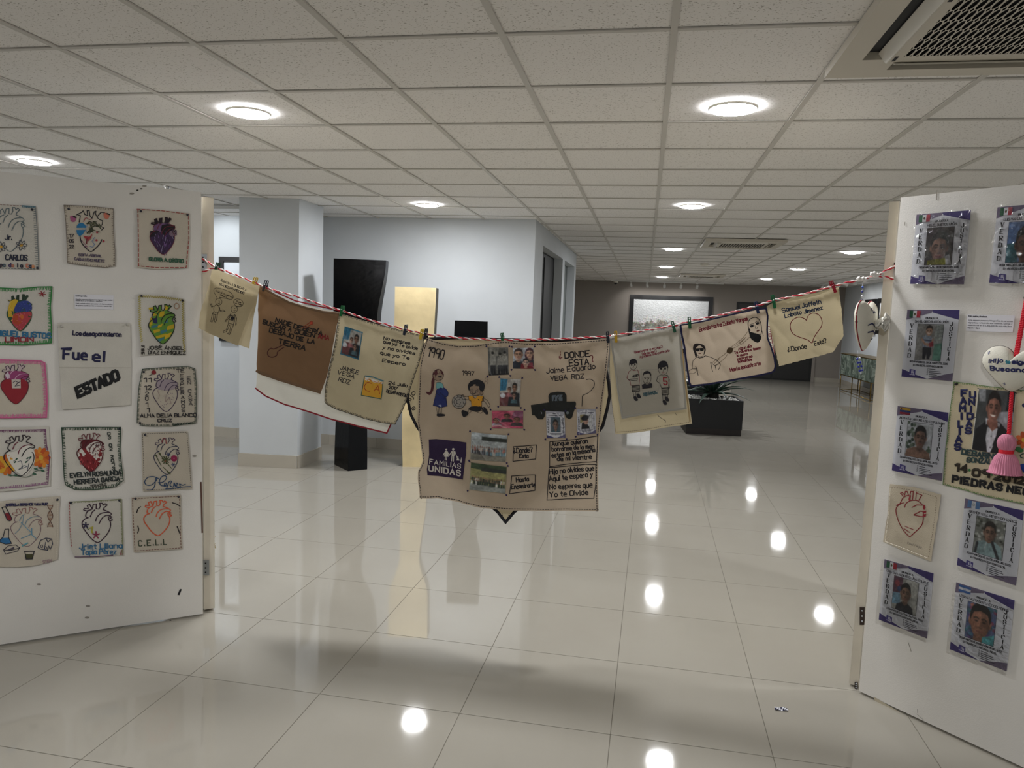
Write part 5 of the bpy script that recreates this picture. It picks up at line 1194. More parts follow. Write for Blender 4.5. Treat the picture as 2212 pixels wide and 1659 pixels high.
def hline(a, x, y, w, h, c, lw, cv=None, ci=None, body=True, smallv=True):
    g = lambda P: [(x+u*w, y+v*h) for u, v in P]; cv = cv or c; ci = ci or c
    if body: a.line(g(HBODY), lw, c, smooth=1)
    a.line(g([(.20,.37),(.12,.34),(.14,.25),(.22,.19),(.30,.165)]), lw, c, smooth=1)
    a.line(g([(.26,.175),(.15,.20),(.05,.175),(.07,.135),(.2,.14),(.17,.06),(.25,.03),(.33,.145)]), lw, cv)
    a.line(g([(.33,.155),(.37,.03),(.47,.02),(.465,.14),(.55,.15)]), lw, cv); a.line(g([(.55,.15),(.60,.08),(.58,.0),(.66,.0),(.70,.05),(.76,.015),(.83,.05),(.73,.11),(.70,.165)]), lw, cv)
    a.line(g([(.70,.165),(.82,.20),(.94,.25),(.96,.29),(.90,.315),(.80,.31),(.66,.38),(.56,.52)]), lw, c, smooth=1); a.line(g([(.45,.45),(.48,.37),(.58,.28),(.72,.24),(.88,.235)]), lw, ci, smooth=1); a.line(g([(.27,.34),(.33,.23),(.42,.17)]), lw, ci)
    if smallv: a.line(g([(.88,.42),(.87,.36),(.93,.33),(.98,.35),(.92,.385),(.98,.40),(1.0,.43),(.93,.45)]), lw, cv)
def hfill(a, x, y, w, h, c, top=None, ves=None):
    g = lambda P: [(x+u*w, y+v*h) for u, v in P]
    if top: a.fill(g([(.16,.36),(.15,.24),(.25,.18),(.45,.16),(.70,.165),(.95,.26),(.93,.32),(.80,.42),(.5,.45),(.2,.42)]), top)
    if ves:
        for P in ([(.05,.15),(.18,.17),(.17,.06),(.25,.03),(.33,.17),(.22,.20),(.05,.19)], [(.34,.17),(.37,.03),(.47,.02),(.46,.17)], [(.57,.17),(.58,0),(.66,0),(.70,.05),(.76,.02),(.83,.05),(.70,.17)]): a.fill(g(P), ves)
    if c: a.fill(g(HBODY+[(.7,.36),(.45,.40)]), c, 1)
A_, B_, L1, L2, L3c = (0, 420, .2411), (0, 780, .2773), (0, 580, .2049), (0, 910, .19894), (280, 780, .1809)
# 1
a, o = patch(21, 'white patch with grey outlined heart and daisies, lettered CARLOS, top left', A_, [(-200,60),(-40,82),(150,95),(318,105)], [(318,105),(335,350),(350,672)], [(-190,660),(0,655),(350,672)], [(-200,60),(-190,660)], M_PATCH2)
a.blanket([(318,105),(335,350),(348,668)], 26, 18, 5, '#6c7477', side=1); a.dash([(-150,85),(150,100),(200,100)], 18, 12, 4, '#8d6a66'); a.blanket([(200,100),(318,108)], 16, 9, 6, '#4f7584'); a.dash([(-150,660),(340,668)], 16, 12, 5, '#50585a'); a.flush('border_stitch', o)
hline(a, -45, 118, 270, 395, '#5a6a70', 6); a.flush('heart_outline', o)
for cx, cy_ in ((192,455), (10,470)):
    for t in range(7): u = t*.9; a.ring(cx+30*math.cos(u), cy_+26*math.sin(u), 20, 11, 5, '#3d3f4a', rot=math.degrees(u), n=10)
    a.ell(cx, cy_, 14, 14, '#c2932e')
a.flush('daisy', o, kind='stuff')
a.text('Jr.', (45,405), (105,408), 42, 8, '#20263a'); a.text('CARLOS', (50,585), (243,592), 46, 9, '#20263a', jit=.05)
for i, (ch, c) in enumerate(zip('pa de la Cas', ['#3a3340','#2c4a5a','#2c4a5a','#4b3f63','#a8705a','#2c2c3a','#2c2c3a','#2a2a3a','#8d3a44','#c07a62','#23324a','#c98a62'])):
    if ch != ' ': a.text(ch, (2+i*26, 645+i), (20+i*26, 645+i), 30, 9, c)
a.flush('lettering', o); pins(a, o, [(288,137), (336,660)])
# 2
a, o = patch(22, 'patch with leafy heart and blue halves, dated 17 05 22, top row middle', A_, [(572,95),(800,105),(1015,128)], [(1015,128),(1015,300),(1030,500),(1030,640)], [(605,615),(800,640),(950,655),(1030,640)], [(572,95),(590,250),(600,450),(605,615)])
for P, s_ in (([(572,95),(800,105),(1015,128)], 1), ([(1015,128),(1015,300),(1030,500),(1030,640)], 1), ([(605,615),(800,640),(950,655),(1030,640)], -1), ([(572,95),(590,250),(600,450),(605,615)], -1)): a.blanket(P, 18, 20, 4, '#6e6258', side=s_)
a.flush('border_stitch', o)
a.line([(715,365),(730,430),(770,480),(815,512),(860,480),(895,440),(912,405)], 8, '#1f1c26', smooth=1); a.line([(710,250),(720,190),(690,180),(735,160),(745,145),(760,180),(785,190),(780,145),(800,145),(805,190),(825,215),(845,155),(860,150),(855,175),(870,200),(905,160),(940,165),(960,180)], 7, '#1f1c26'); a.line([(690,190),(650,200)], 6, '#1f1c26'); a.line([(870,205),(890,225),(920,235),(915,270),(900,285),(930,300),(910,320)], 6, '#1f1c26'); a.line([(750,245),(770,210),(800,225),(825,220)], 6, '#a04a52', smooth=1)
a.flush('heart_outline', o)
a.ell(728,300,42,45,'#1f6fa0', a0=180, a1=360); a.fill([(684,318),(768,318),(740,360),(712,375),(690,350)], '#1f6fa0'); a.flush('blue_halves', o, kind='stuff')
for cx, cy_, c, r in ((653,218,'#a0527a',1), (952,190,'#c2705a',1)):
    a.fill([(cx-24,cy_-20),(cx+10,cy_-24),(cx+28,cy_),(cx+15,cy_+28),(cx-15,cy_+22)], c, 1); a.line([(cx+8,cy_-18),(cx+28,cy_-10)], 12, '#2a2a22')
random.seed(8)
for k in range(34): x, y = random.uniform(790,900), random.uniform(235,335); u = random.uniform(0, 3); a.line([(x,y),(x+22*math.cos(u),y+22*math.sin(u))], 8, random.choice(['#3f4630','#565a3c','#2d3324']))
a.fill([(745,370),(800,380),(830,350),(815,390),(790,420),(765,400)], '#9c3038'); a.line([(780,400),(775,440)], 10, '#6d2530')
for x, y in ((870,340),(865,412),(928,420)): a.ell(x, y, 10, 10, '#9c3040')
a.line([(730,410),(755,440),(780,470),(760,465)], 5, '#8a5a72', smooth=1); a.line([(850,385),(825,420),(845,445),(830,470),(805,465)], 5, '#5a78a0', smooth=1); a.line([(780,280),(765,320),(785,340)], 5, '#6a88a8', smooth=1); a.flush('embroidery', o, kind='stuff')
for s_, y in (('17',385), ('05',432), ('22',482)): a.text(s_, (622,y), (660,y), 28, 6, '#2c2830')
a.text('SOFIA ABIGAIL', (705,550), (908,562), 21, 5, '#4b4058', jit=.06); a.text('CABALLERO HUETE', (668,588), (935,610), 22, 5, '#4b4058', jit=.06); a.flush('lettering', o); pins(a, o, [(615,130)])
# 3
a, o = patch(23, 'patch with dark purple stitched heart and red dashed border, top right of the left screen', A_, [(1228,128),(1450,140),(1700,168)], [(1700,168),(1700,400),(1685,660)], [(1230,655),(1400,672),(1685,660)], [(1228,128),(1235,400),(1230,655)])
a.dash([(1228,132),(1450,146),(1690,178),(1692,400),(1668,655),(1400,655),(1242,640),(1240,400),(1236,140)], 28, 16, 7, '#9c4a46'); a.flush('border_stitch', o)
hfill(a, 1342, 205, 235, 335, '#3a2548', '#6d4f78', '#221522')
a.fill([(1450,275),(1500,265),(1570,280),(1565,310),(1520,330),(1490,365),(1460,360),(1440,320)], '#171016'); a.fill([(1520,330),(1585,320),(1585,365),(1540,380),(1515,360)], '#7a6674'); a.fill([(1345,330),(1400,320),(1430,330),(1380,375),(1345,385)], '#1d1420')
random.seed(4)
for k in range(60): x = random.uniform(1385,1545); y = random.uniform(350,520); a.line([(x,y),(x+random.uniform(-12,12)*1.2,y+random.uniform(18,36))], 4, random.choice(['#7a5a92','#8f86a0','#2a1a34','#55306a'])) if abs(x-1468) < 100-(y-380)*.5 else None
hline(a, 1342, 205, 235, 335, '#6a2030', 5, '#2a141c'); a.flush('heart_fill', o, kind='stuff')
a.text('GLORIA A. OSORIO', (1335,592), (1642,612), 28, 9, '#2f5a44', jit=.08); a.flush('lettering', o); pins(a, o, [(1262,150), (1680,183)])
# 4
a, o = patch(24, 'patch with yellow, blue and red heart, red star and thick green crochet edge', L1, [(-150,212),(0,205),(200,215),(400,195),(552,188)], [(552,188),(530,400),(545,600),(545,785)], [(-150,800),(0,800),(250,805),(545,785)], [(-150,212),(-150,800)], M_PATCH2)
for P, s_ in (([(-150,212),(0,205),(200,215),(400,195),(548,192)], 1), ([(548,192),(530,400),(542,600),(542,782)], 1), ([(-150,798),(0,798),(250,803),(542,782)], -1)): a.line(P, 12, '#2f7a3c'); a.blanket(P, 30, 17, 8, '#3f8a4a', side=s_)
a.flush('crochet_edge', o)
hfill(a, 70, 270, 285, 395, '#2a4a30', '#2a4a30', '#1d3322'); a.fill([(100,370),(150,325),(190,340),(160,400),(150,460),(140,520),(105,540),(85,470)], '#c4a22c', 1); a.fill([(160,400),(210,350),(290,340),(330,380),(330,440),(240,465),(160,460)], '#2a3a80', 1); a.fill([(140,490),(200,465),(320,455),(330,510),(270,600),(215,655),(160,610),(125,560)], '#a83a42', 1); a.ell(185,535,50,55,'#a8431f'); a.ell(225,510,25,32,'#c2632c')
random.seed(2)
for k in range(70):
    x, y = random.uniform(90,330), random.uniform(330,640); c = '#4555a0' if y < 450 and x > 160 else ('#d6b84a' if x < 150 and y < 540 else ('#c0606a' if y > 470 else '#3a6a44'))
    if abs(x-212) < 120-(max(0, y-480))*.55: a.line([(x,y),(x+random.uniform(-14,14),y+random.uniform(-10,14))], 6, c)
for u in range(3): t = u*math.pi/3+.2; a.line([(445-38*math.cos(t),267-30*math.sin(t)),(445+38*math.cos(t),267+30*math.sin(t))], 8, '#8a1c2a')
a.flush('heart_fill', o, kind='stuff')
a.text('MIGUEL BUSTOS', (-40,705), (535,735), 52, 13, '#2a6a90', jit=.08); a.text('LIMON', (58,772), (352,768), 48, 13, '#8a2430', jit=.05); a.flush('lettering', o)
# 5
a, o = patch(25, 'patch with solid red heart and pink crochet edge, at the left frame edge', L1, [(-100,955),(0,960),(200,965),(430,972),(475,992)], [(475,992),(490,1200),(500,1400),(492,1570)], [(-100,1572),(100,1575),(300,1570),(492,1570)], [(-100,955),(-100,1572)])
for P, s_ in (([(-100,957),(0,962),(200,968),(430,975),(470,995)], 1), ([(470,995),(488,1200),(496,1400),(488,1568)], 1), ([(-100,1570),(100,1573),(300,1568),(488,1568)], -1)): a.line(P, 16, '#c2608a'); a.blanket(P, 34, 14, 9, '#d080a0', side=s_)
a.flush('crochet_edge', o)
hfill(a, 8, 1010, 310, 420, '#8a1a26', '#8d3a6a', '#b9a8a8'); a.fill([(55,1120),(85,1085),(110,1150),(75,1165)], '#c9bcc4'); hline(a, 8, 1010, 310, 420, '#4a1420', 6, '#3a2040', '#c9a0b8'); a.fill([(122,1168),(218,1165),(220,1262),(128,1262)], '#bdb4aa'); a.line([(140,1200),(165,1185),(190,1200),(215,1190),(180,1215),(160,1240),(210,1230)], 7, '#3a3040'); a.flush('heart_fill', o, kind='stuff')
# 6
a, o = patch(26, 'patch with black outlined heart between two orange flowers, purple edge, fourth row left', L2, [(-120,65),(0,68),(250,66),(532,58)], [(532,58),(538,250),(555,400),(545,700)], [(-120,770),(0,765),(250,740),(545,700)], [(-120,65),(-120,770)], M_PATCH2)
for P, s_ in (([(-120,98),(0,98),(250,95),(495,88)], 1), ([(495,88),(505,250),(538,400),(520,680)], 1), ([(-120,735),(0,732),(250,710),(520,680)], -1)): a.blanket(P, 22, 16, 7, '#6d3560' if s_ > 0 else '#96688a', side=s_)
a.flush('border_stitch', o)
for cx, cy_ in ((445,395), (70,470)):
    for k in range(11):
        u = k*2*math.pi/11; px, py = cx+58*math.cos(u), cy_+68*math.sin(u); a.ell(px, py, 50, 27, ['#b8501c','#c86a22','#d28a2c'][k % 3] if cx > 200 else ['#c26a1e','#cc9a2a','#b8551c'][k % 3], rot=math.degrees(math.atan2(68*math.sin(u), 58*math.cos(u))), n=10)
    a.ell(cx, cy_, 26, 28, '#c9a23a')
a.flush('flower', o, kind='stuff')
a.fill([(75,380),(95,330),(150,330),(300,260),(360,300),(385,400),(340,510),(270,590),(200,560),(130,480)], mat('patch_white_fill', '#d4d0c6', .9), 1); hline(a, 45, 150, 345, 445, '#1f1820', 9, '#2a1c24', '#6a2438', smallv=False)
for P in ([(190,440),(230,430),(240,490),(205,520),(290,490),(255,480),(240,510)], [(290,440),(330,400)], [(150,430),(185,410)], [(315,455),(300,520)]): a.line(P, 6, '#4a5060', smooth=1)
for x, y in ((180,410),(165,440),(300,400),(330,390),(285,440)): a.ell(x, y, 16, 8, '#2a5040', rot=-40)
a.line([(90,585),(180,590),(270,605),(350,580),(380,540),(470,530)], 6, '#3f5648', smooth=1)
for x, y in ((110,583),(170,585),(375,570),(390,515),(465,535),(440,505)): a.ell(x, y, 22, 10, '#2f5a44', rot=10)
a.flush('heart_embroidery', o, kind='stuff')
# 7
a, o = patch(27, 'patch with pale blue heart among test tube, flask, beaker and DNA strand', L2, [(-60,878),(100,858),(400,830),(652,812)], [(652,812),(640,1000),(640,1300),(625,1500)], [(-60,1580),(200,1582),(400,1562),(625,1500)], [(-60,878),(-60,1580)])
a.dash([(-60,890),(100,872),(400,845),(635,828),(625,1000),(625,1300),(610,1490)], 14, 12, 6, '#d9d2c4'); a.flush('border_stitch', o)
hline(a, 118, 935, 345, 425, '#7a6068', 6, '#8a5a58', '#5f8294'); a.line([(230,1270),(340,1220),(300,1170),(230,1100)], 7, '#5f8ea6', smooth=1); a.line([(345,1160),(345,1230),(390,1270)], 8, '#5f8ea6'); a.line([(245,1350),(300,1320)], 14, '#5f9aa4'); a.line([(165,1215),(210,1170),(245,1100),(255,1020)], 6, '#6f8a9c', smooth=1); a.flush('heart_outline', o, kind='stuff')
a.fill([(55,1000),(95,988),(130,1060),(125,1078),(100,1080),(80,1065)], '#7a1c26'); a.line([(22,935),(60,925),(130,1055),(110,1080),(80,1068),(22,935)], 8, '#22222e', smooth=0)
a.fill([(25,1265),(95,1265),(125,1325),(60,1330),(-10,1305),(0,1280)], '#2a6a9a'); a.line([(55,1170),(95,1168),(92,1255),(125,1325),(60,1332),(-10,1305),(35,1250),(55,1170)], 7, '#22222e')
a.fill([(272,1440),(358,1440),(350,1492),(285,1492)], '#3f3f22'); a.line([(265,1410),(372,1408),(352,1492),(285,1494),(270,1412)], 8, '#22222e')
a.line([(40,1395),(90,1350),(170,1340),(215,1370),(190,1405),(60,1440),(40,1395),(120,1400),(215,1370)], 6, '#2a2a38'); a.fill([(80,1392),(150,1362),(160,1375),(110,1397)], '#4a4452')
a.line([(412,1370),(440,1290),(500,1265),(560,1275),(572,1330),(545,1390),(530,1350),(515,1400),(440,1385),(415,1370)], 7, '#2a2f48'); a.line([(500,1270),(520,1310),(550,1280)], 7, '#2a2f48'); a.line([(495,1310),(480,1390)], 5, '#2a2f48'); a.ring(452,1355,12,14,5,'#2a2f48'); a.ring(497,1372,12,14,5,'#2a2f48')
for s_ in (1, -1): a.line([(545+s_*(28-abs(0)*0)*math.cos((y-905)/240*math.pi*2), y) for y in range(905, 1146, 15)], 6, '#4a2c2a')
for y in range(912, 1140, 15): r_ = abs(26*math.cos((y-905)/240*math.pi*2)); a.line([(545-r_,y),(545+r_,y+5)], 4, '#9c6a4a')
a.flush('lab_embroidery', o, kind='stuff')
a.text('GABRIELA BERENICE VALA RUIZ', (68,918), (518,908), 24, 8, '#22204a', jit=.06); a.text('STEM', (470,1540), (560,1525), 30, 5, '#9a7a86'); a.flush('lettering', o); pins(a, o, [(624,850)])
# 8
a = Art(LA+LN*.009, LN, noisewr(28, .004, 9), off=.0016); a.crop(0, 420, .2411)
o = sheet(a, [(515,1150),(800,1152),(1165,1150)], [(1165,1150),(1175,1500),(1168,1886)], [(558,1925),(800,1915),(1000,1895),(1168,1886)], [(515,1150),(530,1500),(558,1925)], 20, 20, M_PATCH2, thick=.0018).build('slogan_cloth', label='white cloth with navy and black felt lettering FUE EL ESTADO, middle of the left screen', cat='cloth')
a.line([(530,1548),(1172,1552)], 5, mat('fold_shade_line', '#bdb8ac', .9)); a.flush('painted_crease', o)  # crease is a flat darker line, its shade put into the colour
a.text('Los', (652,1258), (728,1264), 36, 9, '#1c1a3c'); a.text('desaparecieron', (745,1265), (1085,1272), 36, 10, '#1c1a3c', jit=.05); a.text('Fue', (568,1472), (775,1480), 86, 19, '#1c1c44', sp=1.8); a.line([(552,1382),(640,1378)], 18, '#1c1c44'); a.text('el', (832,1490), (930,1496), 86, 19, '#1c1c44', sp=2)
a.crop(0, 780, .2773); a.text('ESTADO', (612,278), (928,140), 72, 25, '#0d0d10', up=(-.3,-1)); a.flush('lettering', o); a.crop(0, 420, .2411); pins(a, o, [(550,1182), (1138,1168)], '#b9b6ae')
# 9
a, o = patch(29, 'patch with green and yellow patchwork heart and yellow zigzag edge, right column second row', A_, [(1235,890),(1450,905),(1652,935)], [(1652,935),(1650,1200),(1662,1430)], [(1258,1445),(1450,1432),(1662,1430)], [(1235,890),(1240,1150),(1258,1445)], M_PATCH2)
def zig(P, amp, gap, w, c):
    P = [V(p) for p in P]; o_ = []; i = 0
    for p, q_ in zip(P, P[1:]):
        L_ = (q_-p).length; d = (q_-p)/L_; n = V((-d.y, d.x))
        for k in range(int(L_/gap)): o_.append(tuple(p+d*k*gap+n*(amp if i % 2 else -amp))); i += 1
    a.line(o_, w, c)
zig([(1250,910),(1450,922),(1640,948),(1640,1200),(1652,1420)], 9, 10, 6, '#a89a3c'); zig([(1250,910),(1252,1150),(1270,1330)], 9, 10, 6, '#b5a955'); a.flush('border_stitch', o)
hfill(a, 1332, 985, 245, 355, '#5d8c34', '#5d8c34', '#5d8c34')
for P, c in (([(1345,1110),(1365,1090),(1365,1180),(1340,1190),(1335,1150)], '#c2a51f'), ([(1370,1110),(1410,1105),(1412,1160),(1368,1165)], '#1c2352'), ([(1375,1055),(1420,1040),(1410,1085),(1370,1090)], '#c2a51f'), ([(1435,1050),(1475,1045),(1470,1090),(1420,1100)], '#c2a51f'), ([(1360,1180),(1420,1160),(1410,1185),(1362,1200)], '#3f7a86'), ([(1415,1175),(1460,1155),(1450,1180),(1405,1205)], '#c2a51f'), ([(1500,1180),(1560,1160),(1562,1200),(1495,1215)], '#c2a51f'), ([(1372,1215),(1430,1205),(1435,1225),(1380,1245)], '#c2a51f'), ([(1435,1225),(1495,1205),(1498,1230),(1440,1250)], '#3f7a86'), ([(1395,1270),(1490,1245),(1470,1275),(1400,1292)], '#c2a51f'), ([(1480,1255),(1540,1235),(1520,1275),(1475,1300)], '#d2ac20'), ([(1405,1300),(1470,1280),(1465,1300),(1425,1320)], '#3f7a86'), ([(1330,1015),(1368,1010),(1370,1030),(1335,1035)], '#c2a51f'), ([(1470,995),(1510,1000),(1500,1030),(1475,1040)], '#c2a51f'), ([(1465,1150),(1505,1110),(1500,1150)], '#3f7a86')): a.fill(P, c)
hline(a, 1332, 985, 245, 355, '#20241c', 7); a.ring(1582,1000,22,25,6,'#a5846a'); a.flush('heart_fill', o, kind='stuff')
a.text('JOSÉ ÁNGEL', (1320,1388), (1640,1390), 28, 6, '#20201e', jit=.05); a.text('DÍAZ ENRÍQUEZ', (1328,1430), (1662,1432), 28, 6, '#20201e', jit=.05)
for s_, y in (('9',1372), ('06',1400), ('09',1430)): a.text(s_, (1268,y), (1292,y), 20, 6, '#2a2622')
a.flush('lettering', o); pins(a, o, [(1268,910), (1635,950)])
# 10
a, o = patch(30, 'patch with lilac heart dated 11 12 2011 and dark green edge, right column third row', L3c, [(150,95),(400,75),(700,65),(782,88)], [(782,88),(800,300),(795,740)], [(88,742),(200,775),(500,775),(795,740)], [(150,95),(112,300),(95,500),(88,742)])
for P, s_ in (([(150,95),(400,75),(700,65),(780,88)], 1), ([(780,88),(798,300),(792,738)], 1), ([(120,765),(200,775),(500,775),(792,740)], -1), ([(150,95),(112,300),(95,500),(88,742)], -1)): a.blanket(P, 24, 16, 6, '#2a3f34', side=s_)
a.flush('border_stitch', o)
hfill(a, 278, 145, 310, 460, None, '#9c8f96'); hline(a, 278, 145, 310, 460, '#42324f', 8); random.seed(6)
for k in range(34): x, y = random.uniform(320,560), random.uniform(380,560); a.line([(x,y),(x+9,y+3)], 5, '#8d7a86') if abs(x-440) < 130-(y-380)*.5 else None
a.line([(330,345),(350,400),(345,450)], 6, '#a58f8c', smooth=1); a.line([(420,400),(430,480),(470,440),(495,510)], 6, '#a58f8c', smooth=1); a.flush('heart_outline', o, kind='stuff')
a.ell(288,135,28,26,'#7d1c24'); a.line([(275,145),(255,165),(232,172)], 6, '#2a2a2a', smooth=1); a.flush('rose', o)
for s_, x, y, w_ in (('11',168,248,90), ('12',178,340,80), ('2',188,415,36), ('0',188,470,32), ('1',190,545,28), ('1',205,608,28)): a.text(s_, (x,y), (x+w_,y), 46, 8, '#22202a', jit=.04)
a.text('TE', (560,135), (650,130), 38, 7, '#262430'); a.vtext('ESPERAMOS', (620,190), (640,605), 36, 38, 7, '#262430', serif=False); a.vtext('EN CASA', (705,225), (728,525), 38, 38, 7, '#3a3840', serif=False)
a.text('ALMA DELIA BLANCO', (128,668), (795,660), 38, 9, '#1f1f28', jit=.05); a.text('CRUZ', (335,725), (502,722), 34, 9, '#1f1f28'); a.text('Rosana Alvarez', (508,768), (750,745), 22, 6, '#26362c', jit=.08); a.flush('lettering', o); pins(a, o, [(170,130), (124,738)])
# 11
a, o = patch(31, 'patch with red and white beaded heart, dark green edge, middle of the fourth row', B_, [(478,518),(700,515),(942,515)], [(942,515),(935,700),(962,930)], [(510,962),(580,1000),(750,1002),(900,980),(962,930)], [(478,518),(490,700),(500,900),(510,962)], M_PATCH2, wr=.005)
for P, s_ in (([(478,518),(700,515),(940,515)], 1), ([(940,515),(935,700),(960,928)], 1), ([(512,962),(580,998),(750,1000),(900,978),(958,930)], -1), ([(480,520),(490,700),(500,900),(510,960)], -1)): a.blanket(P, 20, 13, 6, '#26402e', side=s_)
a.flush('border_stitch', o)
hfill(a, 600, 560, 215, 300, '#7a1c22', '#5a141c', None); a.fill([(595,690),(625,665),(680,740),(610,750)], '#d0ccc4'); a.fill([(680,660),(740,625),(790,640),(800,700),(790,760),(775,790),(700,720),(675,690)], '#cfc8c0', 1)
random.seed(9)
for k in range(46): x, y = random.uniform(680,795), random.uniform(635,780); a.ell(x, y, 4.5, 4.5, '#4a2430', n=6) if y < 640+(x-640)*1.0 else None
for k in range(40): x, y = random.uniform(620,770), random.uniform(755,850); a.line([(x,y),(x+random.uniform(-8,8),y+16)], 4, random.choice(['#a83a40','#5a1018','#c2555a'])) if abs(x-700) < 95-(y-755)*.6 else None
hline(a, 600, 560, 215, 300, '#4a1820', 6, '#6a3038', body=True); a.flush('heart_fill', o, kind='stuff')
for i, ch in enumerate('03 02 2013'): a.text(ch, (838+i*4, 575+i*30), (858+i*4, 575+i*30), 22, 6, '#25302c') if ch != ' ' else None
a.text('EVELYN ROSALINDA', (548,905), (942,880), 32, 8, '#232c2c', jit=.06); a.text('HERRERA GARCIA', (580,957), (932,928), 32, 8, '#232c2c', jit=.06); a.text('VERACRUZ', (705,980), (830,968), 18, 5, '#4a4a44'); a.flush('lettering', o); pins(a, o, [(930,525)])
# 12
a, o = patch(32, 'patch with heart of olive sprigs and magenta flower over blue cursive writing', L3c, [(140,852),(400,848),(692,838)], [(692,838),(715,1100),(748,1525)], [(158,1555),(400,1545),(748,1525)], [(140,852),(150,1200),(158,1555)])
a.dash([(155,865),(400,860),(682,852),(705,1100),(735,1515),(400,1530),(172,1540),(165,1200),(155,870)], 14, 14, 5, '#5a5550'); a.flush('border_stitch', o)
hline(a, 290, 915, 305, 440, '#33364e', 8, '#4f4456'); a.line([(385,970),(395,930),(410,918),(430,940),(435,985)], 7, '#9c3a34', smooth=1); a.flush('heart_outline', o)
OLV = '#4a5030'
for P in ([(310,1120),(375,1245)], [(345,1095),(500,1280)], [(400,1265),(480,1340)], [(430,1190),(500,1160)]): a.line(P, 8, OLV)
for k in range(9): u = k*.7; a.line([(430,1180),(430+45*math.cos(u),1180+45*math.sin(u))], 12, OLV)
for x, y in ((360,1105),(318,1130),(455,1320),(475,1335)): a.ell(x, y, 20, 9, OLV, rot=50)
a.ell(530,1160,38,38,'#8d1c4a'); a.ell(530,1160,8,8,'#c2607a'); a.ell(425,1190,10,10,'#a04a3a')
for cx, cy_ in ((460,1112), (522,1235)):
    for k in range(3): u = k*1.05; a.line([(cx-24*math.cos(u),cy_-24*math.sin(u)),(cx+24*math.cos(u),cy_+24*math.sin(u))], 6, '#33426a')
a.flush('flower_embroidery', o, kind='stuff')
BL = '#22436a'; a.line([(345,1400),(290,1378),(220,1385),(180,1435),(200,1475),(260,1475),(320,1420),(310,1400),(300,1480),(270,1530),(205,1535)], 9, BL, smooth=1); a.line([(340,1450),(400,1440),(440,1390),(420,1365),(380,1380),(355,1430),(370,1480),(420,1485),(440,1460),(420,1455),(415,1490),(460,1480)], 9, BL, smooth=1); a.line([(440,1520),(470,1440),(500,1435),(480,1480),(520,1500),(530,1450),(545,1490),(575,1465),(560,1455),(550,1490),(600,1500),(595,1465),(630,1480),(665,1468)], 9, BL, smooth=1); a.line([(425,1525),(500,1520),(640,1500),(725,1495)], 9, BL, smooth=1); a.flush('lettering', o, kind='stuff'); pins(a, o, [(186,880)])
# 13
a, o = patch(33, 'patch with dark outlined heart holding three small flowers over blue writing, bottom row middle', B_, [(530,1095),(740,1088),(945,1072)], [(945,1072),(950,1300),(957,1512)], [(582,1532),(750,1528),(957,1512)], [(530,1095),(535,1300),(550,1450),(582,1532)], M_PATCH2)
a.blanket([(540,1095),(740,1088),(945,1074),(952,1300),(957,1510)], 10, 11, 4, '#7d8458'); a.line([(585,1526),(750,1522),(880,1512)], 6, '#5a3a5c'); a.dash([(540,1100),(545,1300),(558,1450)], 12, 10, 5, '#a05a5a'); a.flush('border_stitch', o)
hline(a, 640, 1105, 235, 308, '#3a2434', 7); a.flush('heart_outline', o)
for cx, cy_, c, r_ in ((668,1278,'#2c2846',22), (748,1353,'#8a2c4a',28)):
    for k in range(5): u = k*1.257-.3; a.line([(cx,cy_),(cx+r_*math.cos(u),cy_+r_*math.sin(u))], 9, c)
a.line([(700,1300),(720,1292),(715,1320),(718,1335)], 10, '#a8a03a'); a.line([(680,1302),(690,1312)], 6, '#55603a'); a.ell(748,1353,6,6,'#d0b44a'); a.flush('flower_embroidery', o, kind='stuff')
a.text('Jriet Liliana', (618,1462), (952,1455), 38, 7, '#2f6a92', jit=.06); a.text('Tapia Pérez', (635,1505), (905,1500), 38, 7, '#2f6a92', jit=.06); a.text('†', (935,1500), (955,1500), 30, 6, '#8a3a44') if False else a.line([(945,1472),(940,1505),(955,1500)], 6, '#8a3a44'); a.flush('lettering', o); pins(a, o, [(552,1102), (930,1084)])
# 14
a, o = patch(34, 'patch with bright orange heart outline above four letters, bottom right of left screen', B_, [(1022,1062),(1200,1052),(1408,1040)], [(1408,1040),(1412,1250),(1422,1465)], [(1042,1490),(1200,1480),(1422,1465)], [(1022,1062),(1030,1280),(1042,1490)])
a.dash([(1030,1072),(1200,1062),(1398,1052),(1402,1250),(1410,1455),(1200,1468),(1052,1478),(1040,1280),(1032,1075)], 12, 11, 5, '#7d5a52'); a.flush('border_stitch', o)
hline(a, 1120, 1085, 215, 275, '#d2603f', 8); a.flush('heart_outline', o)
for P in ([(1095,1132),(1075,1150),(1065,1180)], [(1342,1102),(1375,1112),(1402,1130)], [(1072,1282),(1080,1310),(1072,1338)], [(1380,1288),(1390,1315),(1402,1345)]): a.line(P, 7, '#2a2426', smooth=1)
a.text('C.E.L.L', (1080,1440), (1295,1428), 42, 7, '#3f4a3a', sp=3); a.flush('lettering', o); pins(a, o, [(1055,1070), (1390,1055)])
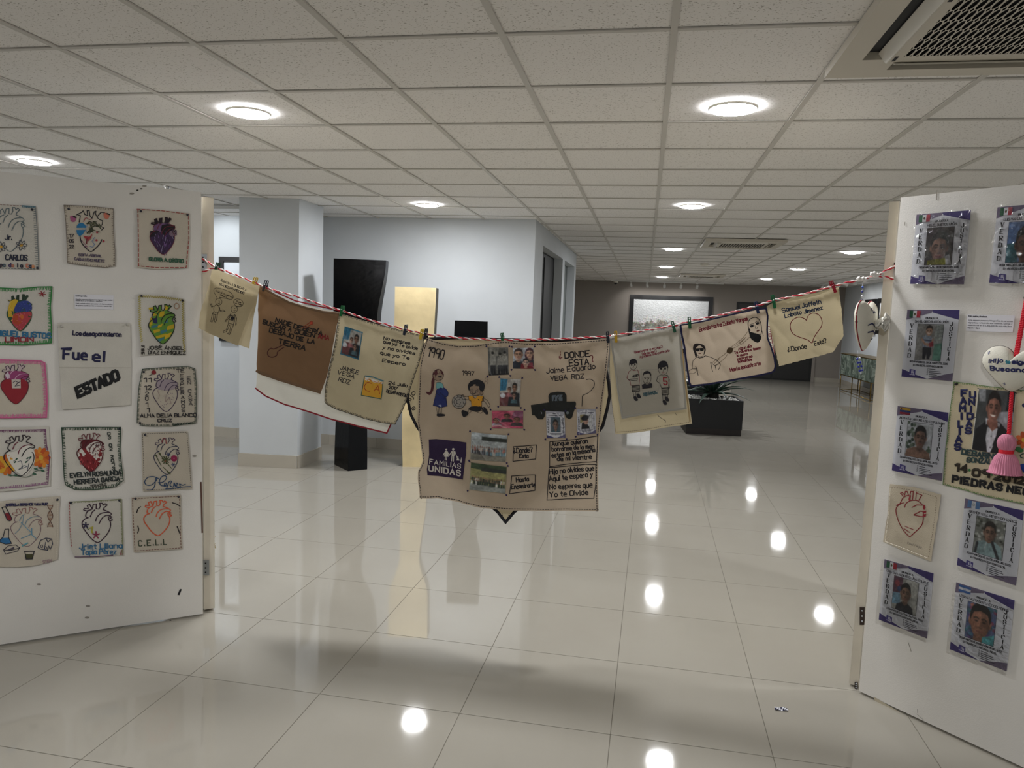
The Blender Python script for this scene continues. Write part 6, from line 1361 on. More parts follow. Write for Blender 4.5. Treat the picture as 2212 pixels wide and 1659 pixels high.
# info card and small marks on the left screen
def card(A0, n, cr, q4, lab, head, lines, d=.003):
    a = Art(A0+n*d, n, None, off=.0004); a.crop(*cr); mb = MB(); P = [a.p3(*a.map(*p)) for p in q4]; m = mat('card_paper', '#dcdce2', .7)
    mb.mesh(P+[p-n*.0006 for p in P], [(3,2,1,0),(4,5,6,7),(0,1,5,4),(1,2,6,5),(2,3,7,6),(3,0,4,7)], m); o = mb.build('info_card', label=lab, cat='card'); a.th3 = False
    a.quad(q4); y = .10; a.text(head, (.03,.15), (.03+len(head)*.0165,.15), .085, .018, '#26242c')
    for s_, yy, x1 in lines: a.text(s_, (.03,yy), (x1,yy), .075, .013, '#4a4852')
    a.flush('print', o, kind='stuff'); return o
card(LA, LN, A_, [(668,893),(1018,905),(1015,1032),(670,1025)], 'small white printed text card above the slogan cloth on the left screen', 'Los Desaparecidos', [('Muestra, corazones de personas migrantes que nos dan', .38, .97), ('esperanza y fortaleza y memoria', .47, .70), ('Cada puntada refleja apoyo, amor y la fuerza colectiva', .66, .97), ('de quienes mantienen viva su memoria y buscan hoy', .80, .95)])
a = Art(LA+LN*.0012, LN, None, off=.0002); a.crop(0, 0, 1); a.th3 = False
a.line([(390,1274),(386,1284)], 4, '#15151a'); a.line([(434,1042),(437,1150)], 3.0, '#5a3f33'); a.ell(297,411,2.5,1.6,'#2a2622'); a.ell(305,408,2.8,1.4,'#2a2622'); a.ell(368,1340,2,1.2,'#1a1a1a')
for x, y in ((285,418),(312,402),(188,1334),(190,1309),(84,1262),(420,985)): a.ell(x, y, 5, 2, M_SCUFF)
a.flush('scuff_mark', ls, kind='stuff')
for x, c in ((355, '#dfe0e0'), (364, '#3a3c44')):
    p = V(on_plane(x, 402, LA-LN*.016, LN)); p.z = 2.108; t = MB(); t.lathe([(.006, 0), (.005, .003), (.003, .006), (.003, .011), (.0055, .013), (.0005, .014)], mat('pin_'+c[1:], c, .3), at=p, seg=10); t.build('push_pin', label='white push pin standing on top edge of the left screen' if x == 355 else 'dark push pin standing on top edge of the left screen', cat='push pin')
# ------------------------------------------------------------------ posters on the right screen
def film(name, bump, rough):
    m = bpy.data.materials.new(name); m.use_nodes = True; nt = m.node_tree; nt.nodes.remove(nt.nodes['Principled BSDF'])
    t = nt.nodes.new('ShaderNodeBsdfTransparent'); g = nt.nodes.new('ShaderNodeBsdfGlossy'); g.inputs['Roughness'].default_value = rough
    lw = nt.nodes.new('ShaderNodeFresnel'); lw.inputs[0].default_value = 1.42; mx = nt.nodes.new('ShaderNodeMixShader')
    tc = nt.nodes.new('ShaderNodeTexCoord'); n = nt.nodes.new('ShaderNodeTexNoise'); n.inputs['Scale'].default_value = 34; n.inputs['Detail'].default_value = 3; n.inputs['Distortion'].default_value = .8
    nt.links.new(tc.outputs['Object'], n.inputs['Vector']); b = nt.nodes.new('ShaderNodeBump'); b.inputs['Strength'].default_value = bump; b.inputs['Distance'].default_value = .02
    nt.links.new(n.outputs[0], b.inputs['Height']); nt.links.new(b.outputs[0], g.inputs['Normal']); nt.links.new(b.outputs[0], lw.inputs['Normal'])
    nt.links.new(lw.outputs[0], mx.inputs[0]); nt.links.new(t.outputs[0], mx.inputs[1]); nt.links.new(g.outputs[0], mx.inputs[2]); nt.links.new(mx.outputs[0], nt.nodes['Material Output'].inputs[0]); return m
M_FILM1, M_FILM0 = film('creased_plastic', .9, .06), film('smooth_plastic', .12, .05)
M_POST = mat('poster_paper', '#d3d4da', .6)
PUR, PUR2 = '#3b2f6b', '#6c6178'
def flag_mx(a):
    a.fill([(0,0),(.34,0),(.34,1),(0,1)], '#1f5a3a'); a.fill([(.33,0),(.67,0),(.67,1),(.33,1)], '#dcdce0'); a.fill([(.66,0),(1,0),(1,1),(.66,1)], '#a52638'); a.ell(.5,.5,.09,.20,'#6a5a3a'); a.ell(.48,.45,.05,.1,'#3f4a34')
def flag_ve(a):
    a.fill([(0,0),(1,0),(1,.34),(0,.34)], '#c79a2a'); a.fill([(0,.33),(1,.33),(1,.67),(0,.67)], '#2a3a70'); a.fill([(0,.66),(1,.66),(1,1),(0,1)], '#8d2438'); a.ell(.14,.18,.06,.1,'#4a2a2a')
    for k in range(5): a.ell(.38+.06*k,.48-.04*math.sin(k*.785),.015,.03,'#cfd0d8')
def flag_gt(a):
    a.fill([(0,0),(.34,0),(.34,1),(0,1)], '#5a80b0'); a.fill([(.33,0),(.67,0),(.67,1),(.33,1)], '#d4d6dc'); a.fill([(.66,0),(1,0),(1,1),(.66,1)], '#5a80b0'); a.ring(.5,.5,.09,.18,.035,'#5a6a50'); a.line([(.5,.4),(.5,.6)], .04, '#6a5a3a')
def flag_hn(a):
    a.fill([(0,0),(1,0),(1,.34),(0,.34)], '#3a62a0'); a.fill([(0,.33),(1,.33),(1,.67),(0,.67)], '#d4d6dc'); a.fill([(0,.66),(1,.66),(1,1),(0,1)], '#3a62a0')
    for x, y in ((.5,.5),(.42,.42),(.58,.42),(.42,.58),(.58,.58)): a.ell(x, y, .02, .045, '#3a62a0')
def bgq(a, c): a.fill([(0,0),(1,0),(1,1),(0,1)], c)
def ph1(a):
    bgq(a, '#4a4644'); person(a, .50, .52, .40, '#a98474', '#1c1818', '#8d8a3a', 1.0); a.fill([(.1,.88),(.9,.8),(1,1),(.1,1)], '#8a8a34'); a.fill([(.75,.78),(.9,.72),(1,1),(.8,1)], '#c9c9cc')
def ph2(a): bgq(a, '#5a78a8'); a.fill([(0,.55),(.4,.5),(.4,1),(0,1)], '#3a6a74'); person(a, .62, .55, .42, '#6d4c40', '#1a1616', '#2a5a64')
def ph3(a):
    bgq(a, '#8a8884'); a.fill([(.70,0),(1,0),(1,1),(.72,1)], '#9aa09c'); a.fill([(.72,.55),(1,.5),(1,1),(.68,1)], '#5f8a7a')
    for k in range(5): a.line([(.72,.06+.1*k),(1,.02+.1*k)], .012, '#6d706c'); a.line([(.74+.06*k,0),(.74+.06*k,.5)], .01, '#6d706c')
    a.fill([(.27,.62),(.6,.62),(.62,.80),(.56,.97),(.47,.97),(.44,.82),(.40,.97),(.30,.97)], '#26262c'); a.fill([(.22,.36),(.36,.30),(.52,.30),(.64,.40),(.62,.64),(.27,.64)], '#8d98a8'); a.line([(.27,.44),(.62,.46)], .035, '#3a4050'); a.line([(.27,.52),(.62,.54)], .03, '#c9c9cc'); a.line([(.22,.42),(.35,.55),(.55,.56)], .07, '#b08a74'); a.line([(.64,.42),(.6,.55),(.45,.58)], .07, '#b08a74'); a.fill([(.5,.52),(.66,.46),(.68,.6),(.54,.64)], '#a03a44')
    a.ell(.47,.18,.125,.14,'#b28c76'); a.fill([(.34,.16),(.36,.06),(.47,.02),(.58,.05),(.61,.16),(.54,.10),(.42,.10)], '#2a221e')
    for e in (.42,.52): a.ell(e,.18,.018,.012,'#221a18')
    a.line([(.42,.24),(.47,.265),(.53,.24)], .022, '#e0d8d0')
def ph4(a):
    bgq(a, '#b9bcc0'); random.seed(1)
    for k in range(22): a.ell(random.uniform(0,.3),random.uniform(0,.75),.06,.05,random.choice(['#4a5a4a','#2f3d34','#6a7868']),n=8)
    for k in range(7): a.ell(random.uniform(.82,1),random.uniform(.65,.85),.04,.04,'#4a5a4a',n=8)
    a.fill([(.0,1),(.05,.80),(.35,.70),(.7,.72),(.95,.82),(1,1)], '#8d6c5c'); person(a, .55, .40, .30, '#86685a', '#1d1b1c', '#8d6c5c', 1.05)
def ph5(a):
    bgq(a, '#7d7f78'); random.seed(2)
    for k in range(60): a.ell(random.uniform(0,1),random.uniform(0,.7),.05,.035,random.choice(['#a8aaa2','#55584e','#8d8f84','#c2c4be','#3f423a']),n=7)
    person(a, .50, .36, .26, '#8d6c5a', '#26221e', '#8fa8aa', 1.1); a.fill([(.02,1),(.1,.68),(.35,.60),(.5,.66),(.7,.58),(.92,.68),(1,1)], '#8fa8aa'); a.line([(.62,.62),(.85,.98)], .09, '#2c2f34'); a.line([(.12,.72),(.08,1)], .08, '#2c2f34'); a.line([(.42,.66),(.38,.85)], .02, '#d4d8d8')
def ph6(a):
    bgq(a, '#a9a9a2'); a.fill([(0,0),(.38,0),(.34,.5),(0,.55)], '#5a3a4a'); a.ell(.15,.2,.1,.1,'#8a3a44'); a.ell(.25,.35,.08,.08,'#3a4a74'); a.fill([(0,.5),(.3,.46),(.34,.8),(0,.85)], '#7aa0b8'); person(a, .52, .42, .26, '#8a6a58', '#17151a', '#24252e', 1.1)
def ph7(a):
    bgq(a, '#55618a'); random.seed(3)
    for k in range(26): a.ell(random.uniform(0,.25) if k % 2 else random.uniform(.75,1),random.uniform(0,1),.07,.05,random.choice(['#4a7a9a','#8a4a6a','#6a4a8a','#3f6a7a','#a86a5a']),n=8)
    person(a, .48, .44, .46, '#a9745c', '#1c1616', '#24242c', 1.0); a.fill([(.6,.85),(1,.7),(1,1),(.6,1)], '#4a9aa0')
def poster(pc, name_, date, flag, ph, fw, lab, filmm, frect=(.055,.015,.27,.115), wr=0):
    a = Art(RA+RN*.0045, RN, None, off=.0003, step=.00002); a.crop(0, 0, 1); q = [V(p) for p in pc]
    cen = (q[0]+q[1]+q[2]+q[3])/4; big = [c+(c-cen).normalized()*4.5 for c in q]
    P = [a.p3(*a.map(*p)) for p in q]; mb = MB(); mb.mesh(P+[p-RN*.0008 for p in P], [(3,2,1,0),(4,5,6,7),(0,1,5,4),(1,2,6,5),(2,3,7,6),(3,0,4,7)], M_POST)
    o = mb.build('missing_person_poster', label=lab, cat='poster', group='missing person posters on the right screen'); a.th3 = False
    a.quad(pc); full = a.map
    a.fill([(0,0),(.5,0),(.5,.035),(.28,.085),(0,.15)], PUR2); a.fill([(.5,.0),(1,0),(1,.135),(.50,.035)], PUR); a.ell(.5,.03,.012,.008,'#d8d8de')
    a.fill([(0,.885),(0,1),(.52,1),(.27,.95)], PUR); a.fill([(.52,1),(1,1),(1,.885),(.85,.915)], PUR2); a.fill([(.155,.875),(.275,.885),(.275,.965),(.15,.955)], '#4a4284'); a.line([(.165,.955),(.262,.96)], .012, '#b9b4cc')
    for x, y in ((.20,.90),(.225,.897),(.243,.92)): a.line([(x,y),(x,y+.035)], .011, '#cfcce0')
    a.flush('colour_bands', o, kind='stuff')
    k = '#1d1c22'
    a.text('BUSCO A', (.385,.13), (.615,.13), .024, .0085, k, serif=True); a.text(name_, (.5-fw/2,.185), (.5+fw/2,.185), .030, .0065, '#33323a', sp=.9)
    a.vtext('VERDAD', (.125,.265), (.125,.705), .058, .058, .0145, k); a.vtext('JUSTICIA', (.885,.225), (.885,.715), .052, .05, .0135, k)
    a.text('DESAPARECIDO EL '+date, (.145,.775), (.885,.775), .023, .0062, '#2a2930', sp=.9); a.text('EN TRAYECTO A ESTADOS UNIDOS.', (.22,.825), (.80,.825), .023, .0062, '#2a2930', sp=.9)
    for i, y in enumerate((.858,.888,.912,.938,.962)):
        if i < 4: a.ring(.515, y-.006, .012, .009, .004, k, n=8)
        a.line([(.55,y-.004),((.66,.76,.78,.70,.80)[i],y-.004)], .009, '#3d3c46')
    a.flush('lettering', o)
    a.map = full; a.fill([(.235,.205),(.745,.205),(.745,.735),(.235,.735)], '#26252a'); a.flush('photo_border', o)
    a.map = full; raster(a, o, [(.241,.21),(.739,.21),(.739,.73),(.241,.73)], ph, 60, 80, 'portrait_photo')
    a.map = full; a.sub(*frect); flag(a); a.flush('flag_print', o, kind='stuff')
    mb = MB(); N_ = 10; wrf = noisewr(len(name_)*1.7, wr, 40); b_ = [V(a.ab(*p)) for p in big]
    vs = []
    for j in range(N_+1):
        for i in range(N_+1):
            u, v = i/N_, j/N_; p = (b_[0]*(1-u)+b_[1]*u)*(1-v)+(b_[3]*(1-u)+b_[2]*u)*v; vs.append(a.p3(p.x, p.y, .012+wrf(p.x, p.y)))
    mb.mesh(vs, [(j*(N_+1)+i, (j+1)*(N_+1)+i, (j+1)*(N_+1)+i+1, j*(N_+1)+i+1) for j in range(N_) for i in range(N_)], filmm, True); mb.build('plastic_sleeve', o)
    return o
poster([(1980,463.5),(2097.2,453.7),(2082.3,614),(1966,613.2)], 'MIGUEL BUSTOS LIMÓN', '28 DE MARZO DEL 2020', flag_mx, ph1, .54, 'poster of a small child behind shiny creased plastic, upper left of the right screen', M_FILM1, wr=.002)
poster([(2154.8,447.8),(2283,436),(2268,613),(2136.7,610.7)], 'LUIS MANUEL BUSTOS LIMÓN', '06 DE MARZO DEL 2020', flag_mx, ph2, .72, 'poster in creased plastic cut off by the right frame edge, top row', M_FILM1, wr=.002)
poster([(1960,668.9),(2073,669.7),(2056.8,823.3),(1947.3,813.3)], 'DANIEL OBED BUSTOS LIMÓN', '28 DE MARZO DEL 2020', flag_mx, ph3, .64, 'poster of a standing toddler in striped shirt, second from the top', M_FILM0)
poster([(1939.3,876.9),(2048.6,891.5),(2034.3,1038.7),(1926.6,1016.1)], 'JHONNATAN ARTURO ATENCIO PULGARIN', '25 DE ABRIL DEL 2022', flag_ve, ph4, .90, 'poster with yellow blue red flag and a bare shouldered man', M_FILM0)
poster([(2085.2,1076.6),(2212,1103),(2194.8,1265),(2067,1220.7)], 'GELMER SAUL REYES GONZÁLEZ', '07 DE ABRIL DEL 2022', flag_gt, ph5, .80, 'poster with pale blue and white striped flag and young man in grey hoodie', M_FILM0)
poster([(1910.7,1207.7),(2016.9,1238.7),(2002.6,1379.2),(1898.3,1338.3)], 'CRISTIAN ALBERTO LIRA EMILIANO', '11 DE JULIO DEL 2020', flag_mx, ph6, .86, 'lowest left poster, man in dark jacket, below the red heart patch', M_FILM0)
poster([(2065.6,1257.5),(2192,1296.8),(2174.6,1450.3),(2051.8,1402.5)], 'LESMAN ALFONSO FUNEZ COLINDRES', '09 DE FEBRERO DEL 2022', flag_hn, ph7, .84, 'lowest right poster with blue and white flag and close face of young man', M_FILM0)
card(RA, RN, (2050, 620, .14464), [(275,407),(985,425),(950,680),(255,655)], 'small white printed text card between the toddler poster and the red strap', 'Entre sueños y fronteras', [('Este espacio presenta fotografías de personas', .38, .97), ('migrantes, reflejando sus caminos, luchas y', .53, .97), ('esperanzas en la búsqueda de una vida libre,', .68, .97), ('segura y digna.', .84, .30)])
# red heart patch
a = Art(RA+RN*.0085, RN, noisewr(41, .0035, 14), off=.0018); a.crop(1820, 800, .2652)
o = sheet(a, [(387,925),(580,952),(800,1012)], [(800,1012),(785,1150),(760,1300),(720,1556)], [(330,1395),(500,1470),(720,1556)], [(387,925),(370,1150),(330,1395)], 18, 18, cloth_mat('raw_muslin', '#cdc2ad', .12), thick=.0018, fray=.001).build('heart_patch', label='cream patch with thin dark red anatomical heart outline, on the right screen', cat='patch')
a.line([(440,1100),(470,1085),(500,1078)], 6, '#7d1f24'); a.line([(485,1080),(445,1110),(438,1150),(455,1220),(490,1290),(545,1350),(580,1330),(640,1270),(658,1220),(660,1165)], 7, '#7d1f24', smooth=1)
a.line([(470,1085),(490,1045),(520,1020),(545,1018)], 7, '#7d1f24'); a.line([(500,1025),(475,1000),(490,995),(510,1015),(515,985),(530,985),(540,1015)], 7, '#7d1f24'); a.line([(545,1050),(560,985),(580,985),(575,1050)], 7, '#7d1f24'); a.line([(600,1050),(605,995),(625,1005),(650,1015),(625,1058)], 7, '#7d1f24'); a.line([(510,1115),(520,1085),(560,1060),(610,1060),(650,1090)], 7, '#7d1f24', smooth=1); a.line([(570,1115),(610,1095),(665,1098)], 7, '#7d1f24'); a.line([(585,1175),(640,1145),(655,1150)], 7, '#7d1f24'); a.line([(585,1178),(640,1190),(675,1190)], 7, '#7d1f24')
a.ell(668,1116,10,20,'#8a1c2a'); a.fill([(655,1148),(685,1142),(682,1160),(655,1162)], '#8a1c2a'); a.fill([(655,1172),(684,1168),(680,1190),(655,1190)], '#8a1c2a'); a.line([(552,1055),(556,1020)], 12, '#8a1c2a')
a.line([(510,1268),(580,1295)], 6, '#7d1f24'); a.line([(503,1288),(550,1318)], 6, '#7d1f24'); a.flush('heart_outline', o)
a.dash([(405,950),(580,975),(770,1030),(745,1280),(705,1520)], 8, 12, 5, '#8d7f6c'); a.dash([(395,960),(382,1150),(352,1385)], 24, 14, 7, '#e2dac8'); a.dash([(352,1395),(500,1450),(700,1530)], 24, 14, 9, '#e2dac8'); a.text('Ceci Mejia', (530,1410), (645,1450), 16, 3, '#8d8478'); a.flush('stitching', o)
# big embroidered portrait cloth
a = Art(RA+RN*.009, RN, noisewr(42, .003, 10), off=.0018); a.crop(2032, 820, .16275)
TP = [(180,28),(400,55),(600,85),(830,112),(1106,145),(1600,208)]; LP_ = [(180,28),(130,400),(75,900),(30,1390)]; BP = [(30,1390),(300,1460),(600,1545),(1106,1650),(1600,1755)]
o = sheet(a, TP, [(1600,208),(1600,1755)], BP, LP_, 26, 26, cloth_mat('ivory_cloth', '#d2c6a8', .12), thick=.0018).build('portrait_cloth', label='ivory cloth lettered FAMILIAS UNIDAS around the photo of a smiling man in suit', cat='cloth')
def blank2(P, s_): a.blanket(P, 20, 22, 6, '#4a7a3a', side=s_)
blank2(TP, 1); blank2(BP, -1); blank2(LP_, -1); a.flush('border_stitch', o)
NVY, TEAL = '#14184a', '#4a8a86'
a.vtext('FAMILIAS', (318,218), (232,928), 76, 70, 30, NVY, serif=False); a.vtext('UNIDAS', (428,236), (372,712), 74, 70, 28, NVY, serif=False)
a.text('PIEDRAS NEGRAS', (160,1355), (1500,1590), 80, 32, '#0f0f12', up=(.12,-1), jit=.04, sp=2.2); a.flush('lettering', o)
a.text('DEBARINO', (285,985), (760,1062), 62, 22, '#2a3f3f', jit=.05); a.text('GONZALEZ', (355,1090), (790,1130), 58, 20, '#2a3f3f', jit=.05); a.text('DEBARINO', (285,985), (760,1062), 60, 11, TEAL, jit=.05); a.text('GONZALEZ', (355,1090), (790,1130), 56, 10, TEAL, jit=.05)
for c, w_ in (('#2b2418', 36), ('#8a7440', 24)):
    for s_, p, r in (('14', (200,1205), (345,1228)), ('09', (430,1272), (640,1292)), ('2012', (720,1322), (1106,1388))): a.text(s_, p, r, 84, w_, c, up=(.1,-1), sp=2)
a.ell(388,1200,18,18,'#2f6a3a'); a.ell(686,1258,18,18,'#2f6a3a'); a.flush('date_applique', o)
for k in range(7): u = k*.9; a.ell(1110+62*math.cos(u), 800+70*math.sin(u), 46, 30, '#a8481c' if k % 2 else '#c2602a', rot=math.degrees(u), n=12)
a.ell(1110,800,28,30,'#c9a23a'); a.fill([(985,905),(1040,890),(1105,930),(1080,965),(1020,950)], '#2f6a3a', 1); a.line([(1106,1040),(1070,1030),(1062,1000),(1090,985),(1106,980)], 12, '#2a4a44'); a.fill([(1062,1130),(1130,1120),(1200,1160),(1180,1260),(1100,1220)], '#26449a', 1); a.ell(1110,340,24,26,'#1c2048'); a.flush('flower_applique', o, kind='stuff')
def suit(a):
    bgq(a, '#3c3f40'); a.fill([(.55,.35),(1,.30),(1,1),(.55,1)], '#8a8c92'); a.fill([(0,0),(.2,0),(.22,.2),(.05,.2)], '#7d8084'); a.fill([(.82,0),(1,0),(1,.32),(.8,.3)], '#15151a')
    a.fill([(.0,1),(.04,.66),(.30,.50),(.66,.50),(.92,.64),(1,1)], '#16161a'); a.fill([(.28,.46),(.68,.52),(.60,.8),(.48,1.0),(.40,1.0),(.32,.75)], '#b9bcc2'); person(a, .46, .27, .235, '#8a5f50', '#1b1413', '#16161a', 1.05); a.fill([(.34,.60),(.62,.60),(.60,.72),(.47,1.0),(.40,1.0),(.33,.8)], '#b9bcc2'); a.fill([(.32,.48),(.60,.48),(.62,.58),(.48,.66),(.33,.56)], '#80574a')
    a.fill([(.38,.392),(.54,.402),(.51,.425),(.45,.428),(.40,.412)], '#d6d0c8')
    for y in (.74,.92): a.ell(.47,y,.012,.01,'#1a1a1e')
photo(a, o, [(520,118),(1000,165),(930,1010),(425,925)], suit, 'portrait_photo', size=(80, 130))
a.line([(508,112),(425,930)], 9, '#d8d4c8'); a.line([(1002,165),(960,600)], 9, '#d8d4c8')
for x, y in ((508,116),(760,130),(1010,178),(465,502),(962,568),(410,930),(640,975)): a.line([(x-8,y-3),(x+8,y+3)], 9, INK)
a.flush('photo_stitch', o, kind='stuff'); pins(a, o, [(215,58)], '#0d0d10')
# stuffed heart pendant with strap and tassel
a = Art(RA+RN*.045, RN, None, step=.00004); a.crop(2050, 620, .14464)
HP = [(985,1045),(960,980),(910,925),(830,888),(740,880),(640,900),(560,955),(510,1030),(500,1100),(520,1175),(570,1250),(650,1340),(740,1440),(820,1510),(900,1555),(960,1560),(1040,1530),(1130,1480),(1260,1390),(1380,1290),(1460,1190),(1490,1090),(1460,1000),(1390,940),(1290,915),(1190,925),(1090,975),(1020,1035)]
hc = a.p3(*a.map(930, 1560)); t = empty('heart_pendant', hc, 'white stuffed heart on a red strap with pink tassel, hung on the right screen', 'ornament')
ol = smoothpts([a.map(*p) for p in HP], k=3); cushion(a, ol, .040, M_CUSH, 'cushion', t, .85)
q = MB(); P = [a.base+a.t*p.x+V((0, 0, p.y)) for p in ol]; q.tube(P+[P[0], P[1]], .0013, th('#2a1c20'), 5); q.build('seam', t)
BLU = '#141a52'
a.text('¡Hijo', (655,1130), (872,1120), 56, 17, BLU, up=(.12,-1), sp=2.2); a.text('te', (925,1138), (985,1138), 44, 18, '#2a7a8a'); a.text('sigo', (1020,1140), (1230,1155), 54, 20, BLU); a.text('Buscando', (672,1240), (1290,1275), 60, 20, BLU, up=(.05,-1), sp=1.8); a.line([(672,1190),(672,1240)], 12, '#2a7a7a'); a.flush('lettering', t)
for x, y in ((640,980), (875,1445)):
    for dx, dy in ((22,10), (-6,22), (14,-18)): a.line([(x-dx,y-dy),(x+dx,y+dy)], 6, '#5a5a8a')
a.flush('star_stitch', t, kind='stuff')
def braid(p0, p1, r, c, name, off0, off1):
    q = MB(); A0, B0 = a.base+V((0, 0, 0)), 0; a_, b_ = a.ab(*p0), a.ab(*p1); P0 = a.base+a.t*a_[0]+V((0, 0, a_[1]))+a.n*off0; P1 = a.base+a.t*b_[0]+V((0, 0, b_[1]))+a.n*off1
    n = max(8, int((P1-P0).length/.0018))
    for ph in (0, math.pi*2/3, math.pi*4/3):
        out = []
        for i in range(n+1):
            u = i/n; tt = i*.42+ph; out.append(P0+(P1-P0)*u+a.t*math.cos(tt)*r*.55+a.n*math.sin(tt)*r*.55)
        q.tube(out, r*.62, c, 6)
    q.build(name, t)
RED = mat('red_yarn', '#d8142e', .7)
X = lambda x, y: (2050+x*.14464, 620+y*.14464); Y_ = lambda x, y: (2032+x*.16275, 820+y*.16275)
braid(X(1082,160), X(993,1040), .0052, RED, 'strap', -.038, .004); braid(X(1104,160), X(1022,1040), .0052, RED, 'strap', -.038, .004)
q = MB(); c = a.base+a.t*a.ab(*X(1088,150))[0]+V((0, 0, a.ab(*X(1088,150))[1]))-a.n*.044
q.lathe([(.011, 0), (.010, .004), (.006, .007), (.007, .012), (.0005, .014)], M_BLACK, at=c, seg=14, M=a.n.to_track_quat('Z', 'Y').to_matrix().to_4x4()); q.build('push_pin', t)
braid(Y_(945,165), Y_(905,720), .006, RED, 'cord', .0, .0)
PINK = mat('pink_yarn', '#d487a0', .8, nz=.2, nscale=60, stretch=(1, 1, .06)); u0, u1 = a.ab(*Y_(888,720)), a.ab(*Y_(855,1250))
top = a.base+a.t*u0[0]+V((0, 0, u0[1]))+a.n*.002; ax = (a.base+a.t*u1[0]+V((0, 0, u1[1]))+a.n*.002)-top; H = ax.length; Rm = (-ax).to_track_quat('Z', 'Y').to_matrix().to_4x4()
def fluted(prof, c, amp, name, k=34):
    q = MB(); seg = k*4; vs = [top+Rm @ V(((r*(1+amp*math.cos(i*2*math.pi*k/seg)))*math.cos(2*math.pi*i/seg), (r*(1+amp*math.cos(i*2*math.pi*k/seg)))*math.sin(2*math.pi*i/seg), z)) for r, z in prof for i in range(seg)]
    q.mesh(vs, [(j*seg+i, j*seg+(i+1) % seg, (j+1)*seg+(i+1) % seg, (j+1)*seg+i) for j in range(len(prof)-1) for i in range(seg)], c, True); return q.build(name, t)
fluted([(.003, 0), (.016, -.004), (.026, -.016), (.0295, -.032), (.028, -.046), (.0225, -.058)], PINK, .035, 'tassel_head')
fluted([(.0225, -.056), (.0235, -.06), (.0235, -.068), (.0225, -.072)], RED, .01, 'tassel_band')
fluted([(.022, -.070), (.034, -.085), (.043, -.11), (.050, -.14), (.055, -H*.97), (.052, -H), (.03, -H*.99), (.002, -H*.97)], PINK, .045, 'tassel_skirt')
# scuffs on the right screen
a = Art(RA+RN*.0012, RN, None, off=.0002); a.crop(0, 0, 1); a.th3 = False
for P, w_ in (([(1962,1388),(1966,1400),(1968,1407)], 1.2), ([(1982,1532),(1982,1540)], 1), ([(1980,1542),(1996,1556)], .8), ([(2024,412),(2023,432)], 2.5), ([(1955,480),(1954,487)], 1.5)): a.line(P, w_, '#8f8a80')
a.fill([(1888,1505),(1900,1512),(1980,1560),(2060,1602),(2140,1640),(2200,1662),(2190,1668),(2100,1632),(1985,1575),(1890,1518)], mat('worn_edge', '#b5ac97', .9)); a.flush('scuff_mark', rs, kind='stuff')
# ------------------------------------------------------------------ cloths on the hidden sides of the screens
def sliver(lab, y, P, m, extra=None, name='side_cloth', cat='cloth'):
    a = Art((0, y, EY), LN_, noisewr(y*9, .003, 20), off=.001); a.crop(0, 0, 1); a.fill(P, m); o = a.mb.build(name, label=lab, cat=cat); a.mb = MB()
    if extra: extra(a, o)
    return o
def e1(a, o):
    for k in range(16): a.ell(444.5+.3*(k % 2), 472+k*6.2, 1.6, 2.2, '#1a1a20', n=8)
    a.flush('beaded_edge', o, kind='stuff'); a.line([(447,553),(451,575),(454,600),(450,620)], 4, '#241a24'); a.flush('ribbon', o)
sliver('white cloth with dark beaded edge peeking from behind the left screen near the cord', 3.62, [(444,466),(448,468),(450,474),(446,480),(445,528),(452,538),(461,557),(465,572),(456,582),(446,590),(447,640),(447,720),(444,730)], M_WHITEC, e1)
def e2(a, o):
    a.fill([(444,848),(452,845),(457,856),(454,868),(446,870),(443,860)], '#c05a1e'); a.flush('tuft', o)
sliver('orange yarn tassel peeking from behind the left screen', 3.60, [(445,800),(448,798),(450,810),(451,840),(449,852),(445,852)], mat('orange_yarn', '#d2691e', .8), e2, 'side_tassel', 'tassel')
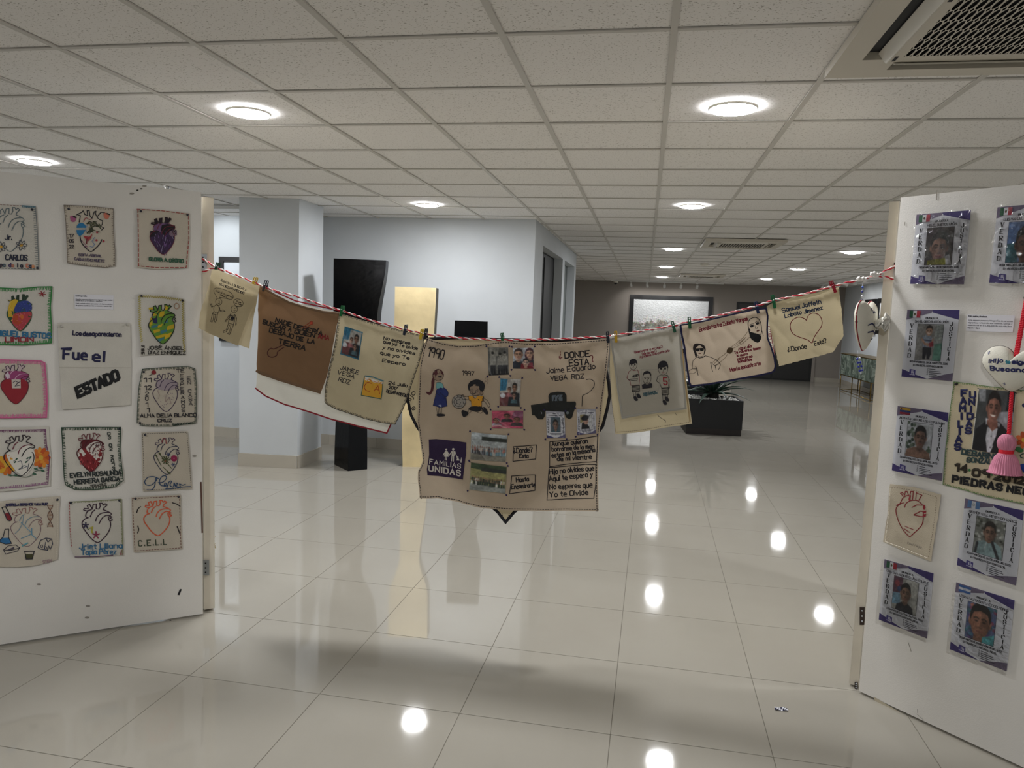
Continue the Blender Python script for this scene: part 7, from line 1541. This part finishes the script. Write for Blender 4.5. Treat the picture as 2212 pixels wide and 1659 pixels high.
sliver('white cloth corner with dark hem behind the left screen, below the orange tassel', 3.58, [(447,872),(449,872),(457,889),(455,893),(447,893)], M_WHITEC, lambda a, o: (a.line([(440,892),(456,891)], 3, '#1c2030'), a.flush('hem', o)))
sliver('long frayed cream cloth edge behind the left screen, level with the column base', 3.56, [(449,915),(452,918),(449,930),(455,980),(459,1020),(457,1036),(452,1038),(449,1030)], M_CREAM)
def e5(a, o):
    random.seed(12)
    for k in range(14): x = 450+k*1.0; y = 1085+k*7; a.line([(x-4,y),(x+random.uniform(1,6),y+random.uniform(-4,6))], 1.2, '#e2d8c0')
    a.flush('fringe', o, kind='stuff')
sliver('lowest frayed cream cloth edge behind the left screen', 3.54, [(450,1065),(453,1072),(454,1110),(458,1145),(463,1170),(467,1186),(460,1180),(453,1150),(450,1140)], M_CREAM, e5)
sliver('beige draped cloth hanging behind the right screen edge, beside the console cabinet', 3.62, [(1904,724),(1909,726),(1908,800),(1900,892),(1886,888),(1897,820),(1904,772),(1908,748)], cloth_mat('beige_drape', '#b9ad98', .2))
sliver('narrow cloth with dark red stitched edge behind the right screen, near its lower hinge', 3.46, [(1860,1250),(1867,1250),(1867,1320),(1859,1318)], M_WHITEC, lambda a, o: (a.blanket([(1860.5,1251),(1859.5,1318)], 4, 4, 1.8, '#8a1c34', side=-1), a.flush('border_stitch', o)))
sliver('grey cloth edge behind the right screen, below the marble cabinet reflection', 3.55, [(1872,1085),(1879,1085),(1876,1216),(1868,1218),(1871,1160)], M_GREYC)
# ------------------------------------------------------------------ loose scrap on the floor
q = MB(); p = on_plane(1688, 1534, (0, 0, 0), V((0, 0, 1))); vs = []
for j in range(5):
    for i in range(8): vs.append((p.x-.026+i*.0075, p.y-.012+j*.006+.001*i, .0035+.003*math.sin(i*1.4+j*2)))
for j in range(4):
    for i in range(7): q.mesh([vs[j*8+i], vs[j*8+i+1], vs[(j+1)*8+i+1], vs[(j+1)*8+i]], [(0, 1, 2, 3)], th('#e4e4ea') if (i+j) % 2 else th('#2a2c48'))
q.build('candy_wrapper', label='tiny checked wrapper scrap lying on the floor near the right screen', cat='wrapper')
